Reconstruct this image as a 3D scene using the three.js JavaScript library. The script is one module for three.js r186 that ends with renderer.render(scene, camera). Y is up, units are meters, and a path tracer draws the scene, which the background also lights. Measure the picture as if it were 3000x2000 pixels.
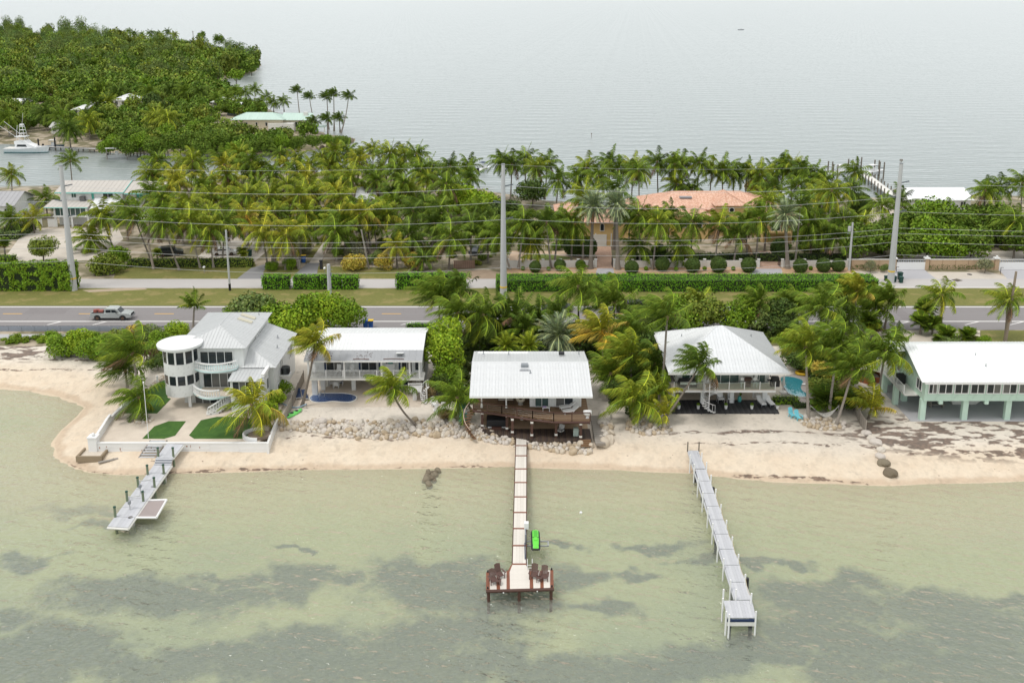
import * as THREE from 'three';
import { mergeGeometries } from 'three/addons/utils/BufferGeometryUtils.js';

// ---------- camera ----------
const FOCAL = 2923, TILT = Math.asin(0.2305), LAND = 1.2, EYE = 51.9;
const scene = new THREE.Scene();
const camera = new THREE.PerspectiveCamera(2 * Math.atan(1000 / FOCAL) * 180 / Math.PI, 1.5, 1, 90000);
camera.position.set(0, EYE, 0);
camera.rotation.x = -TILT;
camera.setViewOffset(3000, 2000, 0, 337.4, 3000, 2000);
const renderer = new THREE.WebGLRenderer();
renderer.toneMapping = THREE.LinearToneMapping;
renderer.toneMappingExposure = 1.0;
renderer.shadowMap.enabled = true;

// ---------- numbers ----------
function rng(seed) { let a = seed >>> 0; return () => { a = (a + 0x6D2B79F5) | 0; let t = Math.imul(a ^ (a >>> 15), 1 | a); t = (t + Math.imul(t ^ (t >>> 7), 61 | t)) ^ t; return ((t ^ (t >>> 14)) >>> 0) / 4294967296; }; }
const hash = (x, y, s) => { let n = Math.imul(x, 374761393) + Math.imul(y, 668265263) + Math.imul(s, 974634777); n = Math.imul(n ^ (n >>> 13), 1274126177); return ((n ^ (n >>> 16)) >>> 0) / 4294967296; };
const mod = (a, n) => ((a % n) + n) % n;
function vnoise(x, y, s, per = 0) {
  const xi = Math.floor(x), yi = Math.floor(y); let fx = x - xi, fy = y - yi; fx = fx * fx * (3 - 2 * fx); fy = fy * fy * (3 - 2 * fy);
  const w = per ? (a) => mod(a, per) : (a) => a;
  const a = hash(w(xi), w(yi), s), b = hash(w(xi + 1), w(yi), s), c = hash(w(xi), w(yi + 1), s), d = hash(w(xi + 1), w(yi + 1), s);
  return a + (b - a) * fx + (c - a) * fy + (a - b - c + d) * fx * fy;
}
function fbm(x, y, s, oct = 4, per = 0) { let v = 0, a = 0.5, n = 0; for (let i = 0; i < oct; i++) { v += a * vnoise(x, y, s + i, per); n += a; x *= 2; y *= 2; if (per) per *= 2; a *= 0.5; } return v / n; }
const mixv = (a, b, t) => a + (b - a) * t, sat = (t) => Math.min(1, Math.max(0, t)), sstep = (a, b, x) => { const t = sat((x - a) / (b - a)); return t * t * (3 - 2 * t); };
const mix3 = (a, b, t) => [mixv(a[0], b[0], t), mixv(a[1], b[1], t), mixv(a[2], b[2], t)];

// ---------- sky: an even overcast with soft cloud banks ----------
{
  const W = 512, H = 256, d = new Float32Array(W * H * 4);
  for (let j = 0; j < H; j++) for (let i = 0; i < W; i++) {
    const el = ((j + 0.5) / H - 0.5) * Math.PI, az = (i + 0.5) / W * 2 * Math.PI;
    const up = Math.max(0, Math.sin(el)), k = 3.2 / (0.25 + up);
    const n = fbm(Math.cos(az) * k * Math.cos(el) + 40, Math.sin(az) * k * Math.cos(el) + 40, 5, 5) - 0.5;
    const l = 0.79 + 0.38 * Math.sqrt(up) + n * 0.34 * sstep(0.0, 0.3, up) , t = sat(up * 1.4);
    const c = mix3([0.93, 1.01, 1.04], [1.0, 0.995, 0.99], t);
    const o = (j * W + i) * 4; d[o] = l * c[0]; d[o + 1] = l * c[1]; d[o + 2] = l * c[2]; d[o + 3] = 1;
  }
  const sky = new THREE.DataTexture(d, W, H, THREE.RGBAFormat, THREE.FloatType);
  sky.mapping = THREE.EquirectangularReflectionMapping; sky.magFilter = THREE.LinearFilter; sky.needsUpdate = true;
  scene.background = sky; scene.environment = sky;
}
const sun = new THREE.DirectionalLight(new THREE.Color(1, 0.96, 0.9), 1.5);
sun.position.set(-60, 150, 45); sun.target.position.set(0, 0, -130); sun.position.add(sun.target.position);
sun.castShadow = true; sun.shadow.radius = 28;
Object.assign(sun.shadow.camera, { left: -260, right: 260, top: 260, bottom: -260, near: 1, far: 600 });
scene.add(sun, sun.target);

// ---------- from the survey picture to the ground: a point at height y above the water, or at distance D ----------
const sT = Math.sin(TILT), cT = Math.cos(TILT);
function ray(u, v) { const a = (u - 1500) / FOCAL, b = -(v - 662.6) / FOCAL; return [a, -sT + b * cT, -cT - b * sT]; }
function at(u, v, y = LAND) { const r = ray(u, v), t = (y - EYE) / r[1]; return new THREE.Vector3(r[0] * t, y, r[2] * t); }
function atD(u, v, D) { const r = ray(u, v), t = -D / r[2]; return new THREE.Vector3(r[0] * t, EYE + r[1] * t, -D); }

// ---------- making things ----------
const used = new Map();
function numbered(n) { const k = used.get(n) || 0; used.set(n, k + 1); return k ? n + '_' + String(k).padStart(3, '0') : n; }
const UNIT = new THREE.BoxGeometry(1, 1, 1), CYL = new THREE.CylinderGeometry(1, 1, 1, 12), CYL8 = new THREE.CylinderGeometry(1, 1, 1, 8), SPH = new THREE.SphereGeometry(1, 14, 10);
function add(o, parent) { o.castShadow = o.receiveShadow = true; parent.add(o); return o; }
function thing(name, label, category, p = [0, 0, 0], turn = 0, group) {
  const o = new THREE.Group(); o.name = numbered(name); o.position.set(...p); o.rotation.y = turn; scene.add(o);
  o.userData = { label, category }; if (group) o.userData.group = group; return o;
}
function single(name, label, category, geo, m, group) { const o = new THREE.Mesh(geo, m); o.name = numbered(name); o.userData = { label, category }; if (group) o.userData.group = group; return add(o, scene); }
function setting(name, geo, m, kind = 'structure') { const o = new THREE.Mesh(geo, m); o.name = numbered(name); o.userData = { kind }; return add(o, scene); }
function part(parent, name, geo, m) { const o = new THREE.Mesh(geo, m); o.name = name; return add(o, parent); }
// a box between world corners, as a part of an unturned thing
function bw(parent, name, m, x0, x1, y0, y1, z0, z1) {
  const o = part(parent, name, UNIT, m); let q = parent, p = new THREE.Vector3(); while (q && q !== scene) { p.add(q.position); q = q.parent; }
  o.scale.set(Math.abs(x1 - x0), Math.abs(y1 - y0), Math.abs(z1 - z0)); o.position.set((x0 + x1) / 2, (y0 + y1) / 2, (z0 + z1) / 2).sub(p); return o;
}
// a box in the thing's own axes: size, centre
function bl(parent, name, m, w, h, d, x, y, z, rx = 0, ry = 0, rz = 0) { const o = part(parent, name, UNIT, m); o.scale.set(w, h, d); o.position.set(x, y, z); o.rotation.set(rx, ry, rz); return o; }
function cyl(parent, name, m, r, h, x, y, z) { const o = part(parent, name, CYL, m); o.scale.set(r, h, r); o.position.set(x, y, z); return o; }
const boxG = (w, h, d, x, y, z, ry = 0, rx = 0, rz = 0) => { const g = new THREE.BoxGeometry(w, h, d); if (rx || rz) g.rotateX(rx).rotateZ(rz); return g.rotateY(ry).translate(x, y, z); };
const cylG = (r0, r1, h, x, y, z, n = 10) => new THREE.CylinderGeometry(r1, r0, h, n).translate(x, y, z);
const merge = (a) => mergeGeometries(a.map((g) => g.index ? g.toNonIndexed() : g));
// a bar between two points
const Y = new THREE.Vector3(0, 1, 0);
function barG(a, b, r, n = 6) { const A = new THREE.Vector3(...a), Bv = new THREE.Vector3(...b), d = Bv.clone().sub(A), l = d.length(); const g = new THREE.CylinderGeometry(r, r, l, n); g.applyQuaternion(new THREE.Quaternion().setFromUnitVectors(Y, d.normalize())); return g.translate((A.x + Bv.x) / 2, (A.y + Bv.y) / 2, (A.z + Bv.z) / 2); }
function tubeG(pts, r, seg = 24, n = 6) { return new THREE.TubeGeometry(new THREE.CatmullRomCurve3(pts.map((p) => p.isVector3 ? p : new THREE.Vector3(...p))), seg, r, n); }
// geometry from triangles / quads
function polyG(polys) {
  const P = [], U = [];
  for (const q of polys) for (let i = 1; i + 1 < q.length; i++) for (const k of [0, i, i + 1]) { P.push(...q[k]); U.push(q[k][0], q[k][2]); }
  const g = new THREE.BufferGeometry(); g.setAttribute('position', new THREE.Float32BufferAttribute(P, 3)); g.setAttribute('uv', new THREE.Float32BufferAttribute(U, 2)); g.computeVertexNormals(); return g;
}
// a slab from a list of [x, z] points, top at y, of thickness t
function slabG(pts, y, t = 0.1) {
  const s = new THREE.Shape(pts.map(([x, z]) => new THREE.Vector2(x, -z)));
  const g = new THREE.ExtrudeGeometry(s, { depth: t, bevelEnabled: false, curveSegments: 6 }); g.rotateX(-Math.PI / 2); return g.translate(0, y - t, 0);
}
const flat = (pix, y) => pix.map(([u, v]) => { const p = at(u, v, y); return [p.x, p.z]; });

// ---------- textures and materials ----------
function tex(W, H, fn, srgb = true) {
  const d = new Uint8Array(W * H * 4);
  for (let j = 0; j < H; j++) for (let i = 0; i < W; i++) { const c = fn(i / W, j / H, i, j), o = (j * W + i) * 4; for (let k = 0; k < 3; k++) { const l = sat(c[k]); d[o + k] = 255 * (srgb ? (l <= 0.0031308 ? l * 12.92 : 1.055 * Math.pow(l, 1 / 2.4) - 0.055) : l); } d[o + 3] = 255; }
  const t = new THREE.DataTexture(d, W, H); t.magFilter = THREE.LinearFilter; t.minFilter = THREE.LinearFilter; t.wrapS = t.wrapT = THREE.RepeatWrapping; if (srgb) t.colorSpace = THREE.SRGBColorSpace; t.needsUpdate = true; return t;
}
const rep = (t, x, y = x) => { t.repeat.set(x, y); return t; };
function paint(r, g, b, o = {}) { const m = new THREE.MeshStandardMaterial({ roughness: 0.7, ...o }); m.color.setRGB(r, g, b); return m; }
const grain = (s, n, lo, hi, oct = 4) => (u, v) => { const q = mixv(lo, hi, fbm(u * n, v * n, s, oct, n)); return [q, q, q]; };
const speck = tex(256, 256, grain(3, 16, 0.86, 1.12, 5));
const weather = tex(256, 256, (u, v) => { const a = 0.93 + 0.1 * fbm(u * 6, v * 6, 11, 5, 6), b = fbm(u * 40, v * 4, 13, 3, 4); const q = a - 0.12 * sstep(0.58, 0.8, b); return [q, q, q * 0.985]; });
function worn(r, g, b, size, o = {}) { const m = paint(r, g, b, o); m.map = weather.clone(); m.map.repeat.set(1 / size, 1 / size); return m; }
const M = {
  white: worn(0.74, 0.75, 0.755, 0.9, { roughness: 0.55 }),
  whiteTrim: paint(0.77, 0.77, 0.765, { roughness: 0.45 }),
  offwhite: worn(0.72, 0.71, 0.68, 1.1),
  glass: new THREE.MeshPhysicalMaterial({ color: new THREE.Color().setRGB(0.02, 0.027, 0.032), roughness: 0.06, metalness: 0, ior: 1.5, specularIntensity: 1 }),
  blind: new THREE.MeshPhysicalMaterial({ color: new THREE.Color().setRGB(0.13, 0.13, 0.125), roughness: 0.07, ior: 1.5 }),
  glassGreen: new THREE.MeshPhysicalMaterial({ color: new THREE.Color().setRGB(0.06, 0.1, 0.095), roughness: 0.08, ior: 1.5 }),
  clear: new THREE.MeshPhysicalMaterial({ color: 0xf4fbf8, roughness: 0.02, transmission: 1, thickness: 0, ior: 1.5 }),
  dark: paint(0.025, 0.026, 0.03), black: paint(0.012, 0.012, 0.014, { roughness: 0.5 }),
  metalRoof: worn(0.6, 0.615, 0.63, 1.7, { roughness: 0.42, metalness: 0.15 }),
  whiteRoof: worn(0.74, 0.755, 0.77, 1.9, { roughness: 0.5 }),
  steel: paint(0.42, 0.43, 0.45, { roughness: 0.4, metalness: 0.7 }),
  greySteel: worn(0.3, 0.32, 0.35, 1.5, { roughness: 0.55, metalness: 0.5 }),
  concrete: worn(0.42, 0.41, 0.4, 1.3, { roughness: 0.9 }),
  poleGrey: worn(0.5, 0.51, 0.52, 1.0, { roughness: 0.85 }),
  wood: worn(0.2, 0.115, 0.06, 0.8, { roughness: 0.75 }), woodDark: worn(0.075, 0.032, 0.022, 0.8, { roughness: 0.6 }), woodRed: worn(0.21, 0.07, 0.035, 0.9, { roughness: 0.6 }),
  greyWood: worn(0.3, 0.275, 0.25, 0.6, { roughness: 0.95 }), pile: worn(0.16, 0.14, 0.11, 0.5, { roughness: 0.9 }),
  deckGrey: worn(0.52, 0.53, 0.56, 0.9, { roughness: 0.75 }), deckCream: worn(0.66, 0.62, 0.57, 0.9, { roughness: 0.75 }),
  navy: paint(0.012, 0.03, 0.085), blueBin: paint(0.02, 0.11, 0.42, { roughness: 0.45 }), yellow: paint(0.75, 0.5, 0.03), teal: paint(0.08, 0.36, 0.3), aqua: paint(0.2, 0.62, 0.72, { roughness: 0.5 }),
  green: paint(0.12, 0.62, 0.05, { roughness: 0.35 }), mint: worn(0.55, 0.72, 0.62, 1.2, { roughness: 0.6 }), seafoam: worn(0.5, 0.73, 0.62, 1.5, { roughness: 0.5 }), cream: worn(0.66, 0.58, 0.45, 1.5),
  ochre: worn(0.62, 0.44, 0.2, 1.4, { roughness: 0.85 }), rubber: paint(0.02, 0.02, 0.02, { roughness: 0.85 }), tan: worn(0.5, 0.36, 0.24, 1.1, { roughness: 0.9 }), rust: paint(0.3, 0.1, 0.03, { roughness: 0.9 }),
};
// ---------- land and sea floor ----------
const shore = (a) => a.map(([u, v]) => { const p = at(u, v, 0); return [p.x, p.z]; });
const nearShore = [[-2600, 1145], [-400, 1130], [0, 1134], [128, 1150], [204, 1170], [250, 1192], [228, 1222], [180, 1261], [158, 1300], [168, 1340], [215, 1368], [267, 1383], [334, 1389], [423, 1389], [579, 1385], [850, 1376], [1200, 1371], [1500, 1367], [1750, 1374], [2000, 1384], [2250, 1409], [2473, 1418], [2600, 1421], [2800, 1415], [3000, 1408], [3600, 1400], [5600, 1400]];
const backShore = [[5600, 590], [3600, 590], [2850, 572], [2620, 584], [2480, 577], [2300, 590], [2100, 603], [1900, 612], [1760, 603], [1600, 590], [1450, 566], [1320, 540], [1200, 524], [1060, 508], [940, 503], [800, 507], [560, 542], [410, 537], [100, 546], [-400, 560], [-2600, 560]];
const island = [[-900, 424], [0, 418], [60, 421], [110, 424], [280, 438], [310, 446], [500, 452], [700, 452], [820, 449], [900, 441], [1000, 426], [1030, 416], [1022, 404], [960, 398], [880, 372], [800, 330], [700, 296], [640, 262], [626, 250], [640, 238], [660, 230], [700, 224], [738, 210], [757, 192], [742, 170], [690, 165], [600, 152], [520, 142], [400, 124], [300, 109], [200, 101], [100, 96], [0, 87], [-900, 52]];
const lands = [shore([...nearShore, ...backShore]), shore(island)];
const boxes = lands.map((P) => [Math.min(...P.map((p) => p[0])), Math.max(...P.map((p) => p[0])), Math.min(...P.map((p) => p[1])), Math.max(...P.map((p) => p[1]))]);
function inland(x, z) { // signed distance to the water's edge, positive on land
  let best = -1e9;
  lands.forEach((P, n) => {
    let d = 1e18, inside = false;
    for (let i = 0, j = P.length - 1; i < P.length; j = i++) {
      const [x1, z1] = P[j], [x2, z2] = P[i], ex = x2 - x1, ez = z2 - z1, t = sat(((x - x1) * ex + (z - z1) * ez) / (ex * ex + ez * ez || 1));
      const dx = x - x1 - ex * t, dz = z - z1 - ez * t; d = Math.min(d, dx * dx + dz * dz);
      if ((z1 > z) !== (z2 > z) && x < (x2 - x1) * (z - z1) / (z2 - z1) + x1) inside = !inside;
    }
    best = Math.max(best, inside ? Math.sqrt(d) : -Math.sqrt(d));
  });
  return best;
}
function heightAt(x, z) {
  const d = inland(x, z);
  if (d >= 0) { const t = sat(d / 8.5); return Math.min(LAND, LAND * (t * (1.6 - 0.6 * t))) + 0.025 * (vnoise(x * 0.9, z * 0.9, 4) - 0.5) * sat((1 - t) * 3) * sat(d); }
  return -Math.min(z < -240 ? 3.2 : 1.15, -d * 0.075) ;
}
function sheet(xs, zs, hole, want) {
  const P = [], U = [], I = [], nx = xs.length;
  for (const z of zs) for (const x of xs) { P.push(x, heightAt(x, z), z); U.push(x, z); }
  for (let j = 0; j + 1 < zs.length; j++) for (let i = 0; i + 1 < nx; i++) {
    if (hole && xs[i] >= hole[0] - 1e-6 && xs[i + 1] <= hole[1] + 1e-6 && zs[j] >= hole[3] - 1e-6 && zs[j + 1] <= hole[2] + 1e-6) continue;
    const a = j * nx + i, b = a + 1, c = a + nx, d = c + 1; if (want !== undefined && want !== [a, b, c, d].every((q) => P[q * 3 + 1] < -0.12)) continue; I.push(a, b, c, b, d, c);
  }
  const g = new THREE.BufferGeometry(); g.setAttribute('position', new THREE.Float32BufferAttribute(P, 3)); g.setAttribute('uv', new THREE.Float32BufferAttribute(U, 2)); g.setIndex(I); g.computeVertexNormals(); return g;
}
const span = (a, b, s) => { const n = Math.max(1, Math.round(Math.abs(b - a) / s)); return Array.from({ length: n + 1 }, (_, i) => a + (b - a) * i / n); };
const joinS = (...l) => l.flatMap((a, i) => i ? a.slice(1) : a);
const NX0 = -96, NX1 = 100, NZ0 = -36, NZ1 = -138;
// the shore strip carries one survey of sand, wrack, stones and sea grass in its colour map
const blobs = [ // sea-grass meadows: survey pixels and radii in metres
  [420, 1740, 7.5, 2.6], [560, 1760, 4.5, 2.2], [300, 1712, 4, 1.4], [690, 1740, 3, 1.2], [900, 1690, 3.6, 2.6], [960, 1700, 2.4, 1.2], [860, 1735, 2.5, 1.4], [1160, 1670, 3, 2], [1240, 1720, 4.5, 3], [1350, 1700, 3, 3], [1400, 1740, 4, 3.2], [1560, 1760, 2.5, 2], [1660, 1690, 2.6, 1.2], [1760, 1780, 2.6, 0.9],
  [1320, 1850, 6, 2.2], [1180, 1900, 5, 2.2], [900, 1870, 5, 1.8], [700, 1920, 5, 2], [820, 1960, 6, 2.4], [120, 1880, 5, 2.4], [60, 1950, 6, 3], [250, 1920, 4, 1.6], [30, 1800, 3, 1.3], [450, 1970, 5, 1.8], [1080, 1960, 5, 2.2], [1300, 1960, 5, 2], [1500, 1920, 3, 2],
  [2330, 1740, 4, 2.4], [2480, 1705, 4, 1.6], [2420, 1780, 5, 2.6], [2350, 1850, 4, 2.2], [2560, 1880, 4.5, 2.4], [2700, 1770, 4, 2], [2800, 1790, 5, 2.4], [2900, 1850, 6, 3], [2950, 1960, 7, 3], [2750, 1950, 5, 2], [2500, 1960, 4, 1.4], [2180, 1910, 7, 1.6], [1960, 1950, 6, 1.6], [1700, 1970, 6, 1.8], [1580, 1985, 4, 1.6], [2650, 1990, 6, 1.4], [2960, 1760, 3, 1.2],
  [1940, 1600, 3, 0.7], [2230, 1642, 4.5, 0.5], [1850, 1680, 2.6, 0.7], [2080, 1640, 2.4, 0.6], [1690, 1600, 1.1, 0.5], [700, 1700, 3, 0.9], [260, 1500, 5, 0.7], [330, 1540, 3.4, 0.6], [80, 1640, 3, 1.2], [860, 1590, 1.4, 0.4], [890, 1885, 1.6, 0.8],
].map(([u, v, a, b]) => { const p = at(u, v, -1); return [p.x, p.z, a, b]; });
const wrack = [ // seaweed lines on the sand: survey pixels
  [[180, 1335], [230, 1362], [330, 1378], [430, 1376], [560, 1368], [700, 1362], [850, 1360], [1000, 1362], [1200, 1358], [1360, 1352], [1500, 1358], [1700, 1364], [1850, 1370], [2010, 1382], [2110, 1380], [2270, 1385], [2400, 1390], [2560, 1406], [2700, 1414], [2900, 1409], [3060, 1403]],
  [[1960, 1283], [2030, 1276], [2100, 1283], [2180, 1276], [2300, 1276], [2400, 1282], [2520, 1292], [2570, 1302], [2640, 1312], [2750, 1310], [2800, 1300]],
  [[1950, 1310], [2050, 1306], [2150, 1310], [2260, 1306], [2330, 1308], [2420, 1316], [2500, 1312], [2640, 1334], [2720, 1338], [2860, 1330], [2960, 1330], [3060, 1322]],
  [[-40, 1085], [60, 1088], [150, 1086], [240, 1092], [330, 1094]], [[-40, 1060], [80, 1062], [180, 1064], [270, 1068], [330, 1072]], [[840, 1291], [900, 1285], [960, 1290], [1040, 1288], [1120, 1294], [1180, 1300]],
].map((l) => l.map(([u, v]) => { const p = at(u, v, 0.6); return [p.x, p.z]; }));
function lineDist(l, x, z) { let d = 1e9; for (let i = 1; i < l.length; i++) { const [x1, z1] = l[i - 1], [x2, z2] = l[i], ex = x2 - x1, ez = z2 - z1, t = sat(((x - x1) * ex + (z - z1) * ez) / (ex * ex + ez * ez)); d = Math.min(d, Math.hypot(x - x1 - ex * t, z - z1 - ez * t)); } return d; }
const weedR = at(2900, 1275, 0.9), weedL = at(70, 1035, 1.1);
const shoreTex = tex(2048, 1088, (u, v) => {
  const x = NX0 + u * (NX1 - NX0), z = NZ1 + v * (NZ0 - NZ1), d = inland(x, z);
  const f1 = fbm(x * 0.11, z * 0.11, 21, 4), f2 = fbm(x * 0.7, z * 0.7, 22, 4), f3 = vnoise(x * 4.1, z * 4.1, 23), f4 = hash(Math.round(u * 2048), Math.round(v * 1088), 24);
  if (d < 0) { // sea floor: sand tinted for water depth, and eel grass in patches with torn edges
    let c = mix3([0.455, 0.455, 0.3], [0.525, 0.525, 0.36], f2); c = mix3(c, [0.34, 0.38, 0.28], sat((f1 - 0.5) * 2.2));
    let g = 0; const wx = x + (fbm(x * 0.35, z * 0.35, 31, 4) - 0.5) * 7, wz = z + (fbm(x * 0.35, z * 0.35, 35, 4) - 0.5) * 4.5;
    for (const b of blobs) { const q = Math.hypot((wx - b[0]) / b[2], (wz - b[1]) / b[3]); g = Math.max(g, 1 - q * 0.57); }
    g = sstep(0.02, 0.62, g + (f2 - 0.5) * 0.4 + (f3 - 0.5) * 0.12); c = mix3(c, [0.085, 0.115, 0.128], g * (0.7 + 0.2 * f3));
    const sd = d + (f1 - 0.5) * 9 + (f2 - 0.5) * 4; c = mix3(c, [0.62, 0.53, 0.4], sstep(-15, -3, sd) * 0.8); c = mix3(c, [0.58, 0.46, 0.34], sstep(-3.4, -0.6, d + (f2 - 0.5) * 2) * 0.7);  // paler shallows, greener farther out: water depth painted into the floor by shore distance
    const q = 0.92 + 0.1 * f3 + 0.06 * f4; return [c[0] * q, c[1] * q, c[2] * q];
  }
  let c = mix3([0.6, 0.49, 0.37], [0.67, 0.58, 0.46], f2); c = mix3(c, [0.66, 0.61, 0.54], sstep(3.5, 9, d) * 0.85);
  c = mix3(c, [0.5, 0.385, 0.275], sstep(1.3, 0.5, d + (f2 - 0.5) * 0.9) * 0.75); // wet by the last wave
  c = mix3(c, [0.56, 0.5, 0.42], sat((f1 - 0.52) * 2.5) * sstep(2, 7, d));
  let w = 0; wrack.forEach((l, k) => { const dd = lineDist(l, x, z) + (fbm(x * 0.8, z * 0.8, 51 + k, 3) - 0.5) * 0.9; const n = fbm(x * 2.3, z * 4.5, 61 + k, 3); w = Math.max(w, sstep(k === 1 ? 0.42 : 0.26, 0.08, dd) * sstep(k === 1 ? 0.3 : 0.43, k === 1 ? 0.42 : 0.53, n)); });
  const piles = (ox, oz, rx, rz, s) => { const q = Math.hypot((x - ox) / rx, (z - oz) / rz); return sstep(1.15, 0.75, q) * sstep(0.46, 0.57, fbm(x * 0.75 + z * 0.1, z * 1.6, s, 5)); };
  w = Math.max(w, piles(weedR.x, weedR.z, 19, 6.4, 71), piles(weedL.x, weedL.z, 10, 3.4, 75));
  const small = vnoise(x * 3.3, z * 6.5, 81); w = Math.max(w, sstep(0.955, 0.975, small) * sstep(0.45, 0.6, vnoise(x * 0.4, z * 0.4, 83)));
  c = mix3(c, mix3([0.06, 0.042, 0.035], [0.17, 0.105, 0.075], f3), w * 0.86);
  const tr = fbm(x * 1.7, z * 1.1, 91, 3), fp = vnoise(x * 2.6, z * 2.6, 93) * vnoise(x * 0.5, z * 0.5, 95); const q = 0.95 + 0.09 * f3 + 0.06 * f4 - 0.08 * sstep(0.52, 0.72, tr) - 0.09 * sstep(0.5, 0.6, fp); return [c[0] * q, c[1] * q, c[2] * q];
});
shoreTex.wrapS = shoreTex.wrapT = THREE.ClampToEdgeWrapping;
{
  const xs = joinS(span(NX0, -50, 1.6), span(-50, 66, 1), span(66, NX1, 1.6)), zs = joinS(span(NZ1, -120, 2), span(-120, -84, 0.8), span(-84, NZ0, 2));
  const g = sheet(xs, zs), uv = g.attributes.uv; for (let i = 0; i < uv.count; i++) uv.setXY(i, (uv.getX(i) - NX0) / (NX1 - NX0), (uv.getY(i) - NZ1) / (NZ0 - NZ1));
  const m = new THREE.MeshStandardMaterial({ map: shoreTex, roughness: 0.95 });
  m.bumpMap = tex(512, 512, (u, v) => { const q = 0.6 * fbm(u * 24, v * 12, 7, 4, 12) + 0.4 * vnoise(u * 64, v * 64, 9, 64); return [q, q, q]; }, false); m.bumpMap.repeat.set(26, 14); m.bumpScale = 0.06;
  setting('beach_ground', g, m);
}
const dirt = tex(512, 512, (u, v) => { const a = fbm(u * 8, v * 8, 101, 5, 8), b = fbm(u * 32, v * 32, 102, 3, 32); let c = mix3([0.3, 0.25, 0.18], [0.47, 0.4, 0.31], b); c = mix3(c, [0.13, 0.12, 0.055], sstep(0.36, 0.6, a) * 0.85); return c; });
{
  const xs = joinS(span(-2600, -900, 170), span(-900, -260, 20), span(-260, NX0, 8), span(NX0, NX1, 7), span(NX1, 300, 10), span(300, 2600, 190));
  const zs = joinS(span(-60000, -4000, 14000), span(-4000, -1700, 575), span(-1700, -700, 25), span(-700, -340, 9), span(-340, -240, 4), span(-240, NZ1, 6), span(NZ1, NZ0, 6), span(NZ0, 120, 40));
  const m = new THREE.MeshStandardMaterial({ map: rep(dirt, 1 / 23), roughness: 0.95 });
  setting('ground', sheet(xs, zs, [NX0, NX1, NZ0, NZ1], false), m);
  const bed = new THREE.MeshStandardMaterial({ map: rep(tex(512, 512, (u, v) => { const a = fbm(u * 5, v * 9, 141, 5, 1), c = mix3([0.5, 0.5, 0.44], [0.62, 0.63, 0.58], a); return c; }), 1 / 260), roughness: 1 });
  setting('bay_floor_ground', sheet(xs, zs, [NX0, NX1, NZ0, NZ1], true), bed);
}
// ---------- sea: a rippled skin over the floor, a little cloudy with silt ----------
{
  const waves = tex(1024, 1024, (u, v) => {
    const wu = u + 0.012 * Math.sin(2 * Math.PI * (v * 3 + u)), wv = v + 0.02 * fbm(u * 8, v * 8, 121, 3, 8);
    const a = fbm(wu * 6, wv * 14, 111, 3, 2), b = fbm(wu * 22, wv * 44, 115, 3, 2), c = fbm(u * 64, v * 96, 117, 3, 32);
    const q = 0.45 * a + 0.3 * b + 0.25 * c; return [q, q, q];
  }, false);
  const swell = waves; swell.repeat.set(1 / 34, 1 / 34);
  swell.rotation = 0.3;
  const water = (r, g, b, tr) => { const m = new THREE.MeshPhysicalMaterial({ roughness: 0.1, transmission: tr, thickness: 0, ior: 1.33, bumpMap: swell, bumpScale: 0.85 }); m.color.setRGB(r, g, b); if (tr < 0.72) { m.bumpMap = swell.clone(); m.bumpMap.repeat.set(1 / 120, 1 / 75); m.bumpMap.rotation = 0.12; m.bumpScale = 0.55; m.roughnessMap = rep(tex(512, 512, (u, v) => { const q = 0.35 + 0.65 * sstep(0.35, 0.65, fbm(u * 3, v * 14, 151, 5, 1)); return [q, q, q]; }, false), 1 / 900); m.roughness = 0.3; } return m; };
  setting('sea_water', polyG([[[-9000, 0, -190], [-9000, 0, 900], [9000, 0, 900], [9000, 0, -190]]]), water(0.765, 0.8, 0.705, 0.84));
  setting('bay_water', polyG([[[-45000, 0, -60000], [-45000, 0, -190], [45000, 0, -190], [45000, 0, -60000]]]), water(0.47, 0.53, 0.535, 0.7));
}
// ---------- lawns, roads, drives ----------
const GROUND = LAND;
const lawnTex = tex(512, 512, (u, v) => { const a = fbm(u * 6, v * 6, 201, 4, 6), b = fbm(u * 48, v * 48, 202, 3, 48), h = hash(Math.round(u * 512), Math.round(v * 512), 203); let c = mix3([0.12, 0.135, 0.03], [0.2, 0.19, 0.045], b); c = mix3(c, [0.27, 0.22, 0.085], sstep(0.52, 0.75, a) * 0.7); const q = 0.8 + 0.4 * h; return [c[0] * q, c[1] * q, c[2] * q]; });
const turfTex = tex(512, 512, (u, v) => { const a = fbm(u * 10, v * 10, 211, 4, 10), h = hash(Math.round(u * 512), Math.round(v * 512), 213); const c = mix3([0.03, 0.09, 0.012], [0.065, 0.15, 0.02], a); const q = 0.75 + 0.5 * h; return [c[0] * q, c[1] * q, c[2] * q]; });
const asphaltTex = tex(512, 512, (u, v) => { const a = fbm(u * 5, v * 5, 221, 5, 5), h = hash(Math.round(u * 512), Math.round(v * 512), 223), l = fbm(u * 3, v * 30, 225, 3, 3); const q = 0.9 + 0.14 * a + 0.12 * h - 0.05 * sstep(0.5, 0.7, l); return [q, q * 0.985, q * 0.99]; });
const gravelTex = tex(512, 512, (u, v) => { const a = fbm(u * 6, v * 6, 231, 4, 6), h = hash(Math.round(u * 512), Math.round(v * 512), 233); const c = mix3([0.47, 0.42, 0.36], [0.6, 0.55, 0.48], a); const q = 0.86 + 0.26 * h; return [c[0] * q, c[1] * q, c[2] * q]; });
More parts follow.
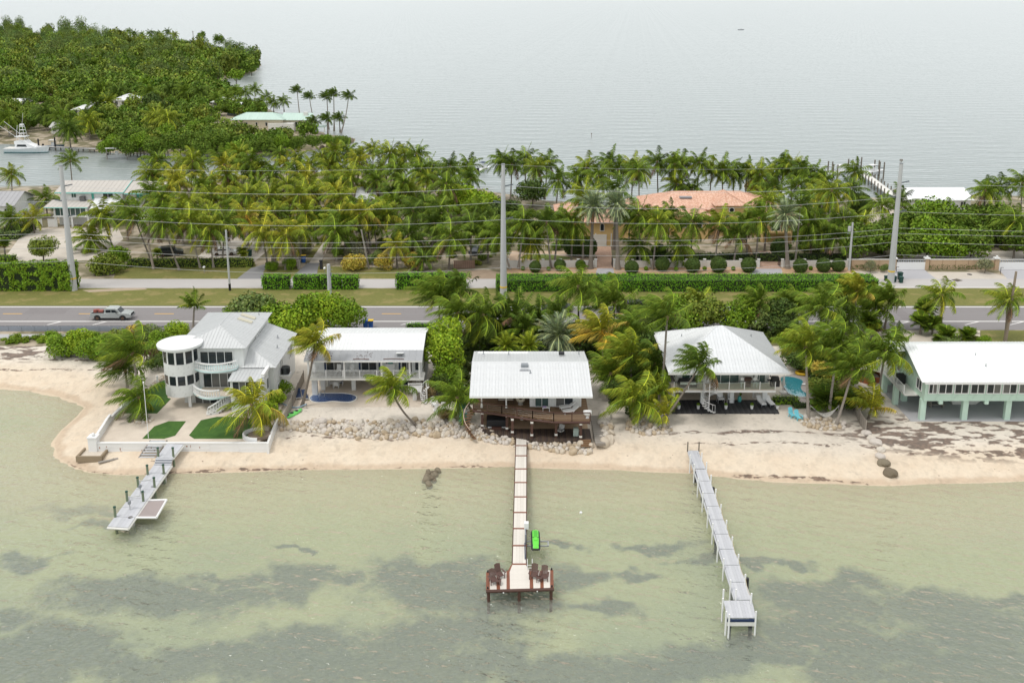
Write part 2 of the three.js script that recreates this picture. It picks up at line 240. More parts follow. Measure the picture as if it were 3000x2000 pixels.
const paverTex = tex(512, 512, (u, v) => { const r = Math.floor(v * 32), cx = (u * 16 + (r % 2) * 0.5), ci = Math.floor(cx), fx = cx - ci, fy = v * 32 - r; const h = hash(mod(ci, 16), r, 241); let c = mix3([0.45, 0.27, 0.19], [0.58, 0.4, 0.3], h); if (fx < 0.06 || fy < 0.1) c = [0.33, 0.24, 0.19]; return c; });
const texMat = (t, size, col, o = {}) => { const m = new THREE.MeshStandardMaterial({ roughness: 0.95, ...o }); m.map = t.clone(); m.map.repeat.set(1 / size, 1 / size); if (col) m.color.setRGB(...col); return m; };
M.lawn = texMat(lawnTex, 9); M.turf = texMat(turfTex, 5); M.gravel = texMat(gravelTex, 11); M.asphalt = texMat(asphaltTex, 13, [0.235, 0.222, 0.222]); M.asphaltDark = texMat(asphaltTex, 7, [0.25, 0.25, 0.255]); M.frontage = texMat(asphaltTex, 9, [0.47, 0.45, 0.435]); M.pavers = texMat(paverTex, 4); M.sandPad = texMat(gravelTex, 8, [1.1, 1.08, 1.05]); M.patio = texMat(gravelTex, 6, [1.12, 1.08, 1.04]); M.grey = texMat(asphaltTex, 8, [0.42, 0.42, 0.44]); M.mulch = texMat(gravelTex, 5, [0.95, 0.7, 0.5]);
const line = paint(0.75, 0.74, 0.72, { roughness: 0.8 }), lineY = paint(0.62, 0.36, 0.08, { roughness: 0.8 });
const zAt = (v, y = LAND) => at(1500, v, y).z;
const rect = (x0, x1, v0, v1) => [[x0, zAt(v1)], [x1, zAt(v1)], [x1, zAt(v0)], [x0, zAt(v0)]];
const pad = (name, pix, m, lift) => setting(name, slabG(flat(pix, LAND), LAND + lift, 0.3), m);
setting('verge_grass', slabG(rect(-700, 700, 845, 897.5), LAND + 0.012, 0.3), M.lawn);
{ const z0 = zAt(966.5), z1 = zAt(896), W = z0 - z1, ln = (v, c, w) => Math.exp(-Math.pow((v - c) / w, 2));
  const t = tex(1024, 256, (u, v) => { const a = fbm(u * 8, v * 3, 251, 5, 8), h = hash(Math.round(u * 1024), Math.round(v * 256), 253), wob = 0.012 * (fbm(u * 6, 1, 255, 3, 6) - 0.5); let q = 0.9 + 0.16 * a + 0.12 * h; for (const c of [0.46, 0.56, 0.72, 0.83]) q -= 0.07 * ln(v + wob, c, 0.022); const crack = Math.abs(fbm(u * 24, v * 4, 257, 4, 24) - 0.5); q -= 0.12 * sstep(0.012, 0.0, crack); if (u > 0.3 && u < 0.37 && v > 0.62 && v < 0.92) q *= 0.9; if (u > 0.78 && u < 0.8 && v > 0.4) q *= 0.88; return [q, q * 0.985, q * 0.99]; });
  t.repeat.set(1 / 95, 1 / W); t.offset.set(0.13, z0 / W); const m = new THREE.MeshStandardMaterial({ map: t, roughness: 0.95 }); m.color.setRGB(0.235, 0.222, 0.222); setting('road', slabG(rect(-700, 700, 896, 966.5), LAND + 0.022, 0.3), m); }
setting('frontage_road', slabG(rect(-700, 700, 817, 843.5), LAND + 0.02, 0.3), M.frontage);
const mk = (parent, x0, x1, v0, v1, m) => part(parent, 'marking_line', slabG(rect(x0, x1, v0, v1), LAND + 0.027, 0.004), m);
{
  const road = scene.children[scene.children.length - 2];
  mk(road, -700, 700, 898.4, 900.2, line); mk(road, -700, 700, 940.6, 942.4, line);
  for (let k = -9; k < 10; k++) { const x = (480 - 1500) * 52.1 / 949 + k * 12.2; mk(road, x - 1.55, x + 1.55, 918.4, 920, lineY); }
  for (const u of [135, 268, 481, 1172, 2622, 2826, 2958, 810, 1700, 2200]) { part(road, 'hatch_marking', slabG(flat([[u, 951.5], [u + 5, 951.5], [u + 45, 942.6], [u + 36, 942.6]], LAND), LAND + 0.027, 0.004), line); }
  const fr = scene.children[scene.children.length - 1]; part(fr, 'marking_line', slabG([[at(2600, 851).x, zAt(842.6)], [230, zAt(842.6)], [230, zAt(841.5)], [at(2600, 851).x, zAt(841.5)]], LAND + 0.025, 0.004), line);
}
pad('lawn', [[330, 817], [690, 817], [760, 800], [745, 768], [350, 775]], M.lawn, 0.012);
pad('lawn', [[930, 817], [1180, 817], [1200, 785], [930, 780]], M.lawn, 0.012);
pad('lawn', [[765, 817], [850, 817], [880, 795], [870, 780], [775, 778]], M.lawn, 0.013);
pad('lawn', [[900, 755], [935, 700], [945, 690], [960, 700], [925, 755]], M.lawn, 0.014);
pad('gravel_yard', [[20, 745], [60, 690], [110, 668], [345, 668], [360, 700], [290, 760], [60, 772]], M.gravel, 0.011);
pad('gravel_yard', [[560, 768], [650, 690], [790, 690], [800, 720], [740, 770]], M.gravel, 0.011);
pad('driveway', [[700, 830], [695, 815], [735, 785], [770, 775], [782, 775], [770, 800], [790, 830]], M.asphaltDark, 0.016);
pad('driveway', [[842, 830], [855, 812], [900, 770], [935, 768], [928, 800], [945, 830]], M.asphaltDark, 0.016);
pad('sand_track', [[905, 770], [945, 712], [962, 700], [968, 712], [938, 770]], M.gravel, 0.017);
pad('dirt_patch', [[1325, 830], [1330, 795], [1420, 790], [1480, 800], [1480, 830]], texMat(gravelTex, 6, [0.62, 0.52, 0.43]), 0.013);
pad('dirt_patch', [[240, 850], [420, 841], [430, 848], [260, 856]], texMat(gravelTex, 6, [0.75, 0.66, 0.55]), 0.014);
pad('mulch_bed', [[1480, 802], [2500, 802], [2490, 782], [1490, 782]], M.mulch, 0.012);
pad('driveway', [[1745, 804], [1800, 804], [1797, 786], [1750, 786]], M.grey, 0.016);
pad('paver_drive', [[1750, 786], [1797, 786], [1790, 722], [1742, 722]], M.pavers, 0.018);
pad('driveway', [[2195, 804], [2295, 804], [2290, 787], [2215, 787]], M.grey, 0.016);
pad('paver_drive', [[2222, 787], [2290, 787], [2300, 735], [2225, 735]], M.pavers, 0.018);
pad('courtyard', [[1480, 775], [1740, 775], [1735, 735], [1500, 735]], texMat(gravelTex, 6, [1.0, 0.82, 0.68]), 0.012);
pad('putting_green', [[1520, 757], [1535, 747], [1600, 744], [1660, 752], [1690, 758], [1600, 762]], texMat(lawnTex, 5, [0.75, 1.0, 0.7]), 0.02);
pad('lane', [[2490, 830], [2500, 795], [2900, 797], [2985, 820], [2960, 832]], M.gravel, 0.016);
pad('driveway', [[2628, 830], [2620, 788], [2707, 788], [2760, 830]], M.grey, 0.019);
pad('driveway', [[2975, 840], [2925, 788], [3100, 788], [3100, 840]], M.grey, 0.019);
pad('gravel_yard', [[2640, 762], [2650, 735], [3100, 735], [3100, 765]], M.gravel, 0.012);
pad('sand_cove', [[2480, 640], [2490, 585], [2620, 588], [2640, 620], [2560, 650]], M.sandPad, 0.012);
pad('sand_yard', [[2470, 700], [2490, 640], [2560, 640], [2580, 700]], M.sandPad, 0.012);
pad('sand_strip', [[2540, 968], [2872, 968], [2872, 1004], [2540, 1004]], M.sandPad, 0.014);
pad('lawn', [[2874, 968], [3200, 968], [3200, 1004], [2874, 1004]], M.lawn, 0.014);
// manhole cover in the paved apron
single('manhole_cover', 'small dark round manhole cover in the pale apron by the white gates', 'manhole cover', new THREE.CylinderGeometry(0.45, 0.45, 0.03, 20).translate(at(2842, 804).x, LAND + 0.03, at(2842, 804).z), M.dark);
single('drain_grate', 'dark rectangular drain grate near the kerb of the pale apron', 'drain grate', boxG(1.5, 0.03, 1.3, at(2805, 821).x, LAND + 0.03, at(2805, 821).z, 0.5), paint(0.1, 0.08, 0.06));
// ---------- guard rail and sea wall of the road ----------
{
  const z = zAt(967.5), x0 = -112, x1 = at(548, 968).x, g = thing('guard_rail', 'steel guard rail on posts along the road shoulder above the left beach', 'guard rail', [0, LAND, 0]);
  const w = new THREE.Shape(); [[0, 0.42], [0.05, 0.42], [0.09, 0.5], [0.05, 0.57], [0.09, 0.64], [0.05, 0.72], [0, 0.72]].forEach((p, i) => i ? w.lineTo(...p) : w.moveTo(...p));
  const beam = new THREE.ExtrudeGeometry(w, { depth: x1 - x0, bevelEnabled: false }); beam.rotateY(Math.PI / 2).translate(x0, 0, z); part(g, 'rail_beam', beam, M.greySteel);
  for (let x = x1; x > x0; x -= 1.98) bl(g, 'post', M.greySteel, 0.14, 0.8, 0.16, x, 0.36, z + 0.14);
  const wall = thing('road_wall', 'low blue grey corrugated retaining wall under the guard rail', 'retaining wall', [0, LAND, 0]);
  for (let x = at(380, 975).x; x > x0; x -= 1.98) bl(wall, 'panel', worn(0.27, 0.3, 0.36, 1.4, { roughness: 0.8 }), 1.94, 0.75, 0.1, x, 0.3, z + 0.36);
  setting('revetment_mat', slabG(flat([[-300, 979], [0, 979], [340, 979], [338, 992], [250, 997], [0, 990], [-300, 990]], LAND), LAND + 0.03, 0.3), (() => { const m = texMat(tex(256, 256, (u, v) => { const q = (Math.sin(u * 2 * Math.PI * 16) * Math.sin(v * 2 * Math.PI * 16) > 0 ? 0.42 : 0.33) + 0.08 * fbm(u * 8, v * 8, 301, 3, 8); return [q, q, q * 1.02]; }), 6); return m; })());
}
// ---------- building blocks ----------
function clipPoly(p, s, keepLess) { const out = []; for (let i = 0; i < p.length; i++) { const a = p[i], b = p[(i + 1) % p.length], ia = keepLess ? a[0] <= s : a[0] >= s, ib = keepLess ? b[0] <= s : b[0] >= s; if (ia) out.push(a); if (ia !== ib) { const t = (s - a[0]) / (b[0] - a[0]); out.push([s, a[1] + (b[1] - a[1]) * t]); } } return out; }
// one roof plane as standing-seam sheets, each a part: world corners of the plane, anticlockwise seen from above, first edge along the eave
function roofPlane(parent, pts, m, w = 0.42, seam = 0.05, name = 'roof_panel') {
  m.kin ||= [0.975, 1, 1.015, 0.988].map((f) => { const q = m.clone(); q.color.multiplyScalar(f); return q; });
  const V = pts.map((p) => new THREE.Vector3(...p)), O = V[0], a = V[1].clone().sub(O).normalize(), n = a.clone().cross(V[V.length - 1].clone().sub(O)).normalize(); if (n.y < 0) n.negate();
  const b = n.clone().cross(a), st = V.map((v) => { const d = v.clone().sub(O); return [d.dot(a), d.dot(b)]; });
  const smin = Math.min(...st.map((q) => q[0])), smax = Math.max(...st.map((q) => q[0])), N = Math.max(1, Math.round((smax - smin) / w)), W = (smax - smin) / N, pp = new THREE.Vector3(); let q = parent; while (q && q !== scene) { pp.add(q.position); q = q.parent; }
  const P = (s, t, h) => { const v = O.clone().addScaledVector(a, s).addScaledVector(b, t).addScaledVector(n, h).sub(pp); return [v.x, v.y, v.z]; };
  const prism = (poly, h0, h1) => { const r = [poly.map(([s, t]) => P(s, t, h1)), poly.map(([s, t]) => P(s, t, h0)).reverse()]; for (let i = 0; i < poly.length; i++) { const c = poly[i], d = poly[(i + 1) % poly.length]; r.push([P(...c, h0), P(...d, h0), P(...d, h1), P(...c, h1)]); } return r; };
  const area = st.reduce((z, c, i) => { const d = st[(i + 1) % st.length]; return z + c[0] * d[1] - d[0] * c[1]; }, 0), S = area < 0 ? [...st].reverse() : st;
  for (let i = 0; i < N; i++) {
    const s0 = smin + i * W, strip = clipPoly(clipPoly(S, s0 + 0.002, false), s0 + W - 0.002, true); if (strip.length < 3) continue;
    const rib = clipPoly(clipPoly(S, s0 + 0.004, false), s0 + 0.05, true), polys = prism(strip, -0.06, 0); if (rib.length > 2) polys.push(...prism(rib, 0.0015, seam * 0.9));
    const g = polyG(polys), pos = g.attributes.position, uv = g.attributes.uv; for (let k = 0; k < pos.count; k++) uv.setXY(k, pos.getX(k) + i * 0.37, pos.getZ(k)); part(parent, name, g, m.kin[Math.floor(hash(i, Math.round(O.x * 10), 17) * 4)]);
  }
}
const ridgeBar = (parent, p, q, m) => { const pp = parent.position; part(parent, 'ridge_cap', barG([p[0] - pp.x, p[1] - pp.y, p[2] - pp.z], [q[0] - pp.x, q[1] - pp.y, q[2] - pp.z], 0.07, 6), m); };
// a window set in a wall that faces the viewer (axis z) or a side (axis x)
function windowIn(parent, x0, x1, y0, y1, z, n, { pane = M.glass, frame = M.whiteTrim, t = 0.06, axis = 'z', dir = 1, name = 'window' } = {}) {
  const w = new THREE.Group(); w.name = name; parent.add(w); const pp = parent.position, fr = [];
  const W = x1 - x0, H = y1 - y0, box = (a, b, c, d, e, f) => { fr.push(axis === 'z' ? boxG(a, b, c, d, e, f) : boxG(c, b, a, f, e, d)); };
  const lx = axis === 'z' ? x0 - pp.x : x0 - pp.z, lz = axis === 'z' ? z - pp.z : z - pp.x, ly = y0 - pp.y;
  box(W + t * 2, t, 0.1, lx + W / 2, ly - t / 2, lz + 0.03 * dir); box(W + t * 2, t, 0.1, lx + W / 2, ly + H + t / 2, lz + 0.03 * dir);
  for (let i = 0; i <= n; i++) box(t, H - 0.002, 0.096, lx + W * i / n + (i === 0 ? -t / 2 : i === n ? t / 2 : 0), ly + H / 2, lz + 0.03 * dir);
  part(w, 'frame', merge(fr), frame);
  for (let i = 0; i < n; i++) { const g = axis === 'z' ? boxG(W / n - t, H - 0.004, 0.03, lx + W * (i + 0.5) / n, ly + H / 2, lz + 0.02 * dir) : boxG(0.03, H - 0.004, W / n - t, lz + 0.02 * dir, ly + H / 2, lx + W * (i + 0.5) / n); part(w, 'pane', g, pane === M.glass && hash(Math.round(x0 * 10) + i * 3, Math.round(y0 * 10), 23) < 0.22 ? M.blind : pane); }
  return w;
}
// a straight railing between two world points: top rail, bottom rail, thin balusters, posts
function railing(parent, a, b, h, { m = M.whiteTrim, step = 0.14, r = 0.018, posts = 2.2, bottom = true } = {}) {
  const g = new THREE.Group(); g.name = 'railing'; parent.add(g); const pp = parent.position, A = new THREE.Vector3(...a).sub(pp), Bv = new THREE.Vector3(...b).sub(pp), L = A.distanceTo(Bv), up = (p, q) => [p.x, p.y + q, p.z];
  part(g, 'top_rail', barG(up(A, h), up(Bv, h), 0.045), m); if (bottom) part(g, 'bottom_rail', barG(up(A, 0.1), up(Bv, 0.1), 0.03), m);
  if (step) { const l = [], n = Math.floor(L / step); for (let i = 1; i < n; i++) { const p = A.clone().lerp(Bv, i / n); l.push(barG(up(p, 0.1), up(p, h), r, 4)); } if (l.length) part(g, 'balusters', merge(l), m); }
  const n = Math.max(1, Math.round(L / posts)); for (let i = 0; i <= n; i++) { const p = A.clone().lerp(Bv, i / n); part(g, 'post', boxG(0.1, h + 0.06, 0.1, p.x, p.y + (h + 0.06) / 2, p.z), m); }
  return g;
}
const balusterG = new THREE.LatheGeometry([[0.001, 0], [0.07, 0], [0.07, 0.05], [0.04, 0.08], [0.085, 0.24], [0.075, 0.34], [0.038, 0.55], [0.05, 0.64], [0.07, 0.68], [0.07, 0.72], [0.001, 0.72]].map((p) => new THREE.Vector2(...p)), 8);
function balustrade(parent, pts, step = 0.3) { // fat turned balusters under a moulded rail, along a curve of local points
  const g = new THREE.Group(); g.name = 'balustrade'; parent.add(g); const c = new THREE.CatmullRomCurve3(pts.map((p) => new THREE.Vector3(...p))), L = c.getLength(), n = Math.round(L / step);
  for (let i = 0; i <= n; i++) { const p = c.getPointAt(i / n), o = part(g, 'baluster', balusterG, M.whiteTrim); o.position.set(p.x, p.y + 0.08, p.z); }
  const seg = Math.max(8, n), rail = (h, y0, w) => { const P = [], q = (i, s, y) => { const p = c.getPointAt(i / seg), t = c.getTangentAt(i / seg), l = Math.hypot(t.x, t.z) || 1; return [p.x - t.z / l * w * s, p.y + y, p.z + t.x / l * w * s]; }; for (let i = 0; i < seg; i++) { P.push([q(i, -1, y0 + h), q(i + 1, -1, y0 + h), q(i + 1, 1, y0 + h), q(i, 1, y0 + h)], [q(i, 1, y0), q(i + 1, 1, y0), q(i + 1, -1, y0), q(i, -1, y0)], [q(i, 1, y0 + h), q(i + 1, 1, y0 + h), q(i + 1, 1, y0), q(i, 1, y0)], [q(i, -1, y0), q(i + 1, -1, y0), q(i + 1, -1, y0 + h), q(i, -1, y0 + h)]); } P.push([q(0, -1, y0), q(0, -1, y0 + h), q(0, 1, y0 + h), q(0, 1, y0)], [q(seg, 1, y0), q(seg, 1, y0 + h), q(seg, -1, y0 + h), q(seg, -1, y0)]); return polyG(P); };
  part(g, 'hand_rail', rail(0.13, 0.8, 0.11), M.whiteTrim); part(g, 'foot_rail', rail(0.08, 0, 0.1), M.whiteTrim);
}
function spiral(x, y, z, h, R, turns, a0, label, n = 14) { // a white spiral staircase standing at x, z
  const t = thing('spiral_staircase', label, 'staircase', [x, y, z]); part(t, 'pole', cylG(0.06, 0.06, h + 1, 0, (h + 1) / 2, 0), M.whiteTrim);
  const rp = [];
  for (let i = 0; i < n; i++) { const a = a0 + turns * 2 * Math.PI * i / n, da = turns * 2 * Math.PI / n * 1.05, y0 = h * (i + 1) / n; const q = (r, b, yy) => [Math.cos(b) * r, yy, Math.sin(b) * r]; part(t, 'tread', polyG([[q(0.06, a, y0), q(0.06, a + da, y0), q(R, a + da, y0), q(R, a, y0)].reverse(), [q(0.06, a, y0 - 0.05), q(0.06, a + da, y0 - 0.05), q(R, a + da, y0 - 0.05), q(R, a, y0 - 0.05)], [q(R, a, y0), q(R, a + da, y0), q(R, a + da, y0 - 0.05), q(R, a, y0 - 0.05)].reverse(), [q(0.06, a, y0), q(R, a, y0), q(R, a, y0 - 0.05), q(0.06, a, y0 - 0.05)].reverse()]), M.whiteTrim); rp.push(q(R, a + da / 2, y0)); part(t, 'baluster', barG(q(R, a + da / 2, y0), q(R, a + da / 2, y0 + 0.95), 0.022, 5), M.whiteTrim); }
  part(t, 'hand_rail', tubeG(rp.map((p) => [p[0], p[1] + 0.95, p[2]]), 0.035, n * 3, 6), M.whiteTrim);
  return t;
}
const YH = (h) => LAND + h; // a height above the land
function vent(parent, x, y, z) { const p = parent.position; part(parent, 'roof_vent', merge([cylG(0.05, 0.05, 0.4, x - p.x, y - p.y + 0.15, z - p.z, 8), cylG(0.16, 0.09, 0.06, x - p.x, y - p.y, z - p.z, 8)]), M.greySteel); }

// ---------- house with the round tower, far left ----------
{
  const t = thing('tower_house', 'white three-storey house with a round windowed tower and curved balconies, at the left beach', 'house', [-37, LAND, -122]), B = (n, m, ...a) => bw(t, n, m, ...a), px = t.position;
  B('wall', M.white, -41.0, -33.3, YH(0), YH(7.75), -129.5, -116.5);
  B('wall', M.white, -33.29, -29.7, YH(0), YH(5.2), -128.5, -116.9);
  { const g = polyG([[[-33.3, YH(5.2), -128.5], [-29.7, YH(5.2), -128.5], [-33.3, YH(6.4), -128.5]].map((p) => [p[0] - px.x, p[1] - px.y, p[2] - px.z])]); part(t, 'gable', g, M.white); }
  const E = YH(7.8), A = [-37.2, YH(9.25), -120.4], R = [-37.2, YH(9.25), -125.5];
  roofPlane(t, [[-41.6, E, -116], [-32.8, E, -116], A], M.metalRoof); roofPlane(t, [[-32.8, E, -116], [-32.8, E, -130], R, A], M.metalRoof); roofPlane(t, [[-41.6, E, -130], [-41.6, E, -116], A, R], M.metalRoof); roofPlane(t, [[-32.8, E, -130], [-41.6, E, -130], R], M.metalRoof);
  ridgeBar(t, A, R, M.metalRoof); ridgeBar(t, A, [-41.5, E + 0.02, -116.1], M.metalRoof); ridgeBar(t, A, [-32.9, E + 0.02, -116.1], M.metalRoof);
  const e2 = YH(5.15), W1 = [-33.2, YH(6.8), -119.2], W2 = [-33.2, YH(6.8), -128.6];
  roofPlane(t, [[-33.7, e2, -116.3], [-29.3, e2, -116.3], W1], M.metalRoof); roofPlane(t, [[-29.3, e2, -116.3], [-29.3, e2, -129], W2, W1], M.metalRoof);
  roofPlane(t, [[-34.4, YH(4.72), -112.9], [-30.1, YH(4.72), -112.9], [-30.1, YH(5.02), -116.4], [-34.4, YH(5.02), -116.4]], M.metalRoof);
  // garden room
  B('wall', M.white, -34.2, -30.3, YH(0), YH(2.55), -116.45, -113.2); B('wall', M.white, -34.2, -33.95, YH(2.55), YH(4.66), -116.45, -113.2); B('wall', M.white, -30.7, -30.3, YH(2.55), YH(4.66), -116.45, -113.2); B('parapet', M.whiteTrim, -30.5, -30.1, YH(4.9), YH(5.35), -116.6, -113.6);
  windowIn(t, -33.88, -30.78, YH(2.6), YH(4.5), -113.25, 4, { name: 'sliding_door' }); B('header', M.whiteTrim, -33.95, -30.7, YH(4.56), YH(4.66), -113.34, -113.14);
  windowIn(t, -116, -115, YH(2.7), YH(4.1), -30.26, 1, { axis: 'x' });
  // front glazing
  windowIn(t, -38.6, -34.6, YH(5.5), YH(7.2), -116.44, 4, { name: 'sliding_door' }); windowIn(t, -38.4, -34.4, YH(2.55), YH(4.35), -116.44, 4, { name: 'sliding_door' }); windowIn(t, -39.6, -36, YH(0.15), YH(2.15), -116.44, 4, { name: 'sliding_door' });
  windowIn(t, -124, -122.6, YH(5.8), YH(6.9), -33.24, 1, { axis: 'x' }); windowIn(t, -126.6, -125.2, YH(3), YH(4.6), -29.65, 2, { axis: 'x' }); windowIn(t, -121, -120.5, YH(3.8), YH(4.6), -29.65, 1, { axis: 'x' });
  windowIn(t, -118.6, -118, YH(0.3), YH(2.2), -29.65, 1, { axis: 'x' });
  // balconies with bowed fronts
  const bow = (x0, x1, zw, dz, y0, y1) => { const s = []; for (let i = 0; i <= 16; i++) { const u = i / 16; s.push([mixv(x0, x1, u), zw + dz * Math.pow(Math.sin(Math.PI * mixv(0.06, 0.94, u)), 0.55)]); } s.push([x1, zw], [x0, zw]); const g = slabG(s.map(([x, z]) => [x - px.x, z - px.z]), y1 - px.y, y1 - y0); return [s, g]; };
  const [s1, g1] = bow(-39.3, -34.0, -116.6, 2.1, YH(5.12), YH(5.36)); part(t, 'balcony', g1, paint(0.6, 0.76, 0.76)); balustrade(t, s1.slice(0, 17).map(([x, z]) => [x - px.x, YH(5.36) - px.y, z - px.z - 0.12]), 0.31);
  const [s2, g2] = bow(-39.4, -33.9, -116.6, 3.6, YH(2.28), YH(2.5)); part(t, 'balcony', g2, paint(0.6, 0.76, 0.76)); balustrade(t, s2.slice(0, 12).map(([x, z]) => [x - px.x, YH(2.5) - px.y, z - px.z - 0.12]), 0.31);
  B('balcony_floor', M.patio, -38.6, -34.3, YH(2.501), YH(2.515), -116.4, -113.6);
  B('column', M.white, -40.1, -39.75, YH(0.4), YH(2.6), -115.6, -115.2);
  // curved stair down to the patio
  const cs = []; const sp = (u) => { const a = mixv(-0.15, 1.35, u); return [-37.6 + 2.9 * Math.cos(a) * 1.0, mixv(2.5, 0.45, u), -115.6 + 2.9 * Math.sin(a)]; };
  for (let i = 0; i <= 12; i++) { const p = sp(i / 12); cs.push([p[0] - px.x, p[1], p[2] - px.z]); if (i < 12) { const q = sp((i + 0.5) / 12); bl(t, 'stair_tread', M.offwhite, 1.1, 0.1, 0.42, q[0] - px.x - 0.3, q[1] - 0.05, q[2] - px.z - 0.3, 0, -mixv(-0.15, 1.35, (i + 0.5) / 12) , 0); bl(t, 'stringer', M.white, 0.12, 0.42, 0.44, q[0] - px.x + 0.12, q[1] - 0.25, q[2] - px.z + 0.05, 0, -mixv(-0.15, 1.35, (i + 0.5) / 12), 0); } }
  balustrade(t, cs, 0.36);
  // tower
  const tw = new THREE.Group(); tw.name = 'tower'; t.add(tw); const tx = -41.0 - px.x, tz = -116.4 - px.z, r = 2.1;
  const band = (n, y0, y1, rr, m) => part(tw, n, new THREE.CylinderGeometry(rr, rr, y1 - y0, 40).translate(tx, (y0 + y1) / 2, tz), m);
  band('wall_band', 2.0, 3.5, r, M.white); band('wall_band', 4.72, 6.22, r, M.white); band('wall_band', 7.8, 8.1, r, M.white); band('core', 3.5, 7.8, r - 0.12, M.dark);
  for (const [y0, y1] of [[3.5, 4.72], [6.22, 7.8]]) for (let k = 0; k < 8; k++) { // panes and the piers between them, round the seaward side
    const a0 = mixv(-0.55, Math.PI + 0.55, k / 8), a1 = mixv(-0.55, Math.PI + 0.55, (k + 1) / 8), mid = (a0 + a1) / 2, w = 2 * r * Math.sin((a1 - a0) / 2);
    bl(tw, 'pane', M.glass, w * 0.78, y1 - y0 - 0.14, 0.05, tx + Math.cos(mid) * (r - 0.07), (y0 + y1) / 2, tz + Math.sin(mid) * (r - 0.07), 0, Math.PI / 2 - mid); bl(tw, 'pier', M.whiteTrim, w * 0.2, y1 - y0, 0.14, tx + Math.cos(a0) * (r - 0.06), (y0 + y1) / 2, tz + Math.sin(a0) * (r - 0.06), 0, Math.PI / 2 - a0); }
  part(tw, 'disc_roof', new THREE.CylinderGeometry(2.75, 2.7, 0.3, 48).translate(tx, 8.26, tz), M.whiteRoof);
  // skylights and pipes
  for (const z of [-124.4, -126]) { const o = bl(t, 'skylight', worn(0.55, 0.52, 0.42, 0.5), 1.9, 0.14, 0.8, -35 - px.x, 8.58, z - px.z, 0, 0, -0.32); }
  vent(t, -34, YH(8.15), -127.6); vent(t, -31, YH(6), -125); vent(t, -30.4, YH(5.7), -122);
  // air conditioner on its wall shelf
  const ac = thing('air_conditioner', 'dark grey round air conditioner on a white wall shelf of the tower house', 'air conditioner', [-29.1, YH(2.75), -120.4]);
  part(ac, 'body', cylG(0.48, 0.48, 0.95, 0, 0.475, 0, 16), paint(0.09, 0.1, 0.105)); part(ac, 'fan_grille', cylG(0.4, 0.4, 0.04, 0, 0.97, 0, 16), M.black); for (let k = 0; k < 9; k++) bl(ac, 'louvre', M.dark, 0.97, 0.02, 0.97, 0, 0.1 + k * 0.09, 0); bl(t, 'wall_shelf', M.whiteTrim, 1.3, 0.1, 1.4, -29.1 - px.x, 2.7, -120.4 - px.z);
  bl(t, 'shelf_post', M.whiteTrim, 0.1, 2.65, 0.1, -28.6 - px.x, 1.32, -119.9 - px.z);
}
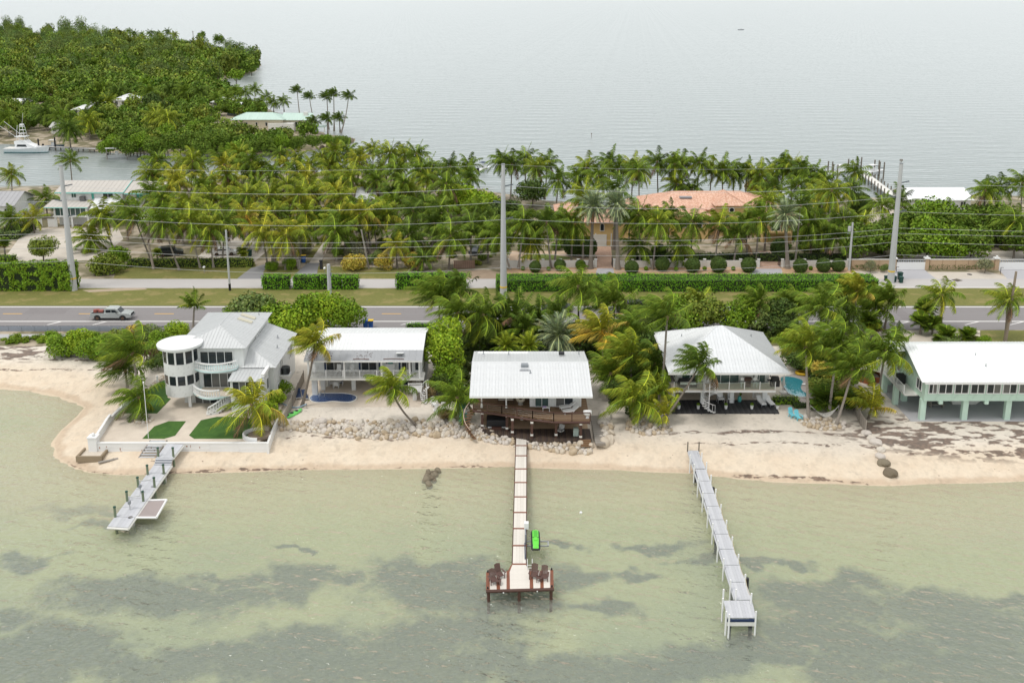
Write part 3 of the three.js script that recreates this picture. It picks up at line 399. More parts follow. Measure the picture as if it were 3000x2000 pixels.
// ---------- second house: white roof, grey porch roof ----------
{
  const t = thing('balcony_house', 'white stilt house with a white and grey roof, long picket balcony and blue pool', 'house', [-18.8, LAND, -124]), B = (n, m, ...a) => bw(t, n, m, ...a), x0 = -26.2, x1 = -11.3, p = t.position;
  const z0 = -118.05, z1 = -120.1, z2 = -124.3, z3 = -130, greyR = worn(0.33, 0.34, 0.36, 2.2, { roughness: 0.6 });
  roofPlane(t, [[x0, YH(5.4), z0], [x1, YH(5.4), z0], [x1, YH(6.0), z1], [x0, YH(6.0), z1]], greyR, 0.9, 0.012); roofPlane(t, [[x0, YH(6.03), z1], [x1, YH(6.03), z1], [x1, YH(6.9), z2], [x0, YH(6.9), z2]], M.whiteRoof, 0.45, 0.035); roofPlane(t, [[x1, YH(5.6), z3], [x0 + 0.9, YH(5.6), z3], [x0, YH(6.9), z2], [x1, YH(6.9), z2]], M.whiteRoof, 0.45, 0.035);
  ridgeBar(t, [x0, YH(6.9), z2], [x1, YH(6.9), z2], M.whiteRoof); B('fascia', M.whiteTrim, x0, x1, YH(5.18), YH(5.36), z0 - 0.08, z0 + 0.04);
  bl(t, 'skylight', M.whiteRoof, 0.95, 0.1, 1.6, -14.2 - p.x, 5.93, -119.4 - p.z, -0.28);
  const wt = [-13, -16, -19.6, -23.2]; // upper wall with doors
  B('wall', M.white, x0 + 0.2, x1 - 0.3, YH(2.7), YH(5.3), -129.4, -121); B('gable', M.white, x0 + 0.21, x1 - 0.31, YH(5.3), YH(5.85), -128.6, -121.2);
  for (const x of [-23.9, -19.4]) windowIn(t, x, x + 1.9, YH(2.85), YH(4.75), -120.95, 2, { name: 'sliding_door', frame: paint(0.6, 0.6, 0.6) }); windowIn(t, -14.2, -12.9, YH(2.8), YH(4.75), -120.95, 2, { name: 'sliding_door' }); windowIn(t, -12.5, -11.9, YH(3), YH(4.75), -120.95, 1);
  for (const x of [-24.2, -21.8, -19.75, -17.2, -16.2, -14.6]) B('shutter', M.navy, x, x + 0.22, YH(2.85), YH(4.75), -120.96, -120.88);
  windowIn(t, -16, -15.3, YH(2.75), YH(4.7), -120.95, 1, { pane: M.teal, name: 'door' });
  B('balcony_floor', M.offwhite, x0 + 0.2, x1 + 0.1, YH(2.42), YH(2.7), -121, -118.85); 
  railing(t, [x0 + 0.4, YH(2.7), -118.98], [-12.9, YH(2.7), -118.98], 1.02, { step: 0.16, posts: 2.25, r: 0.022 }); railing(t, [x0 + 0.4, YH(2.7), -120.9], [x0 + 0.4, YH(2.7), -119.1], 1.02, { step: 0.16 });
  for (const x of [-25.85, -21.3, -16.55, -13.0, -11.75]) B('porch_post', M.whiteTrim, x - 0.11, x + 0.11, YH(2.7), YH(5.2), -119.1, -118.88);
  for (const x of [-24.6, -20.6, -16, -12.2]) { B('stilt', M.white, x - 0.27, x + 0.27, YH(0), YH(2.42), -121.9, -121.4); B('stilt', M.white, x - 0.27, x + 0.27, YH(0), YH(2.42), -128.8, -128.3); }
  B('stilt', M.white, -25.7, -25, YH(0), YH(2.42), -120.2, -119.7);
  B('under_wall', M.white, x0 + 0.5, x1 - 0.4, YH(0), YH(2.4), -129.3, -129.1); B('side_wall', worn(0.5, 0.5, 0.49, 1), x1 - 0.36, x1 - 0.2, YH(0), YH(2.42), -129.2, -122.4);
  B('kitchen_counter', M.offwhite, -25.3, -24.1, YH(0), YH(1.05), -124.2, -122.6); B('counter_top', M.dark, -25.35, -24.05, YH(1.05), YH(1.11), -124.25, -122.55);
  // lower landing and its posts
  B('landing', M.whiteTrim, -13.0, -11.4, YH(1.45), YH(1.6), -119.3, -117.4); B('landing_post', M.white, -12.6, -12.1, YH(0), YH(1.45), -118.6, -118.1); railing(t, [-13, YH(1.6), -117.45], [-11.4, YH(1.6), -117.45], 0.95, { step: 0.13, posts: 1.6 });
  for (let i = 0; i < 5; i++) B('step', M.greyWood, -12.8, -11.6, YH(1.6 + i * 0.22), YH(1.66 + i * 0.22), -119.6 - i * 0.28, -119.3 - i * 0.28);
  windowIn(t, -125.5, -124, YH(3.3), YH(4.6), x1 - 0.24, 1, { axis: 'x', frame: M.dark });
  for (const [u, v] of [[1005, 1040], [975, 1040]]) { }
  spiral(-10.75, LAND, -117.6, 1.75, 0.85, 0.55, 1.6, 'white spiral staircase at the corner of the picket balcony house', 9);
  part(t, 'fallen_branch', merge([tubeG([[-20 - p.x, 5.52, -118.25 - p.z], [-19 - p.x, 5.5, -118.3 - p.z], [-18 - p.x, 5.53, -118.2 - p.z]], 0.05, 10, 5), tubeG([[-16.2 - p.x, 5.52, -118.3 - p.z], [-15 - p.x, 5.55, -118.35 - p.z], [-13.6 - p.x, 5.53, -118.25 - p.z]], 0.045, 10, 5)]), paint(0.14, 0.07, 0.05));
  const leafPile = []; const r = rng(77); for (let i = 0; i < 90; i++) { const k = i % 3, cx = [-25.6, -23.2, -18.7][k] + (r() - 0.5) * [1.6, 1.1, 2][k], f = r(); leafPile.push(boxG(0.16, 0.015, 0.07, cx - p.x, 5.5 + f * 0.42, -118.35 - f * 1.45 - p.z, r() * 3)); } const lp = part(t, 'leaf_litter', merge(leafPile), paint(0.1, 0.06, 0.045)); lp.userData.kind = 'stuff';
}
// ---------- third house: brown decks ----------
{
  const t = thing('deck_house', 'white house with a wide grey metal roof over a slanting brown timber deck', 'house', [2.2, LAND, -114]), B = (n, m, ...a) => bw(t, n, m, ...a), x0 = -4.9, x1 = 9.3, p = t.position;
  roofPlane(t, [[x0, YH(5.2), -107.2], [x1, YH(5.2), -107.2], [x1, YH(6.5), -114.7], [x0, YH(6.5), -114.7]], worn(0.68, 0.695, 0.715, 2.6, { roughness: 0.4, metalness: 0.1 }), 0.36, 0.05); roofPlane(t, [[x1, YH(5.35), -121.5], [x0, YH(5.35), -121.5], [x0, YH(6.5), -114.7], [x1, YH(6.5), -114.7]], M.metalRoof, 0.36, 0.05);  // rear slope in a darker sheet: its shaded side put into the colour
  ridgeBar(t, [x0, YH(6.5), -114.7], [x1, YH(6.5), -114.7], M.whiteRoof); B('fascia', M.whiteTrim, x0, x1, YH(4.98), YH(5.14), -107.3, -107.18);
  for (const x of [x0 + 0.1, x1 - 0.1]) part(t, 'rake_wall', polyG([[[x, YH(2.7), -121], [x, YH(2.7), -112.9], [x, YH(6), -112.9], [x, YH(6.4), -114.7], [x, YH(5.3), -121]].map((q) => [q[0] - p.x, q[1] - p.y, q[2] - p.z])]), M.woodDark);
  B('wall', M.white, 2.1, 8.2, YH(2.7), YH(5.5), -120.8, -110); B('wall', M.white, -4.4, 2.08, YH(2.7), YH(5.6), -120.8, -112.9);
  B('roof_box', M.greySteel, 1.1, 1.95, YH(6.28), YH(6.62), -114.1, -113.4); B('roof_flange', M.steel, 0.9, 2.15, YH(6.05), YH(6.22), -113.15, -112.6); B('roof_box', M.dark, 5.9, 6.6, YH(6.02), YH(6.3), -119, -118.4);
  vent(t, 2.2, YH(6.1), -112.2); vent(t, -3.6, YH(6.15), -118.4); vent(t, -0.4, YH(6.2), -118.1); vent(t, 8.4, YH(6.2), -118.2);
  windowIn(t, 2.75, 4.3, YH(2.8), YH(4.8), -109.94, 2, { name: 'sliding_door', pane: M.glassGreen }); windowIn(t, 5.2, 7.2, YH(2.8), YH(4.85), -109.94, 2, { name: 'sliding_door' });
  windowIn(t, -2.9, -1.6, YH(3.4), YH(4.8), -112.84, 2); windowIn(t, 0.2, 1.9, YH(3.4), YH(4.8), -112.84, 2); windowIn(t, -4.2, -3.2, YH(2.8), YH(4.8), -112.84, 1, { pane: M.offwhite, name: 'door' });
  for (const [u, v] of [[1411, 1193], [1483, 1194]]) { const q = at(u, v, YH(2.72)); B('porch_post', M.whiteTrim, q.x - 0.08, q.x + 0.08, YH(2.72), YH(5.5), q.z - 0.08, q.z + 0.08); B('post_base', M.offwhite, q.x - 0.12, q.x + 0.12, YH(2.72), YH(3.05), q.z - 0.12, q.z + 0.12); }
  // the slanting deck, board by board
  const edge = [[1386, 1199], [1470, 1211], [1560, 1226], [1622, 1233], [1729, 1233]].map(([u, v]) => at(u, v, YH(2.6))), fx = (x) => { for (let i = 1; i < edge.length; i++) if (x <= edge[i].x || i === edge.length - 1) { const f = sat((x - edge[i - 1].x) / (edge[i].x - edge[i - 1].x)); return mixv(edge[i - 1].z, edge[i].z, f); } };
  const dx0 = edge[0].x, dx1 = edge[4].x, deckMat = [worn(0.2, 0.125, 0.07, 0.7), worn(0.17, 0.1, 0.055, 0.8), worn(0.23, 0.15, 0.085, 0.6)];
  for (let z = -112.7, k = 0; z < -105.6; z += 0.24, k++) { const zz = z + 0.23; let a = dx0; if (fx(dx0) < zz) { for (a = dx0; a < dx1 && fx(a) < zz; a += 0.05); } if (a < dx1 - 0.2) B('deck_board', deckMat[k % 3], a, dx1, YH(2.55), YH(2.62), z, zz); }
  for (let i = 1; i < edge.length; i++) part(t, 'deck_beam', barG(edge[i - 1].clone().sub(p).setY(2.42).toArray(), edge[i].clone().sub(p).setY(2.42).toArray(), 0.17, 4), M.woodDark);
  for (let i = 1; i < edge.length; i++) { const a = edge[i - 1].clone().sub(p), b = edge[i].clone().sub(p), up = (q, h) => [q.x, 2.6 + h, q.z], n = Math.max(1, Math.round(a.distanceTo(b) / 1.7)); part(t, 'deck_rail', barG(up(a, 1.02), up(b, 1.02), 0.06), M.woodDark); for (let k = 0; k <= n; k++) { const q = a.clone().lerp(b, k / n); part(t, 'rail_post', boxG(0.1, 1.05, 0.1, q.x, 3.1, q.z), M.woodDark); } for (const h of [0.3, 0.55, 0.8]) part(t, 'rail_cable', barG(up(a, h), up(b, h), 0.008, 4), M.steel); }
  B('deck_beam', M.woodDark, dx1 - 0.15, dx1, YH(2.2), YH(2.54), -113, edge[4].z);
  // ground level: dark boards in front, pale slab behind
  B('ground_slab', M.tan, -3.6, 9, YH(-0.1), YH(0.2), -121, -109.3);
  const dk = [worn(0.075, 0.05, 0.04, 0.6), worn(0.06, 0.042, 0.036, 0.7), worn(0.09, 0.062, 0.045, 0.5)];
  for (let x = -3.5, k = 0; x < 9.1; x += 0.24, k++) B('deck_plank', dk[k % 3], x, x + 0.226, YH(-0.1), YH(0.22), -109.28, mixv(-108.6, -106.4, sat((x + 3.5) / 6)));
  for (const [u, v] of [[1413, 1254], [1485, 1262], [1501, 1273], [1558, 1282], [1629, 1281], [1701, 1287]]) { const q = at(u, v, YH(0.22)); B('column', M.woodDark, q.x - 0.14, q.x + 0.14, YH(0.22), YH(2.5), q.z - 0.14, q.z + 0.14); for (const h of [0.5, 2.05]) B('column_collar', M.offwhite, q.x - 0.16, q.x + 0.16, YH(h), YH(h + 0.22), q.z - 0.16, q.z + 0.16); }
  for (const x of [-3.6, 1.2, 3.4, 6.2, 8.3]) { B('inner_post', M.whiteTrim, x - 0.15, x + 0.15, YH(0.2), YH(2.55), -112, -111.7); }
  B('back_wall', M.woodDark, -4.4, 9, YH(0.2), YH(2.55), -118.3, -118.1);
  for (let i = 0; i < 4; i++) B('step', M.wood, 7.9, 9.1, YH(-0.1), YH(0.22 - 0.12 * i), -106.39 + i * 0.3, -106.1 + i * 0.3);
  // boardwalk along the right side
  for (let z = -113, k = 0; z < -105.4; z += 0.3, k++) B('walk_board', [M.greyWood, worn(0.25, 0.22, 0.19, 0.5)][k % 2], 9.55, 10.7, YH(-0.02), YH(0.24), z, z + 0.28);
}
// ---------- fourth house: white hip roof ----------
{
  const t = thing('hip_roof_house', 'white stilt house with a steep white hip roof, glass balcony and black ground deck', 'house', [26.4, LAND, -120.7]), B = (n, m, ...a) => bw(t, n, m, ...a), p = t.position;
  const E = YH(5.6), A = [26.0, YH(9.05), -120.6], C = [26.8, YH(9.05), -120.8], q = [[18.95, E, -113.4], [33.7, E, -113.4], [34, E, -128], [19.3, E, -128]];
  roofPlane(t, [q[0], q[1], C, A], worn(0.71, 0.73, 0.76, 2.4, { roughness: 0.42 }), 0.4, 0.045); roofPlane(t, [q[1], q[2], C], M.metalRoof, 0.4, 0.045); roofPlane(t, [q[2], q[3], A, C], M.whiteRoof, 0.4, 0.045); roofPlane(t, [q[3], q[0], A], M.whiteRoof, 0.4, 0.045);  // right slope takes the darker metal: shade on that side painted into the roof
  for (const [a, b] of [[q[0], A], [q[1], C], [q[2], C], [q[3], A], [A, C]]) ridgeBar(t, a, b, M.whiteRoof);
  B('fascia', M.whiteTrim, 18.95, 33.7, YH(5.36), YH(5.54), -113.5, -113.4); B('soffit', M.whiteTrim, 19.2, 33.6, YH(5.3), YH(5.36), -127.8, -113.5);
  vent(t, 22, YH(7), -122.5); vent(t, 31, YH(7), -122.5);
  B('wall', M.white, 20.6, 32.2, YH(2.7), YH(5.3), -127.2, -117.2);
  windowIn(t, 21.3, 23.3, YH(2.8), YH(4.9), -117.14, 2, { name: 'sliding_door', pane: M.glassGreen }); windowIn(t, 25, 28.4, YH(2.8), YH(4.9), -117.14, 3, { name: 'sliding_door', pane: M.glassGreen }); windowIn(t, 30.2, 31.7, YH(2.8), YH(4.9), -117.14, 2, { name: 'sliding_door', pane: M.glassGreen });
  B('balcony_floor', M.patio, 19.9, 32.6, YH(2.6), YH(2.72), -117.2, -115.2); B('balcony_edge', M.whiteTrim, 19.9, 32.6, YH(2.36), YH(2.6), -117.1, -115.1);
  const gp = (x0, x1) => { const n = Math.max(1, Math.round((x1 - x0) / 2)); for (let i = 0; i <= n; i++) B('rail_post', M.whiteTrim, mixv(x0, x1, i / n) - 0.045, mixv(x0, x1, i / n) + 0.045, YH(2.72), YH(3.75), -115.22, -115.13); for (let i = 0; i < n; i++) B('glass_panel', M.clear, mixv(x0, x1, i / n) + 0.06, mixv(x0, x1, (i + 1) / n) - 0.06, YH(2.8), YH(3.66), -115.185, -115.165); B('hand_rail', M.dark, x0, x1, YH(3.72), YH(3.78), -115.24, -115.14); };
  gp(20, 23.6); gp(24.9, 32.5);
  B('stair_gate', M.whiteTrim, 23.6, 23.66, YH(2.72), YH(3.75), -115.2, -114.2); B('stair_gate', M.whiteTrim, 24.84, 24.9, YH(2.72), YH(3.75), -115.2, -114.2);
  spiral(24.25, LAND + 0.12, -114.4, 2.6, 0.95, 1.0, 0.6, 'white spiral staircase in front of the glass balcony');
  for (const [a, b] of [[20.1, 20.5], [23.7, 24.2], [27.4, 27.9], [31.5, 32.1]]) { B('stilt', M.white, a, b, YH(0.1), YH(2.36), -117.4, -117); B('stilt', M.white, a, b, YH(0.1), YH(2.36), -126.8, -126.4); }
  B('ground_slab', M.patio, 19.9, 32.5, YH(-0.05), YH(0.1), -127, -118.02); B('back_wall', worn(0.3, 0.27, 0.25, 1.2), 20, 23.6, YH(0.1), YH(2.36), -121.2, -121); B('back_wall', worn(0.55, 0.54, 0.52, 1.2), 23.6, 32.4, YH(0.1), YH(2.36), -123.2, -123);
  B('wall_mural', M.aqua, 25.2, 26.6, YH(0.7), YH(2.0), -122.98, -122.94);
  const bd = [worn(0.03, 0.03, 0.033, 0.5), worn(0.045, 0.045, 0.048, 0.7), worn(0.022, 0.022, 0.025, 0.4)];
  for (let x = 19.7, k = 0; x < 32.75; x += 0.22, k++) B('deck_plank', bd[k % 3], x, x + 0.208, YH(-0.05), YH(0.14 + 0.004 * (k % 2)), -118, -114.0);
  for (let x = 20.2; x < 33; x += 3) B('deck_post', M.dark, x, x + 0.14, YH(-0.1), YH(0.22), -114.02, -113.9);
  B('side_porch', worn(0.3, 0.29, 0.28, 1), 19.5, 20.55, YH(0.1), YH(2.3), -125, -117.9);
  B('eave_strut', M.dark, 20.2, 20.28, YH(3.7), YH(5.3), -116.8, -116.7); B('eave_strut', M.dark, 32.2, 32.28, YH(3.7), YH(5.3), -116.8, -116.7);
}
// ---------- fifth house: mint green ----------
{
  const t = thing('mint_house', 'mint green stilt house with a bright white metal roof at the right edge', 'house', [58, LAND, -117.5]), B = (n, m, ...a) => bw(t, n, m, ...a), p = t.position;
  const q = [[48.6, YH(5.5), -110.7], [68.6, YH(5.5), -110.7], [63.5, YH(7.7), -117.7], [49, YH(7.7), -117.7]];
  const wr = worn(0.82, 0.84, 0.845, 3, { roughness: 0.45 });
  roofPlane(t, q, wr, 0.42, 0.035); roofPlane(t, [[68.6, YH(5.5), -124.7], [47.6, YH(5.5), -124.7], [49, YH(7.7), -117.7], [63.5, YH(7.7), -117.7]], wr, 0.42, 0.035); roofPlane(t, [[68.6, YH(5.5), -110.7], [68.6, YH(5.5), -124.7], [63.5, YH(7.7), -117.7]], wr, 0.42, 0.035);
  ridgeBar(t, q[3], q[2], wr); ridgeBar(t, q[2], q[1], wr); B('fascia', M.whiteTrim, 49, 68.5, YH(5.24), YH(5.42), -110.8, -110.68);
  roofPlane(t, [[47.4, YH(7.0), -117.2], [49, YH(7.0), -117.2], [49, YH(7.4), -120], [47.4, YH(7.4), -120]], wr, 0.42, 0.03);
  part(t, 'rake_trim', barG([49 - p.x, 5.42, -110.7 - p.z], [49 - p.x, 7.62, -117.7 - p.z], 0.1, 4), M.whiteTrim);
  vent(t, 57, YH(7.0), -115.6); vent(t, 57.4, YH(6.4), -113.6);
  B('wall', M.mint, 49.5, 67.9, YH(2.7), YH(5.24), -124, -111.7); part(t, 'gable', polyG([[[49.52, YH(5.2), -111.7], [49.52, YH(7.5), -117.7], [49.52, YH(5.2), -124]].map((v) => [v[0] - p.x, v[1] - p.y, v[2] - p.z])]), M.mint);
  windowIn(t, 49.95, 50.85, YH(3.75), YH(4.85), -111.64, 2, { t: 0.09 });
  for (let k = 0; k < 9; k++) { const x = 51.15 + k * 1.92; windowIn(t, x, x + 1.55, YH(3.75), YH(4.85), -111.64, 2, { t: 0.09 }); B('siding_batten', M.mint, x - 0.22, x - 0.14, YH(2.72), YH(5.2), -111.72, -111.66); }
  for (const h of [2.95, 3.2, 3.45]) B('siding_groove', worn(0.36, 0.54, 0.44, 1), 49.5, 67.9, YH(h), YH(h + 0.02), -111.7, -111.688);
  windowIn(t, -114, -112.6, YH(3.6), YH(4.8), 49.46, 2, { axis: 'x', dir: -1, t: 0.09 }); windowIn(t, -121.6, -120.6, YH(3.6), YH(4.9), 49.46, 1, { axis: 'x', dir: -1 }); windowIn(t, -120.2, -119.4, YH(3.4), YH(5), 49.46, 1, { axis: 'x', dir: -1 });
  B('walkway', M.offwhite, 47.9, 49.5, YH(2.55), YH(2.7), -123.5, -113.6); railing(t, [47.95, YH(2.7), -123.4], [47.95, YH(2.7), -114], 1, { step: 0.2, posts: 2.4 });
  for (const [z, h] of [[-123.2, 5.6], [-119.6, 6.95], [-117.4, 6.95]]) B('porch_post', M.whiteTrim, 47.9, 48.04, YH(2.7), YH(h), z, z + 0.14);
  for (const x of [49.7, 54.8, 60, 65.2]) for (const z of [-112.4, -118, -123.4]) B('stilt', M.mint, x - 0.33, x + 0.33, YH(0.05), YH(2.7), z - 0.28, z + 0.28);
  for (const z of [-120.8, -117]) B('stilt', M.mint, 47.9, 48.5, YH(0), YH(2.55), z - 0.3, z + 0.3);
  for (const x of [51.3, 56.8, 62]) B('beam_end', M.mint, x, x + 0.45, YH(2.3), YH(2.7), -112, -111.6);
  B('ground_slab', M.grey, 48.2, 68.2, YH(-0.1), YH(0.05), -124, -111.8); B('slab_step', M.grey, 63.5, 67.5, YH(-0.15), YH(0.02), -111.79, -110);
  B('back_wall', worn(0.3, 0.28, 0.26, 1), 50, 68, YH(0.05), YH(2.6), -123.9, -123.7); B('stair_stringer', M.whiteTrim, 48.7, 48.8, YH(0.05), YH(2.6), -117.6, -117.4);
  const ac = thing('air_conditioner', 'black boxy air conditioner on the side walkway of the mint green house', 'air conditioner', [48.8, YH(2.7), -117.4]); bl(ac, 'body', M.black, 0.9, 1.15, 0.95, 0, 0.575, 0); part(ac, 'fan_grille', cylG(0.38, 0.38, 0.05, 0, 1.18, 0, 14), M.dark); for (let k = 0; k < 6; k++) bl(ac, 'louvre', M.dark, 0.94, 0.03, 0.99, 0, 0.2 + k * 0.15, 0);
}
// ---------- palms: fronds bent by the wind from the right, each frond a part ----------
const leafM = (r, g, b, o = {}) => { const m = new THREE.MeshPhysicalMaterial({ vertexColors: true, side: THREE.DoubleSide, roughness: 0.7, specularIntensity: 0.35, ...o }); m.color.setRGB(r, g, b); return m; };
const LEAF = { deep: leafM(0.09, 0.15, 0.016), green: leafM(0.13, 0.205, 0.018), bright: leafM(0.215, 0.275, 0.022), lime: leafM(0.285, 0.305, 0.026), straw: leafM(0.34, 0.28, 0.05), gold: leafM(0.52, 0.37, 0.045), silver: leafM(0.21, 0.27, 0.15), brown: leafM(0.16, 0.105, 0.06) };
const trunkTex = tex(64, 256, (u, v) => { const q = 0.82 + 0.3 * fbm(u * 4, v * 40, 401, 3, 4) - 0.16 * (Math.sin(v * 2 * Math.PI * 24) > 0.7 ? 1 : 0); return [q, q, q]; });
const trunkM = [[0.27, 0.235, 0.2], [0.2, 0.17, 0.14], [0.33, 0.29, 0.25]].map((c) => { const m = new THREE.MeshStandardMaterial({ map: trunkTex, roughness: 0.9 }); m.color.setRGB(...c); return m; });
function frondG({ az, el, len = 4.2, wind = 0.5, droop = 0.55, seed = 1, n = 30, leaf = 1.0, wide = 0.092, spread = 0.8, stiff = 0 }) {
  const r = rng(seed), P = [], C = [], N = 14, pts = [], dir = new THREE.Vector3(Math.cos(az) * Math.cos(el), Math.sin(el), Math.sin(az) * Math.cos(el)), p = new THREE.Vector3();
  const ds = len / N, W = new THREE.Vector3(-1, 0.02, 0.06);
  for (let i = 0; i <= N; i++) { pts.push([p.clone(), dir.clone()]); p.addScaledVector(dir, ds); const t = (i + 1) / N; dir.addScaledVector(W, wind * 0.17 * t * (0.7 + r() * 0.6)); dir.y -= droop * 0.2 * t * (0.8 + 0.4 * r()); dir.normalize(); }
  const tri = (a, b, c, k) => { P.push(a.x, a.y, a.z, b.x, b.y, b.z, c.x, c.y, c.z); for (let q = 0; q < 3; q++) C.push(...k); };
  for (let i = 0; i < N; i++) { const [a, d] = pts[i], [b] = pts[i + 1], s = d.clone().cross(Y).normalize(), w0 = 0.06 * (1 - i / N * 0.8), w1 = 0.06 * (1 - (i + 1) / N * 0.8), k = [3.1, 2.7, 2.2]; const a0 = a.clone().addScaledVector(s, w0), a1 = a.clone().addScaledVector(s, -w0), b0 = b.clone().addScaledVector(s, w1), b1 = b.clone().addScaledVector(s, -w1); a0.y += 0.02; a1.y += 0.02; b0.y += 0.02; b1.y += 0.02; tri(a0, a1, b0, k); tri(a1, b1, b0, k); }
  for (let i = 0; i < n; i++) for (const sd of [-1, 1]) {
    const t = 0.1 + 0.88 * (i + r() * 0.7) / n, f = t * N, q = Math.min(N - 1, Math.floor(f)), a = pts[q][0].clone().lerp(pts[q + 1][0], f - q), d = pts[q][1], s = d.clone().cross(Y).normalize().multiplyScalar(sd), u = s.clone().cross(d).multiplyScalar(sd);
    const L = leaf * (0.35 + 0.85 * Math.sin(Math.PI * Math.pow(mixv(0.12, 0.96, t), 0.8))) * (0.85 + 0.3 * r()), o = s.clone().multiplyScalar(spread).addScaledVector(d, 0.62).addScaledVector(u, 0.12 * (r() - 0.3)); o.y -= (0.3 + 0.45 * r()) * (1 - stiff); o.x -= wind * (0.3 + 0.45 * r()); o.z += (r() - 0.5) * 0.3; o.y += (r() - 0.5) * 0.25; o.normalize();
    const m = a.clone().addScaledVector(o, L * 0.5), e = a.clone().addScaledVector(o, L); e.y -= L * 0.22 * (1 - stiff); e.x -= L * 0.14 * wind; const h = d.clone().multiplyScalar(wide * 0.5), w = 0.55 + 0.95 * r() * r() + 0.1, k = [w * (1 + 0.35 * (r() - 0.4)), w, w * (0.8 + 0.4 * r())];
    tri(a.clone().sub(h), m.clone().add(h), a.clone().add(h), k); tri(a.clone().sub(h), m.clone().sub(h), m.clone().add(h), k); tri(m.clone().sub(h), e, m.clone().add(h), k);
  }
  const g = new THREE.BufferGeometry(); g.setAttribute('position', new THREE.Float32BufferAttribute(P, 3)); g.setAttribute('color', new THREE.Float32BufferAttribute(C, 3)); g.computeVertexNormals(); return g;
}
function crownSet(seed, { wind, count, len, droop, low = -0.5, high = 1.35, leaf, n, wide, stiff = 0, spread, dead = 0.12 }) { // a list of [geometry, age]
  const r = rng(seed), out = [];
  for (let i = 0; i < count; i++) { const age = (i + 0.5) / count, az = i * 2.399963 + (r() - 0.5) * 0.5, el = mixv(high, low, Math.pow(age, 0.85)) + (r() - 0.5) * 0.2; out.push([frondG({ az, el, len: len * (0.72 + 0.36 * Math.sin(Math.PI * mixv(0.15, 0.85, age))) * (0.9 + 0.2 * r()), wind, droop: droop * (0.7 + 0.6 * r()), seed: seed * 100 + i, leaf, n, wide, stiff, spread }), age, r()]); }
  return out;
}
const CROWN = {
  gale: [crownSet(1, { wind: 1.25, count: 22, len: 4.1, droop: 0.55, low: -0.35, leaf: 1.1, n: 42 }), crownSet(2, { wind: 1.1, count: 21, len: 3.9, droop: 0.7, low: -0.5, leaf: 1.1, n: 42 }), crownSet(3, { wind: 1.4, count: 21, len: 4.0, droop: 0.5, low: -0.2, leaf: 1.1, n: 42 })],
  breeze: [crownSet(4, { wind: 0.75, count: 21, len: 4.2, droop: 0.85, low: -0.75, leaf: 1.1, n: 38 }), crownSet(5, { wind: 0.6, count: 19, len: 4.3, droop: 0.8, low: -0.6, leaf: 1, n: 38 }), crownSet(6, { wind: 0.85, count: 20, len: 4.0, droop: 0.95, low: -0.8, leaf: 1.1, n: 38 })],
  calm: [crownSet(14, { wind: 0.32, count: 26, len: 4.2, droop: 1.0, low: -1.0, leaf: 1.0, n: 34, wide: 0.1 }), crownSet(15, { wind: 0.25, count: 24, len: 4.3, droop: 0.95, low: -0.9, leaf: 1.05, n: 34, wide: 0.1 }), crownSet(16, { wind: 0.4, count: 25, len: 4.1, droop: 1.1, low: -1.0, leaf: 1.0, n: 34, wide: 0.1 })],
  young: [crownSet(7, { wind: 0.45, count: 13, len: 3.6, droop: 0.55, low: 0.25, high: 1.45, leaf: 0.8, n: 38 }), crownSet(8, { wind: 0.6, count: 12, len: 3.4, droop: 0.6, low: 0.2, high: 1.4, leaf: 0.8, n: 38 })],
  date: [crownSet(9, { wind: 0.12, count: 66, len: 2.6, droop: 0.6, low: -1.1, high: 1.45, leaf: 0.6, n: 24, wide: 0.07, stiff: 0.7, spread: 0.5 })],
  fan: [crownSet(10, { wind: 0.1, count: 22, len: 1.15, droop: 0.35, low: -0.5, high: 1.4, leaf: 0.8, n: 9, wide: 0.15, stiff: 0.75, spread: 1.1 }), crownSet(11, { wind: 0.1, count: 18, len: 1.0, droop: 0.3, low: -0.2, high: 1.45, leaf: 0.75, n: 9, wide: 0.15, stiff: 0.75, spread: 1.1 })],
};
const ageTone = { deep: ['deep', 'deep', 'green', 'green'], green: ['green', 'green', 'deep', 'bright'], bright: ['bright', 'green', 'bright', 'lime'], lime: ['lime', 'bright', 'lime', 'straw'], gold: ['lime', 'straw', 'gold', 'gold'], silver: ['silver', 'silver', 'silver', 'silver'] };
const farCrown = new Map(); // whole crowns for palms too far off to show single fronds
function wholeCrown(kind, v) { const k = kind + v; if (!farCrown.has(k)) farCrown.set(k, mergeGeometries(CROWN[kind][v].map((f) => f[0]))); return farCrown.get(k); }
let palmSeed = 1;
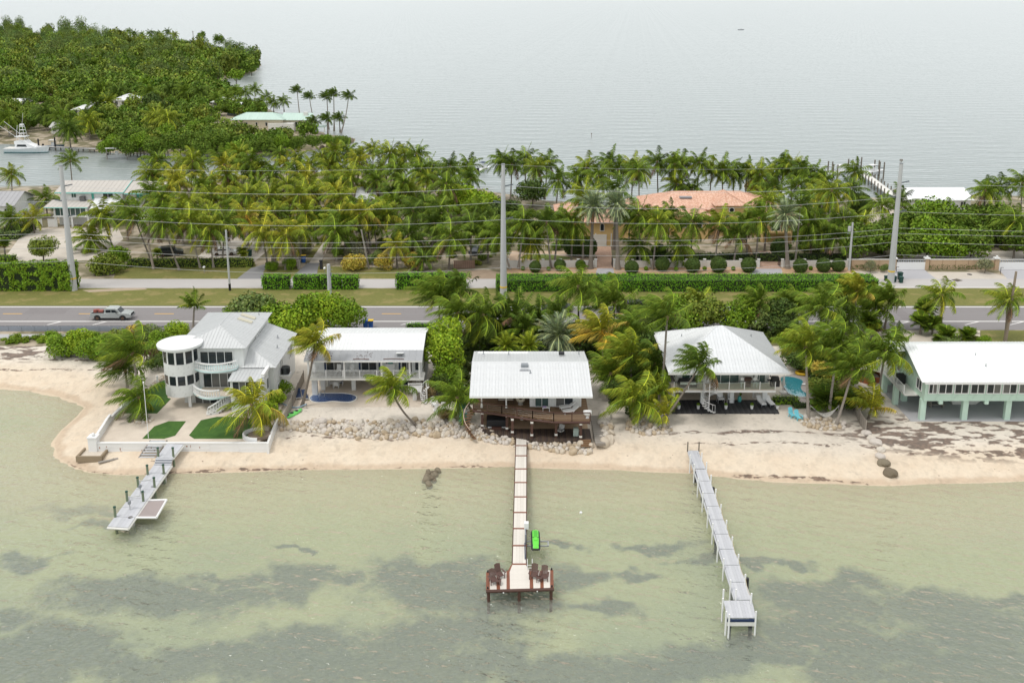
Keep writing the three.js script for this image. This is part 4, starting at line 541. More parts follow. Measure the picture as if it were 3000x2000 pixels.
function palm({ base, top, kind = 'breeze', tone = 'green', size = 1, label, name = 'coconut_palm', category = 'palm tree', group, far = false, bend = 0.3, girth = 1, trunk = true, dead }) {
  const s = palmSeed++, r = rng(s * 7919), t = thing(name, label, category, [base.x, base.y, base.z], 0, group), d = top.clone().sub(base), sets = CROWN[kind], v = Math.floor(r() * sets.length);
  if (trunk) {
    const hz = Math.hypot(d.x, d.z), c = new THREE.QuadraticBezierCurve3(new THREE.Vector3(0, -0.25, 0), new THREE.Vector3(d.x * (0.5 + bend), d.y * (0.5 - bend * 0.35 * Math.min(1, hz / 3)), d.z * (0.5 + bend)), d.clone()), nS = far ? 4 : 9, nR = far ? 5 : 8, P = [], U = [], I = [];
    for (let i = 0; i <= nS; i++) { const p = c.getPoint(i / nS), u = i / nS, rad = girth * (0.17 - 0.05 * u + 0.16 * Math.exp(-u * 9)); for (let k = 0; k <= nR; k++) { const a = k / nR * 2 * Math.PI; P.push(p.x + Math.cos(a) * rad, p.y, p.z + Math.sin(a) * rad); U.push(k / nR, u * d.y / 4); } }
    for (let i = 0; i < nS; i++) for (let k = 0; k < nR; k++) { const a = i * (nR + 1) + k, b = a + nR + 1; I.push(a, b, a + 1, a + 1, b, b + 1); }
    const g = new THREE.BufferGeometry(); g.setAttribute('position', new THREE.Float32BufferAttribute(P, 3)); g.setAttribute('uv', new THREE.Float32BufferAttribute(U, 2)); g.setIndex(I); g.computeVertexNormals(); part(t, 'trunk', g, trunkM[Math.floor(r() * 3)]);
  }
  const turn = (r() - 0.5) * (kind === 'gale' ? 0.7 : 1.6), tones = ageTone[tone];
  if (far) { const o = part(t, 'crown', wholeCrown(kind, v), LEAF[tones[r() < 0.75 ? 0 : 1]]); o.position.copy(d); o.rotation.y = turn; o.scale.setScalar(size); return t; }
  const keep = 0.82 + 0.18 * r();
  for (const [g, age, q] of sets[v]) { if (r() > keep && age > 0.3) continue; let k = age < 0.35 ? 0 : age < 0.7 ? 1 : 2; if (age > 0.55 && r() < 0.3) k = 3; let m = LEAF[tones[k]]; if (age > 0.86 && r() < (dead ?? 0.18)) m = LEAF.brown; const o = part(t, 'frond', g, m); o.position.copy(d); o.rotation.set((r() - 0.5) * 0.16, turn + (r() - 0.5) * 0.2, (r() - 0.5) * 0.16); o.scale.setScalar(size * (0.9 + 0.2 * r())); }
  if (kind !== 'date' && kind !== 'fan' && kind !== 'young') { const h = part(t, 'crown_heart', heartG, tone === 'gold' ? LEAFSOLID.gold : LEAFSOLID.brown); h.position.copy(d); h.scale.setScalar(size); if (r() < 0.55) { const c = part(t, 'coconuts', cocoG, tone === 'gold' ? LEAFSOLID.gold : LEAFSOLID.nut); c.position.copy(d); c.rotation.y = r() * 6; c.scale.setScalar(size); } }
  return t;
}
const LEAFSOLID = { brown: paint(0.2, 0.14, 0.08, { roughness: 0.9 }), nut: paint(0.18, 0.19, 0.05, { roughness: 0.6 }), gold: paint(0.5, 0.24, 0.03, { roughness: 0.7 }) };
const heartG = new THREE.SphereGeometry(1, 8, 6).scale(0.24, 0.5, 0.24).translate(0, -0.05, 0);
const cocoG = merge([0, 1, 2, 3, 4, 5, 6].map((i) => new THREE.SphereGeometry(0.13, 7, 5).scale(1, 1.25, 1).translate(Math.cos(i * 0.95) * 0.3, -0.25 - (i % 3) * 0.13, Math.sin(i * 0.95) * 0.3)));
// by the foot of the trunk and the heart of the crown in the survey
function palmAt(bu, bv, cu, cv, o) { const base = at(bu, bv, LAND); base.y = Math.min(LAND, Math.max(0.2, heightAt(base.x, base.z))); const top = atD(cu, cv, -base.z); return palm({ base, top, ...o }); }
// by the crown and a height where the foot is hidden
function palmUp(cu, cv, h, o) { const top = at(cu, cv, LAND + h), lean = o.lean || 0; return palm({ base: new THREE.Vector3(top.x + lean, LAND, top.z), top, ...o }); }

// ---------- broadleaf crowns: lobes of leaf clumps ----------
function crownG(seed, { rx, ry, rz, lobes = 9, leaves = 1500, size = 0.3, shell = 0.55, droop = 0, ball = false }) {
  const r = rng(seed), P = [], C = [], L = [];
  for (let i = 0; i < lobes; i++) { const a = i * 2.4 + r(), e = mixv(-0.35, 0.95, r()), q = 0.35 + 0.35 * r(); L.push([Math.cos(a) * rx * q * Math.sqrt(1 - e * e * 0.7), e * ry * 0.55, Math.sin(a) * rz * q * Math.sqrt(1 - e * e * 0.7), (0.36 + 0.24 * r())]); }
  if (ball) { L.length = 0; lobes = 1; L.push([0, 0, 0, 0.96]); }
  const nrm = () => { let x, y, z, l; do { x = r() * 2 - 1; y = r() * 2 - 1; z = r() * 2 - 1; l = x * x + y * y + z * z; } while (l > 1 || l < 0.01); l = Math.sqrt(l); return [x / l, y / l, z / l]; };
  for (let i = 0; i < leaves; i++) {
    const b = L[Math.floor(r() * lobes)], d = nrm(), q = mixv(shell, 1.06, Math.sqrt(r())) * b[3], c = [b[0] + d[0] * rx * q, b[1] + d[1] * ry * q, b[2] + d[2] * rz * q], n = nrm(); n[0] += d[0] * 0.7; n[1] += d[1] * 0.7 + 0.45; n[2] += d[2] * 0.7;
    const N = new THREE.Vector3(...n).normalize(), t = new THREE.Vector3(...nrm()).cross(N).normalize(), u = N.clone().cross(t), s = size * (0.55 + 0.9 * r()), w = 0.62 + 0.75 * r(), k = [w * (0.9 + 0.35 * r()), w, w * (0.7 + 0.6 * r())];
    const p = (a, e) => [c[0] + t.x * a + u.x * e, c[1] + t.y * a + u.y * e - droop * Math.abs(a), c[2] + t.z * a + u.z * e];
    const A = p(-s, 0), Bq = p(0, s * 0.5), D = p(s, 0), E = p(0, -s * 0.5); P.push(...A, ...E, ...D, ...A, ...D, ...Bq); for (let z = 0; z < 6; z++) C.push(...k);
  }
  const g = new THREE.BufferGeometry(); g.setAttribute('position', new THREE.Float32BufferAttribute(P, 3)); g.setAttribute('color', new THREE.Float32BufferAttribute(C, 3)); g.computeVertexNormals(); return g;
}
const BROAD = [crownG(501, { rx: 1, ry: 1, rz: 1, lobes: 11, leaves: 3500, size: 0.072 }), crownG(502, { rx: 1, ry: 0.9, rz: 1, lobes: 14, leaves: 3500, size: 0.072 }), crownG(503, { rx: 1, ry: 1.1, rz: 1, lobes: 9, leaves: 3500, size: 0.072 }), crownG(504, { rx: 1, ry: 0.8, rz: 1, lobes: 16, leaves: 3500, size: 0.072 })];
const FEATHER = [crownG(511, { rx: 0.8, ry: 1.25, rz: 0.8, lobes: 9, leaves: 1500, size: 0.07, shell: 0.25, droop: 0.3 }), crownG(512, { rx: 0.9, ry: 1.2, rz: 0.9, lobes: 8, leaves: 1400, size: 0.07, shell: 0.2, droop: 0.3 })];
const FARBROAD = [crownG(521, { rx: 1, ry: 0.85, rz: 1, lobes: 12, leaves: 950, size: 0.13 }), crownG(522, { rx: 1, ry: 1, rz: 1, lobes: 10, leaves: 900, size: 0.13 }), crownG(523, { rx: 0.9, ry: 1.15, rz: 0.9, lobes: 9, leaves: 850, size: 0.12, shell: 0.25 })];
const BALL = [crownG(531, { rx: 1, ry: 1, rz: 1, leaves: 1500, size: 0.09, shell: 0.93, ball: true })];
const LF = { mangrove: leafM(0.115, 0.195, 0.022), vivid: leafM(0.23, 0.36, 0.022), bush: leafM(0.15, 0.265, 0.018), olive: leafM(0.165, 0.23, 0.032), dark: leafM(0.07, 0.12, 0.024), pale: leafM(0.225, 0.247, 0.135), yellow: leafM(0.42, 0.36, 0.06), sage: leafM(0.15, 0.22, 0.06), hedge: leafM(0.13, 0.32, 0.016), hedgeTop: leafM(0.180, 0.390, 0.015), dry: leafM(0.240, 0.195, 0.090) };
const limbG = merge([barG([0, 0, 0], [0.02, 0.5, 0.01], 0.045, 6), barG([0.02, 0.45, 0.01], [0.3, 0.95, 0.1], 0.026, 5), barG([0.02, 0.42, 0.01], [-0.28, 0.9, 0.16], 0.026, 5), barG([0.02, 0.48, 0], [0.02, 1.0, -0.26], 0.024, 5)]);
function tree(cu, cv, r, hgt, { m = 'bush', label, name = 'broadleaf_tree', category = 'tree', group, set = BROAD, flat = 1, depth = 1, y = LAND, v, z } = {}) { // crown centre in the survey, crown radius, height of the crown's middle
  const c = z ? atD(cu, cv, z) : at(cu, cv, y + hgt), q = rng(Math.round(cu * 31 + cv * 17)), t = thing(name, label, category, [c.x, y, c.z], 0, group), h = c.y - y;
  const tr = part(t, 'trunk', limbG, trunkM[1]); tr.scale.set(Math.max(0.8, h), Math.max(0.5, h * 0.98), Math.max(0.8, h)); tr.position.y = -0.1;
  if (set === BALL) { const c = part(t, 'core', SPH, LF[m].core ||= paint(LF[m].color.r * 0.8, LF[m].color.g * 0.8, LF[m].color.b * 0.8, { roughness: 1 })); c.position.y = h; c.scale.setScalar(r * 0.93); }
  const o = part(t, 'crown', set[v ?? Math.floor(q() * set.length)], LF[m]); o.position.y = h; o.scale.set(r, r * flat, r * depth); o.rotation.y = q() * 6; return t;
}
// a clipped hedge: a leafy skin on a solid core
function hedge(label, x0, x1, z0, z1, h, { m = 'hedge', top = m, dens = 34, size = 0.11, wob = 0.12, name = 'hedge', seed = 1, y = LAND } = {}) {
  const r = rng(seed * 131), t = thing(name, label, 'hedge', [(x0 + x1) / 2, y, (z0 + z1) / 2]), w = x1 - x0, d = z1 - z0, P = [[], []], C = [[], []];
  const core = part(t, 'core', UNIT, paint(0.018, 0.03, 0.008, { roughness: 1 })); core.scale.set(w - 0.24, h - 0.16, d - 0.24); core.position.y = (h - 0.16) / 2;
  const put = (k, x, yy, z, n) => { const N = new THREE.Vector3(n[0] + (r() - 0.5) * 1.3, n[1] + (r() - 0.5) * 1.3, n[2] + (r() - 0.5) * 1.3).normalize(), a = new THREE.Vector3(r() - 0.5, r() - 0.5, r() - 0.5).cross(N).normalize(), b = N.clone().cross(a), s = size * (0.6 + 0.8 * r()), e = wob * (vnoise(x * 1.3 + 9, (z + yy) * 1.3, seed) - 0.5) * 2 + (r() - 0.5) * 0.08; const c = new THREE.Vector3(x + n[0] * e, yy + n[1] * e, z + n[2] * e), p = (i, j) => { const v = c.clone().addScaledVector(a, i * s).addScaledVector(b, j * s); P[k].push(v.x, v.y, v.z); }; p(-1, 0); p(0, -0.55); p(1, 0); p(-1, 0); p(1, 0); p(0, 0.55); const q = 0.6 + 0.8 * r(), col = [q * (0.85 + 0.4 * r()), q, q]; for (let i = 0; i < 6; i++) C[k].push(...col); };
  const n1 = Math.round(w * h * dens), n2 = Math.round(w * d * dens), n3 = Math.round(d * h * dens); for (let i = 0; i < n1; i++) put(0, (r() - 0.5) * w, r() * h, d / 2, [0, 0, 1]); for (let i = 0; i < n1 * 0.4; i++) put(0, (r() - 0.5) * w, r() * h, -d / 2, [0, 0, -1]); for (let i = 0; i < n2; i++) put(1, (r() - 0.5) * w, h, (r() - 0.5) * d, [0, 1, 0]); for (let i = 0; i < n3; i++) for (const s of [-1, 1]) put(0, s * w / 2, r() * h, (r() - 0.5) * d, [s, 0, 0]);
  P.forEach((p, k) => { const g = new THREE.BufferGeometry(); g.setAttribute('position', new THREE.Float32BufferAttribute(p, 3)); g.setAttribute('color', new THREE.Float32BufferAttribute(C[k], 3)); g.computeVertexNormals(); part(t, k ? 'clipped_top' : 'foliage', g, LF[k ? top : m]); });
  return t;
}
const rockG = [0, 1, 2, 3, 4].map((k) => { const g = new THREE.IcosahedronGeometry(1, 2), p = g.attributes.position; for (let i = 0; i < p.count; i++) { const x = p.getX(i), y = p.getY(i), z = p.getZ(i), f = 0.72 + 0.42 * vnoise(x * 1.3 + k * 7 + 20, y * 1.3 + z * 1.7 + 20, 600 + k) + 0.12 * vnoise(x * 4 + 30, y * 4 + z * 3 + 30, 610 + k); p.setXYZ(i, x * f, y * f, z * f); } g.computeVertexNormals(); return g; });
const rockM = [[0.53, 0.46, 0.37], [0.6, 0.55, 0.48], [0.46, 0.37, 0.26], [0.55, 0.5, 0.45]].map((c) => { const m = paint(...c, { roughness: 0.95 }); m.map = speck.clone(); m.map.repeat.set(3, 2); return m; }), rockD = [[0.16, 0.13, 0.09], [0.2, 0.17, 0.12]].map((c) => paint(...c, { roughness: 0.9 }));
const ORD = ['first', 'second', 'third', 'fourth', 'fifth', 'sixth', 'seventh', 'eighth', 'ninth', 'tenth', 'eleventh', 'twelfth', 'thirteenth', 'fourteenth', 'fifteenth', 'sixteenth', 'seventeenth', 'eighteenth', 'nineteenth', 'twentieth', 'twenty-first', 'twenty-second', 'twenty-third', 'twenty-fourth', 'twenty-fifth', 'twenty-sixth', 'twenty-seventh', 'twenty-eighth', 'twenty-ninth', 'thirtieth'];
const ord = (i) => i < 30 ? ORD[i] : 'thirty-' + ORD[i - 30];
// ---------- beach palms, each with its foot and crown ----------
const shorePalms = [
  [411, 1165, 387, 1034, 'gale', 'green', 1.05, 'tall wind-swept palm left of the round tower, higher of the two'],
  [372, 1130, 366, 1085, 'gale', 'deep', 1.0, 'dark palm half hidden behind the tall palm left of the round tower'],
  [421, 1229, 405, 1166, 'breeze', 'green', 0.95, 'short palm in the stone ring on the tower house patio'],
  [564, 958, 568, 899, 'young', 'green', 0.85, 'lone palm between the tower house roof and the road'],
  [743, 1272, 737, 1187, 'breeze', 'lime', 1.05, 'palm with yellowing lower fronds in the white corner planter'],
  [882, 1191, 923, 1007, 'gale', 'lime', 0.85, 'thin leaning palm whose trunk crosses the second house balcony'],
  [1236, 1253, 1146, 1137, 'gale', 'bright', 0.85, 'palm with a curved trunk growing out of the rock wall toward the pool'],
  [1344, 1236, 1339, 1166, 'breeze', 'green', 0.9, 'palm beside the paddle boards left of the brown deck'],
  [1287, 1000, 1287, 869, 'gale', 'green', 1.15, 'large palm rising behind the bright green tree, by the road'],
  [1338, 985, 1338, 846, 'gale', 'deep', 1.0, 'palm behind the two big palms left of the grey roof, touching the verge'],
  [1345, 1050, 1340, 918, 'gale', 'green', 1.1, 'palm with pale midribs just behind the bright green tree'],
  [1402, 1040, 1414, 923, 'breeze', 'green', 1.25, 'biggest star-shaped palm left behind the grey metal roof'],
  [1534, 1035, 1534, 965, 'young', 'deep', 1.1, 'low dark palm behind the middle of the grey metal roof'],
  [1511, 1020, 1505, 930, 'young', 'deep', 1.25, 'dark palm with upright fronds behind the grey roof, second of three'],
  [1580, 1010, 1575, 935, 'young', 'deep', 1.2, 'dark palm with upright fronds behind the grey roof, third of three'],
  [1634, 1010, 1636, 925, 'young', 'deep', 1.2, 'dark upright palm behind the round date palm'],
  [1455, 1010, 1452, 935, 'young', 'deep', 1.2, 'dark upright palm right of the star-shaped palm'],
  [1695, 985, 1695, 841, 'breeze', 'green', 1.2, 'tall palm before the clipped hedge, near the wooden post'],
  [1771, 1072, 1761, 971, 'gale', 'gold', 1.1, 'golden yellow palm with brown hanging fronds right of the grey roof'],
  [1800, 1000, 1800, 888, 'gale', 'green', 1.15, 'dark palm in front of the black sport utility car'],
  [1850, 1060, 1856, 972, 'gale', 'green', 1.0, 'palm right of the golden palm, rear one of two'],
  [1850, 1150, 1848, 1040, 'gale', 'bright', 1.05, 'palm with a bare pale trunk between the grey roof and the hip roof'],
  [1780, 1160, 1790, 1095, 'gale', 'green', 1.05, 'bushy palm against the right edge of the grey roof'],
  [1853, 1240, 1855, 1172, 'gale', 'bright', 1.1, 'palm above the rocks right of the boardwalk'],
  [1905, 1150, 1916, 1068, 'gale', 'deep', 1.05, 'dark palm against the left eave of the hip roof'],
  [1925, 1215, 1930, 1155, 'young', 'bright', 0.95, 'palm with upright fronds at the left end of the black deck'],
  [1930, 1249, 1947, 1214, 'young', 'lime', 0.8, 'small yellow palm on the rocks before the black deck'],
  [1926, 1249, 2049, 1070, 'gale', 'deep', 0.85, 'palm with a long leaning trunk crossing in front of the hip roof'],
  [1938, 1185, 1955, 928, 'gale', 'green', 1.0, 'tall palm whose trunk stands before the left slope of the hip roof'],
  [2040, 962, 2037, 890, 'gale', 'bright', 0.9, 'palm behind the hip roof left of its peak, by the road'],
  [2228, 972, 2220, 884, 'gale', 'green', 0.9, 'palm behind the hip roof right of its peak, over the road'],
  [2370, 1228, 2362, 1017, 'gale', 'bright', 1.0, 'tall palm with a flared trunk beside the kidney pool'],
  [2429, 1210, 2454, 1014, 'gale', 'green', 1.1, 'tall palm behind the hammock, left of the wooden fence'],
  [2449, 1245, 2499, 1081, 'gale', 'green', 1.0, 'leaning palm at the white rocks by the hammock'],
  [2569, 1191, 2593, 1033, 'gale', 'green', 1.1, 'tall palm standing by the porch of the mint green house'],
  [2543, 1105, 2543, 1075, 'young', 'deep', 1.25, 'spreading palm growing in the rusty planter'],
  [2545, 1225, 2553, 1197, 'young', 'lime', 1.05, 'low yellow green palm beside the end of the wooden fence'],
  [2409, 1088, 2406, 902, 'gale', 'green', 1.1, 'palm at the left of the windy clump, its crown over the verge'],
  [2340, 960, 2336, 902, 'gale', 'deep', 0.85, 'dark palm at the far left of the windy clump by the road'],
  [2318, 955, 2320, 886, 'gale', 'green', 0.8, 'thin palm left of the windy clump, trunk against the road'],
  [2495, 1004, 2511, 853, 'gale', 'lime', 0.9, 'tall thin palm with a yellow crown before the end of the clipped hedge'],
  [2540, 968, 2562, 905, 'gale', 'green', 1.15, 'palm with a bent trunk beside the paved road, right of the clump'],
  [2591, 968, 2607, 875, 'gale', 'green', 0.85, 'slim palm leaning right over the road lines'],
  [2473, 1024, 2480, 948, 'gale', 'deep', 1.05, 'dark palm in the middle of the windy clump'],
  [2440, 1000, 2462, 880, 'gale', 'green', 1.1, 'full palm at the top of the windy clump, before the hedge'],
  [2760, 973, 2760, 864, 'breeze', 'bright', 0.85, 'palm with a straight trunk in front of the road, behind the mint house'],
  [2946, 1000, 2955, 880, 'breeze', 'bright', 0.9, 'palm beside the brown leaning utility pole'],
  [2625, 1005, 2629, 976, 'breeze', 'deep', 0.5, 'small dark palm on the sand behind the mint house porch'],
  [1405, 1035, 1395, 1000, 'young', 'deep', 0.9, 'shadowed young palm at the rear left corner of the grey roof'],
];
for (const [bu, bv, cu, cv, kind, tone, size, label] of shorePalms) palmAt(bu, bv, cu, cv, { kind, tone, size: size, label, group: 'palms round the beach houses', bend: label.includes('curved') ? 0.28 : label.includes('leaning') || label.includes('bent') ? 0.1 : 0.05 });
palmUp(1634, 984, 3.2, { kind: 'date', tone: 'silver', size: 1.45, name: 'date_palm', girth: 2, label: 'big round grey green date palm over the rear edge of the grey roof', group: 'date palms' });
palmUp(1483, 1015, 2.6, { kind: 'date', tone: 'bright', size: 0.85, name: 'date_palm', girth: 1.6, label: 'small bright pygmy date palm behind the grey roof, left of the pair', group: 'date palms' });
palmUp(1549, 1015, 2.6, { kind: 'date', tone: 'bright', size: 0.9, name: 'date_palm', girth: 1.6, label: 'small bright pygmy date palm behind the grey roof, right of the pair', group: 'date palms' });
// ---------- palms of the villa ----------
for (const [bu, bv, cu, cv, label] of [[1730, 787, 1738, 604, 'silver date palm left of the villa gate'], [1811, 789, 1805, 598, 'silver date palm right of the villa gate'], [2309, 786, 2301, 630, 'silver date palm beside the right paver drive of the villa'], [1800, 730, 1805, 558, 'broad dark green palm above the villa garage']]) palmAt(bu, bv, cu, cv, { kind: label.startsWith('broad') ? 'breeze' : 'date', tone: label.startsWith('broad') ? 'deep' : 'silver', size: label.startsWith('broad') ? 1.15 : 1.35, name: 'date_palm', girth: 2, bend: 0.02, label, group: 'date palms' });
[[1518, 787, 1534, 649], [1496, 789, 1464, 687], [1556, 775, 1556, 703], [1615, 786, 1601, 652], [1625, 767, 1636, 649], [1674, 770, 1677, 655], [1708, 757, 1709, 579], [1860, 775, 1866, 719], [1876, 779, 1872, 630], [1912, 789, 1926, 649], [1955, 765, 1961, 632], [1988, 779, 1990, 719], [2025, 755, 2028, 649], [2095, 765, 2108, 655], [2150, 770, 2160, 690], [2190, 745, 2185, 650], [2330, 770, 2346, 604], [2380, 760, 2370, 660], [2408, 757, 2403, 677], [2435, 763, 2448, 697], [2420, 745, 2438, 560], [2460, 735, 2470, 640], [2215, 765, 2225, 640], [1840, 755, 1846, 640], [2240, 735, 2252, 592]].sort((a, b) => a[2] - b[2])
  .forEach(([bu, bv, cu, cv], i) => palmAt(bu, bv, cu, cv, { kind: i % 4 === 3 ? 'breeze' : 'calm', tone: ['green', 'green', 'bright', 'deep'][i % 4], size: 1.1, bend: 0.06, label: `${ord(i)} palm from the left in the front garden of the tiled villa`, group: 'palms in the villa garden' }));
// ---------- the row against the bay ----------
[[1537, 464, 9], [1570, 490, 8.5], [1604, 477, 9], [1500, 480, 9], [1470, 470, 9.5], [1636, 528, 8], [1690, 518, 8], [1719, 492, 9.5], [1754, 515, 9], [1786, 473, 11], [1811, 499, 9.5], [1855, 488, 10], [1872, 500, 10], [1926, 475, 11], [1977, 482, 10.5], [1999, 478, 10.5], [2050, 476, 11], [2086, 504, 8.5], [2117, 498, 9], [1983, 540, 6], [2028, 556, 5], [2150, 505, 8], [2190, 500, 8.5], [2225, 512, 8], [2265, 500, 8], [2295, 490, 9], [2320, 486, 9.5], [2350, 500, 9], [2385, 515, 8], [2420, 530, 7.5], [2505, 505, 8], [2492, 553, 7], [2340, 545, 7], [2390, 570, 7], [2270, 550, 7], [2585, 604, 5], [2639, 591, 5], [2524, 655, 5]].sort((a, b) => a[0] - b[0])
  .forEach(([u, v, h], i) => palmUp(u, v, h, { kind: i % 3 === 1 ? 'breeze' : 'calm', tone: ['green', 'deep', 'green', 'bright'][i % 4], size: 1.12, lean: (hash(i, 3, 9) - 0.5) * 1.6, bend: 0.1, label: `${ord(i)} palm from the left in the bayside row behind the villa`, group: 'bayside palms behind the villa' }));
[[2798, 754, 2798, 700, 'deep'], [2972, 757, 2974, 649, 'green'], [2880, 700, 2888, 559, 'green'], [2915, 690, 2926, 553, 'deep'], [2990, 690, 2996, 537, 'green']].forEach(([bu, bv, cu, cv, tone], i) => palmAt(bu, bv, cu, cv, { kind: 'breeze', tone, size: 1.05, bend: 0.04, label: `${ord(i)} palm listed among the mangroves behind the white gates`.replace('listed among', ['standing low in front of', 'tall at the frame edge in front of', 'behind, left of the pair in', 'behind, right of the pair in', 'at the far right behind'][i]), group: 'palms by the white gates' }));
// ---------- the grove ----------
const groveFront = [[333, 728, 297, 630, 'bright'], [453, 786, 392, 630, 'green'], [526, 791, 475, 649, 'green'], [587, 784, 552, 649, 'bright'], [625, 783, 612, 671, 'bright'], [650, 765, 657, 652, 'green'], [730, 741, 722, 634, 'gold'], [786, 789, 767, 677, 'lime'], [835, 789, 837, 687, 'lime'], [880, 760, 880, 672, 'bright'], [985, 765, 981, 681, 'green'], [1010, 745, 1009, 649, 'green'], [1087, 725, 1067, 617, 'green'], [1164, 786, 1159, 719, 'lime'], [1135, 720, 1130, 632, 'bright'], [1190, 760, 1196, 690, 'deep'], [1264, 735, 1271, 655, 'deep'], [1315, 787, 1319, 693, 'green'], [1379, 765, 1379, 661, 'deep'], [1430, 770, 1429, 676, 'green'], [1240, 790, 1238, 760, 'deep'], [264, 735, 261, 700, 'bright']].sort((a, b) => a[2] - b[2]);
groveFront.forEach(([bu, bv, cu, cv, tone], i) => palmAt(bu, bv, cu, cv, { kind: i % 4 === 2 ? 'breeze' : 'calm', tone, size: cv > 715 ? 0.8 : 1.18, bend: 0.08, dead: 0.6, label: `${ord(i)} palm from the left in the roadside row of the grove` + (tone === 'gold' ? ', turning golden' : ''), group: 'roadside palms of the grove' }));
{
  const rows = [[448, 960, 1240, 7, 9.5], [462, 545, 1010, 8, 9], [482, 425, 1400, 15, 9], [506, 420, 1400, 14, 8.5], [532, 430, 1430, 14, 8.3], [560, 400, 1250, 12, 8], [588, 340, 1260, 12, 7.5], [616, 430, 1420, 12, 7.2], [645, 470, 1440, 7, 6]], names = ['waterside', 'second', 'third', 'fourth', 'fifth', 'sixth', 'seventh', 'eighth', 'ninth'], rg = rng(4242), toneOf = (u) => { const q = rg(); return u < 1080 ? (q < 0.24 ? 'lime' : q < 0.74 ? 'bright' : 'green') : (q < 0.2 ? 'bright' : q < 0.75 ? 'green' : 'deep'); };
  rows.forEach(([v, u0, u1, n, h], k) => { let c = 0; for (let i = 0; i < n; i++) { const u = mixv(u0, u1, (i + 0.15 + 0.7 * rg()) / n), vv = v + (rg() - 0.5) * 26; if (u > 1035 && u < 1105 && vv > 545 && vv < 606) continue; if (u > 1290 && vv > 545 && vv < 610) continue; palmUp(u, vv, h * (0.82 + 0.36 * rg()), { kind: rg() < 0.22 ? 'breeze' : 'calm', tone: toneOf(u), size: 0.85 + 0.35 * rg(), lean: (rg() - 0.5) * 4.6, bend: 0.08, dead: 0.5, label: `${ord(c++)} palm from the left in the ${names[k]} row of the grove`, group: 'palms of the grove' }); } });
}
palmAt(212, 552, 204, 470, { kind: 'breeze', tone: 'green', size: 1.0, label: 'lone tall palm on the canal bank behind the turquoise trimmed house', bend: 0.04 });
palmAt(34, 575, 32, 510, { kind: 'breeze', tone: 'bright', size: 0.95, label: 'palm on the canal bank behind the far left house', bend: 0.02 });
palmUp(132, 580, 4.5, { kind: 'breeze', tone: 'green', size: 1.0, label: 'palm between the two left houses, by the white gate' });
palmUp(30, 640, 3.5, { kind: 'breeze', tone: 'green', size: 1.0, label: 'palm below the far left house, beside its drive' });
palmUp(95, 640, 3.2, { kind: 'breeze', tone: 'lime', size: 0.9, label: 'palm with brown drooping fronds near the white gate' });
palmUp(10, 715, 3.2, { kind: 'fan', tone: 'green', size: 1.3, name: 'fan_palm', label: 'fan palm at the left frame edge beyond the tall hedge', girth: 1.2 });
for (const [u, v, s, l] of [[608, 716, 1, 'small fan palm left of the white parked car'], [710, 735, 1, 'small fan palm by the dark green bin'], [713, 745, 0.7, 'lowest fan palm at the end of the low hedge'], [459, 740, 0.8, 'small fan palm behind the low hedge']]) palmUp(u, v, 1.6, { kind: 'fan', tone: 'bright', size: s, name: 'fan_palm', label: l });
for (const [u, v, h, s, l] of [[2712, 905, 3, 1.5, 'tall thatch palm by the road behind the mint house'], [2700, 945, 1.8, 1.5, 'thatch palm at the left of the clump behind the mint house'], [2735, 950, 1.6, 1.5, 'thatch palm at the right of the clump behind the mint house'], [2773, 985, 0.9, 1.7, 'low palmetto behind the mint house roof'], [2838, 985, 1.0, 1.5, 'spiky palmetto behind the mint house roof ridge'], [2545, 940, 2.4, 1.5, 'thatch palm before the road, right of the windy clump'], [2560, 960, 1.4, 1.4, 'lower thatch palm before the road, right of the windy clump'], [2415, 1170, 1.2, 1.7, 'low dark palmetto below the hammock palms'], [2480, 1175, 1.1, 1.6, 'low palmetto left of the wooden fence']]) palmUp(u, v, h, { kind: 'fan', tone: l.includes('dark') ? 'deep' : 'green', size: s, name: 'fan_palm', label: l, group: 'fan palms and palmettos' });
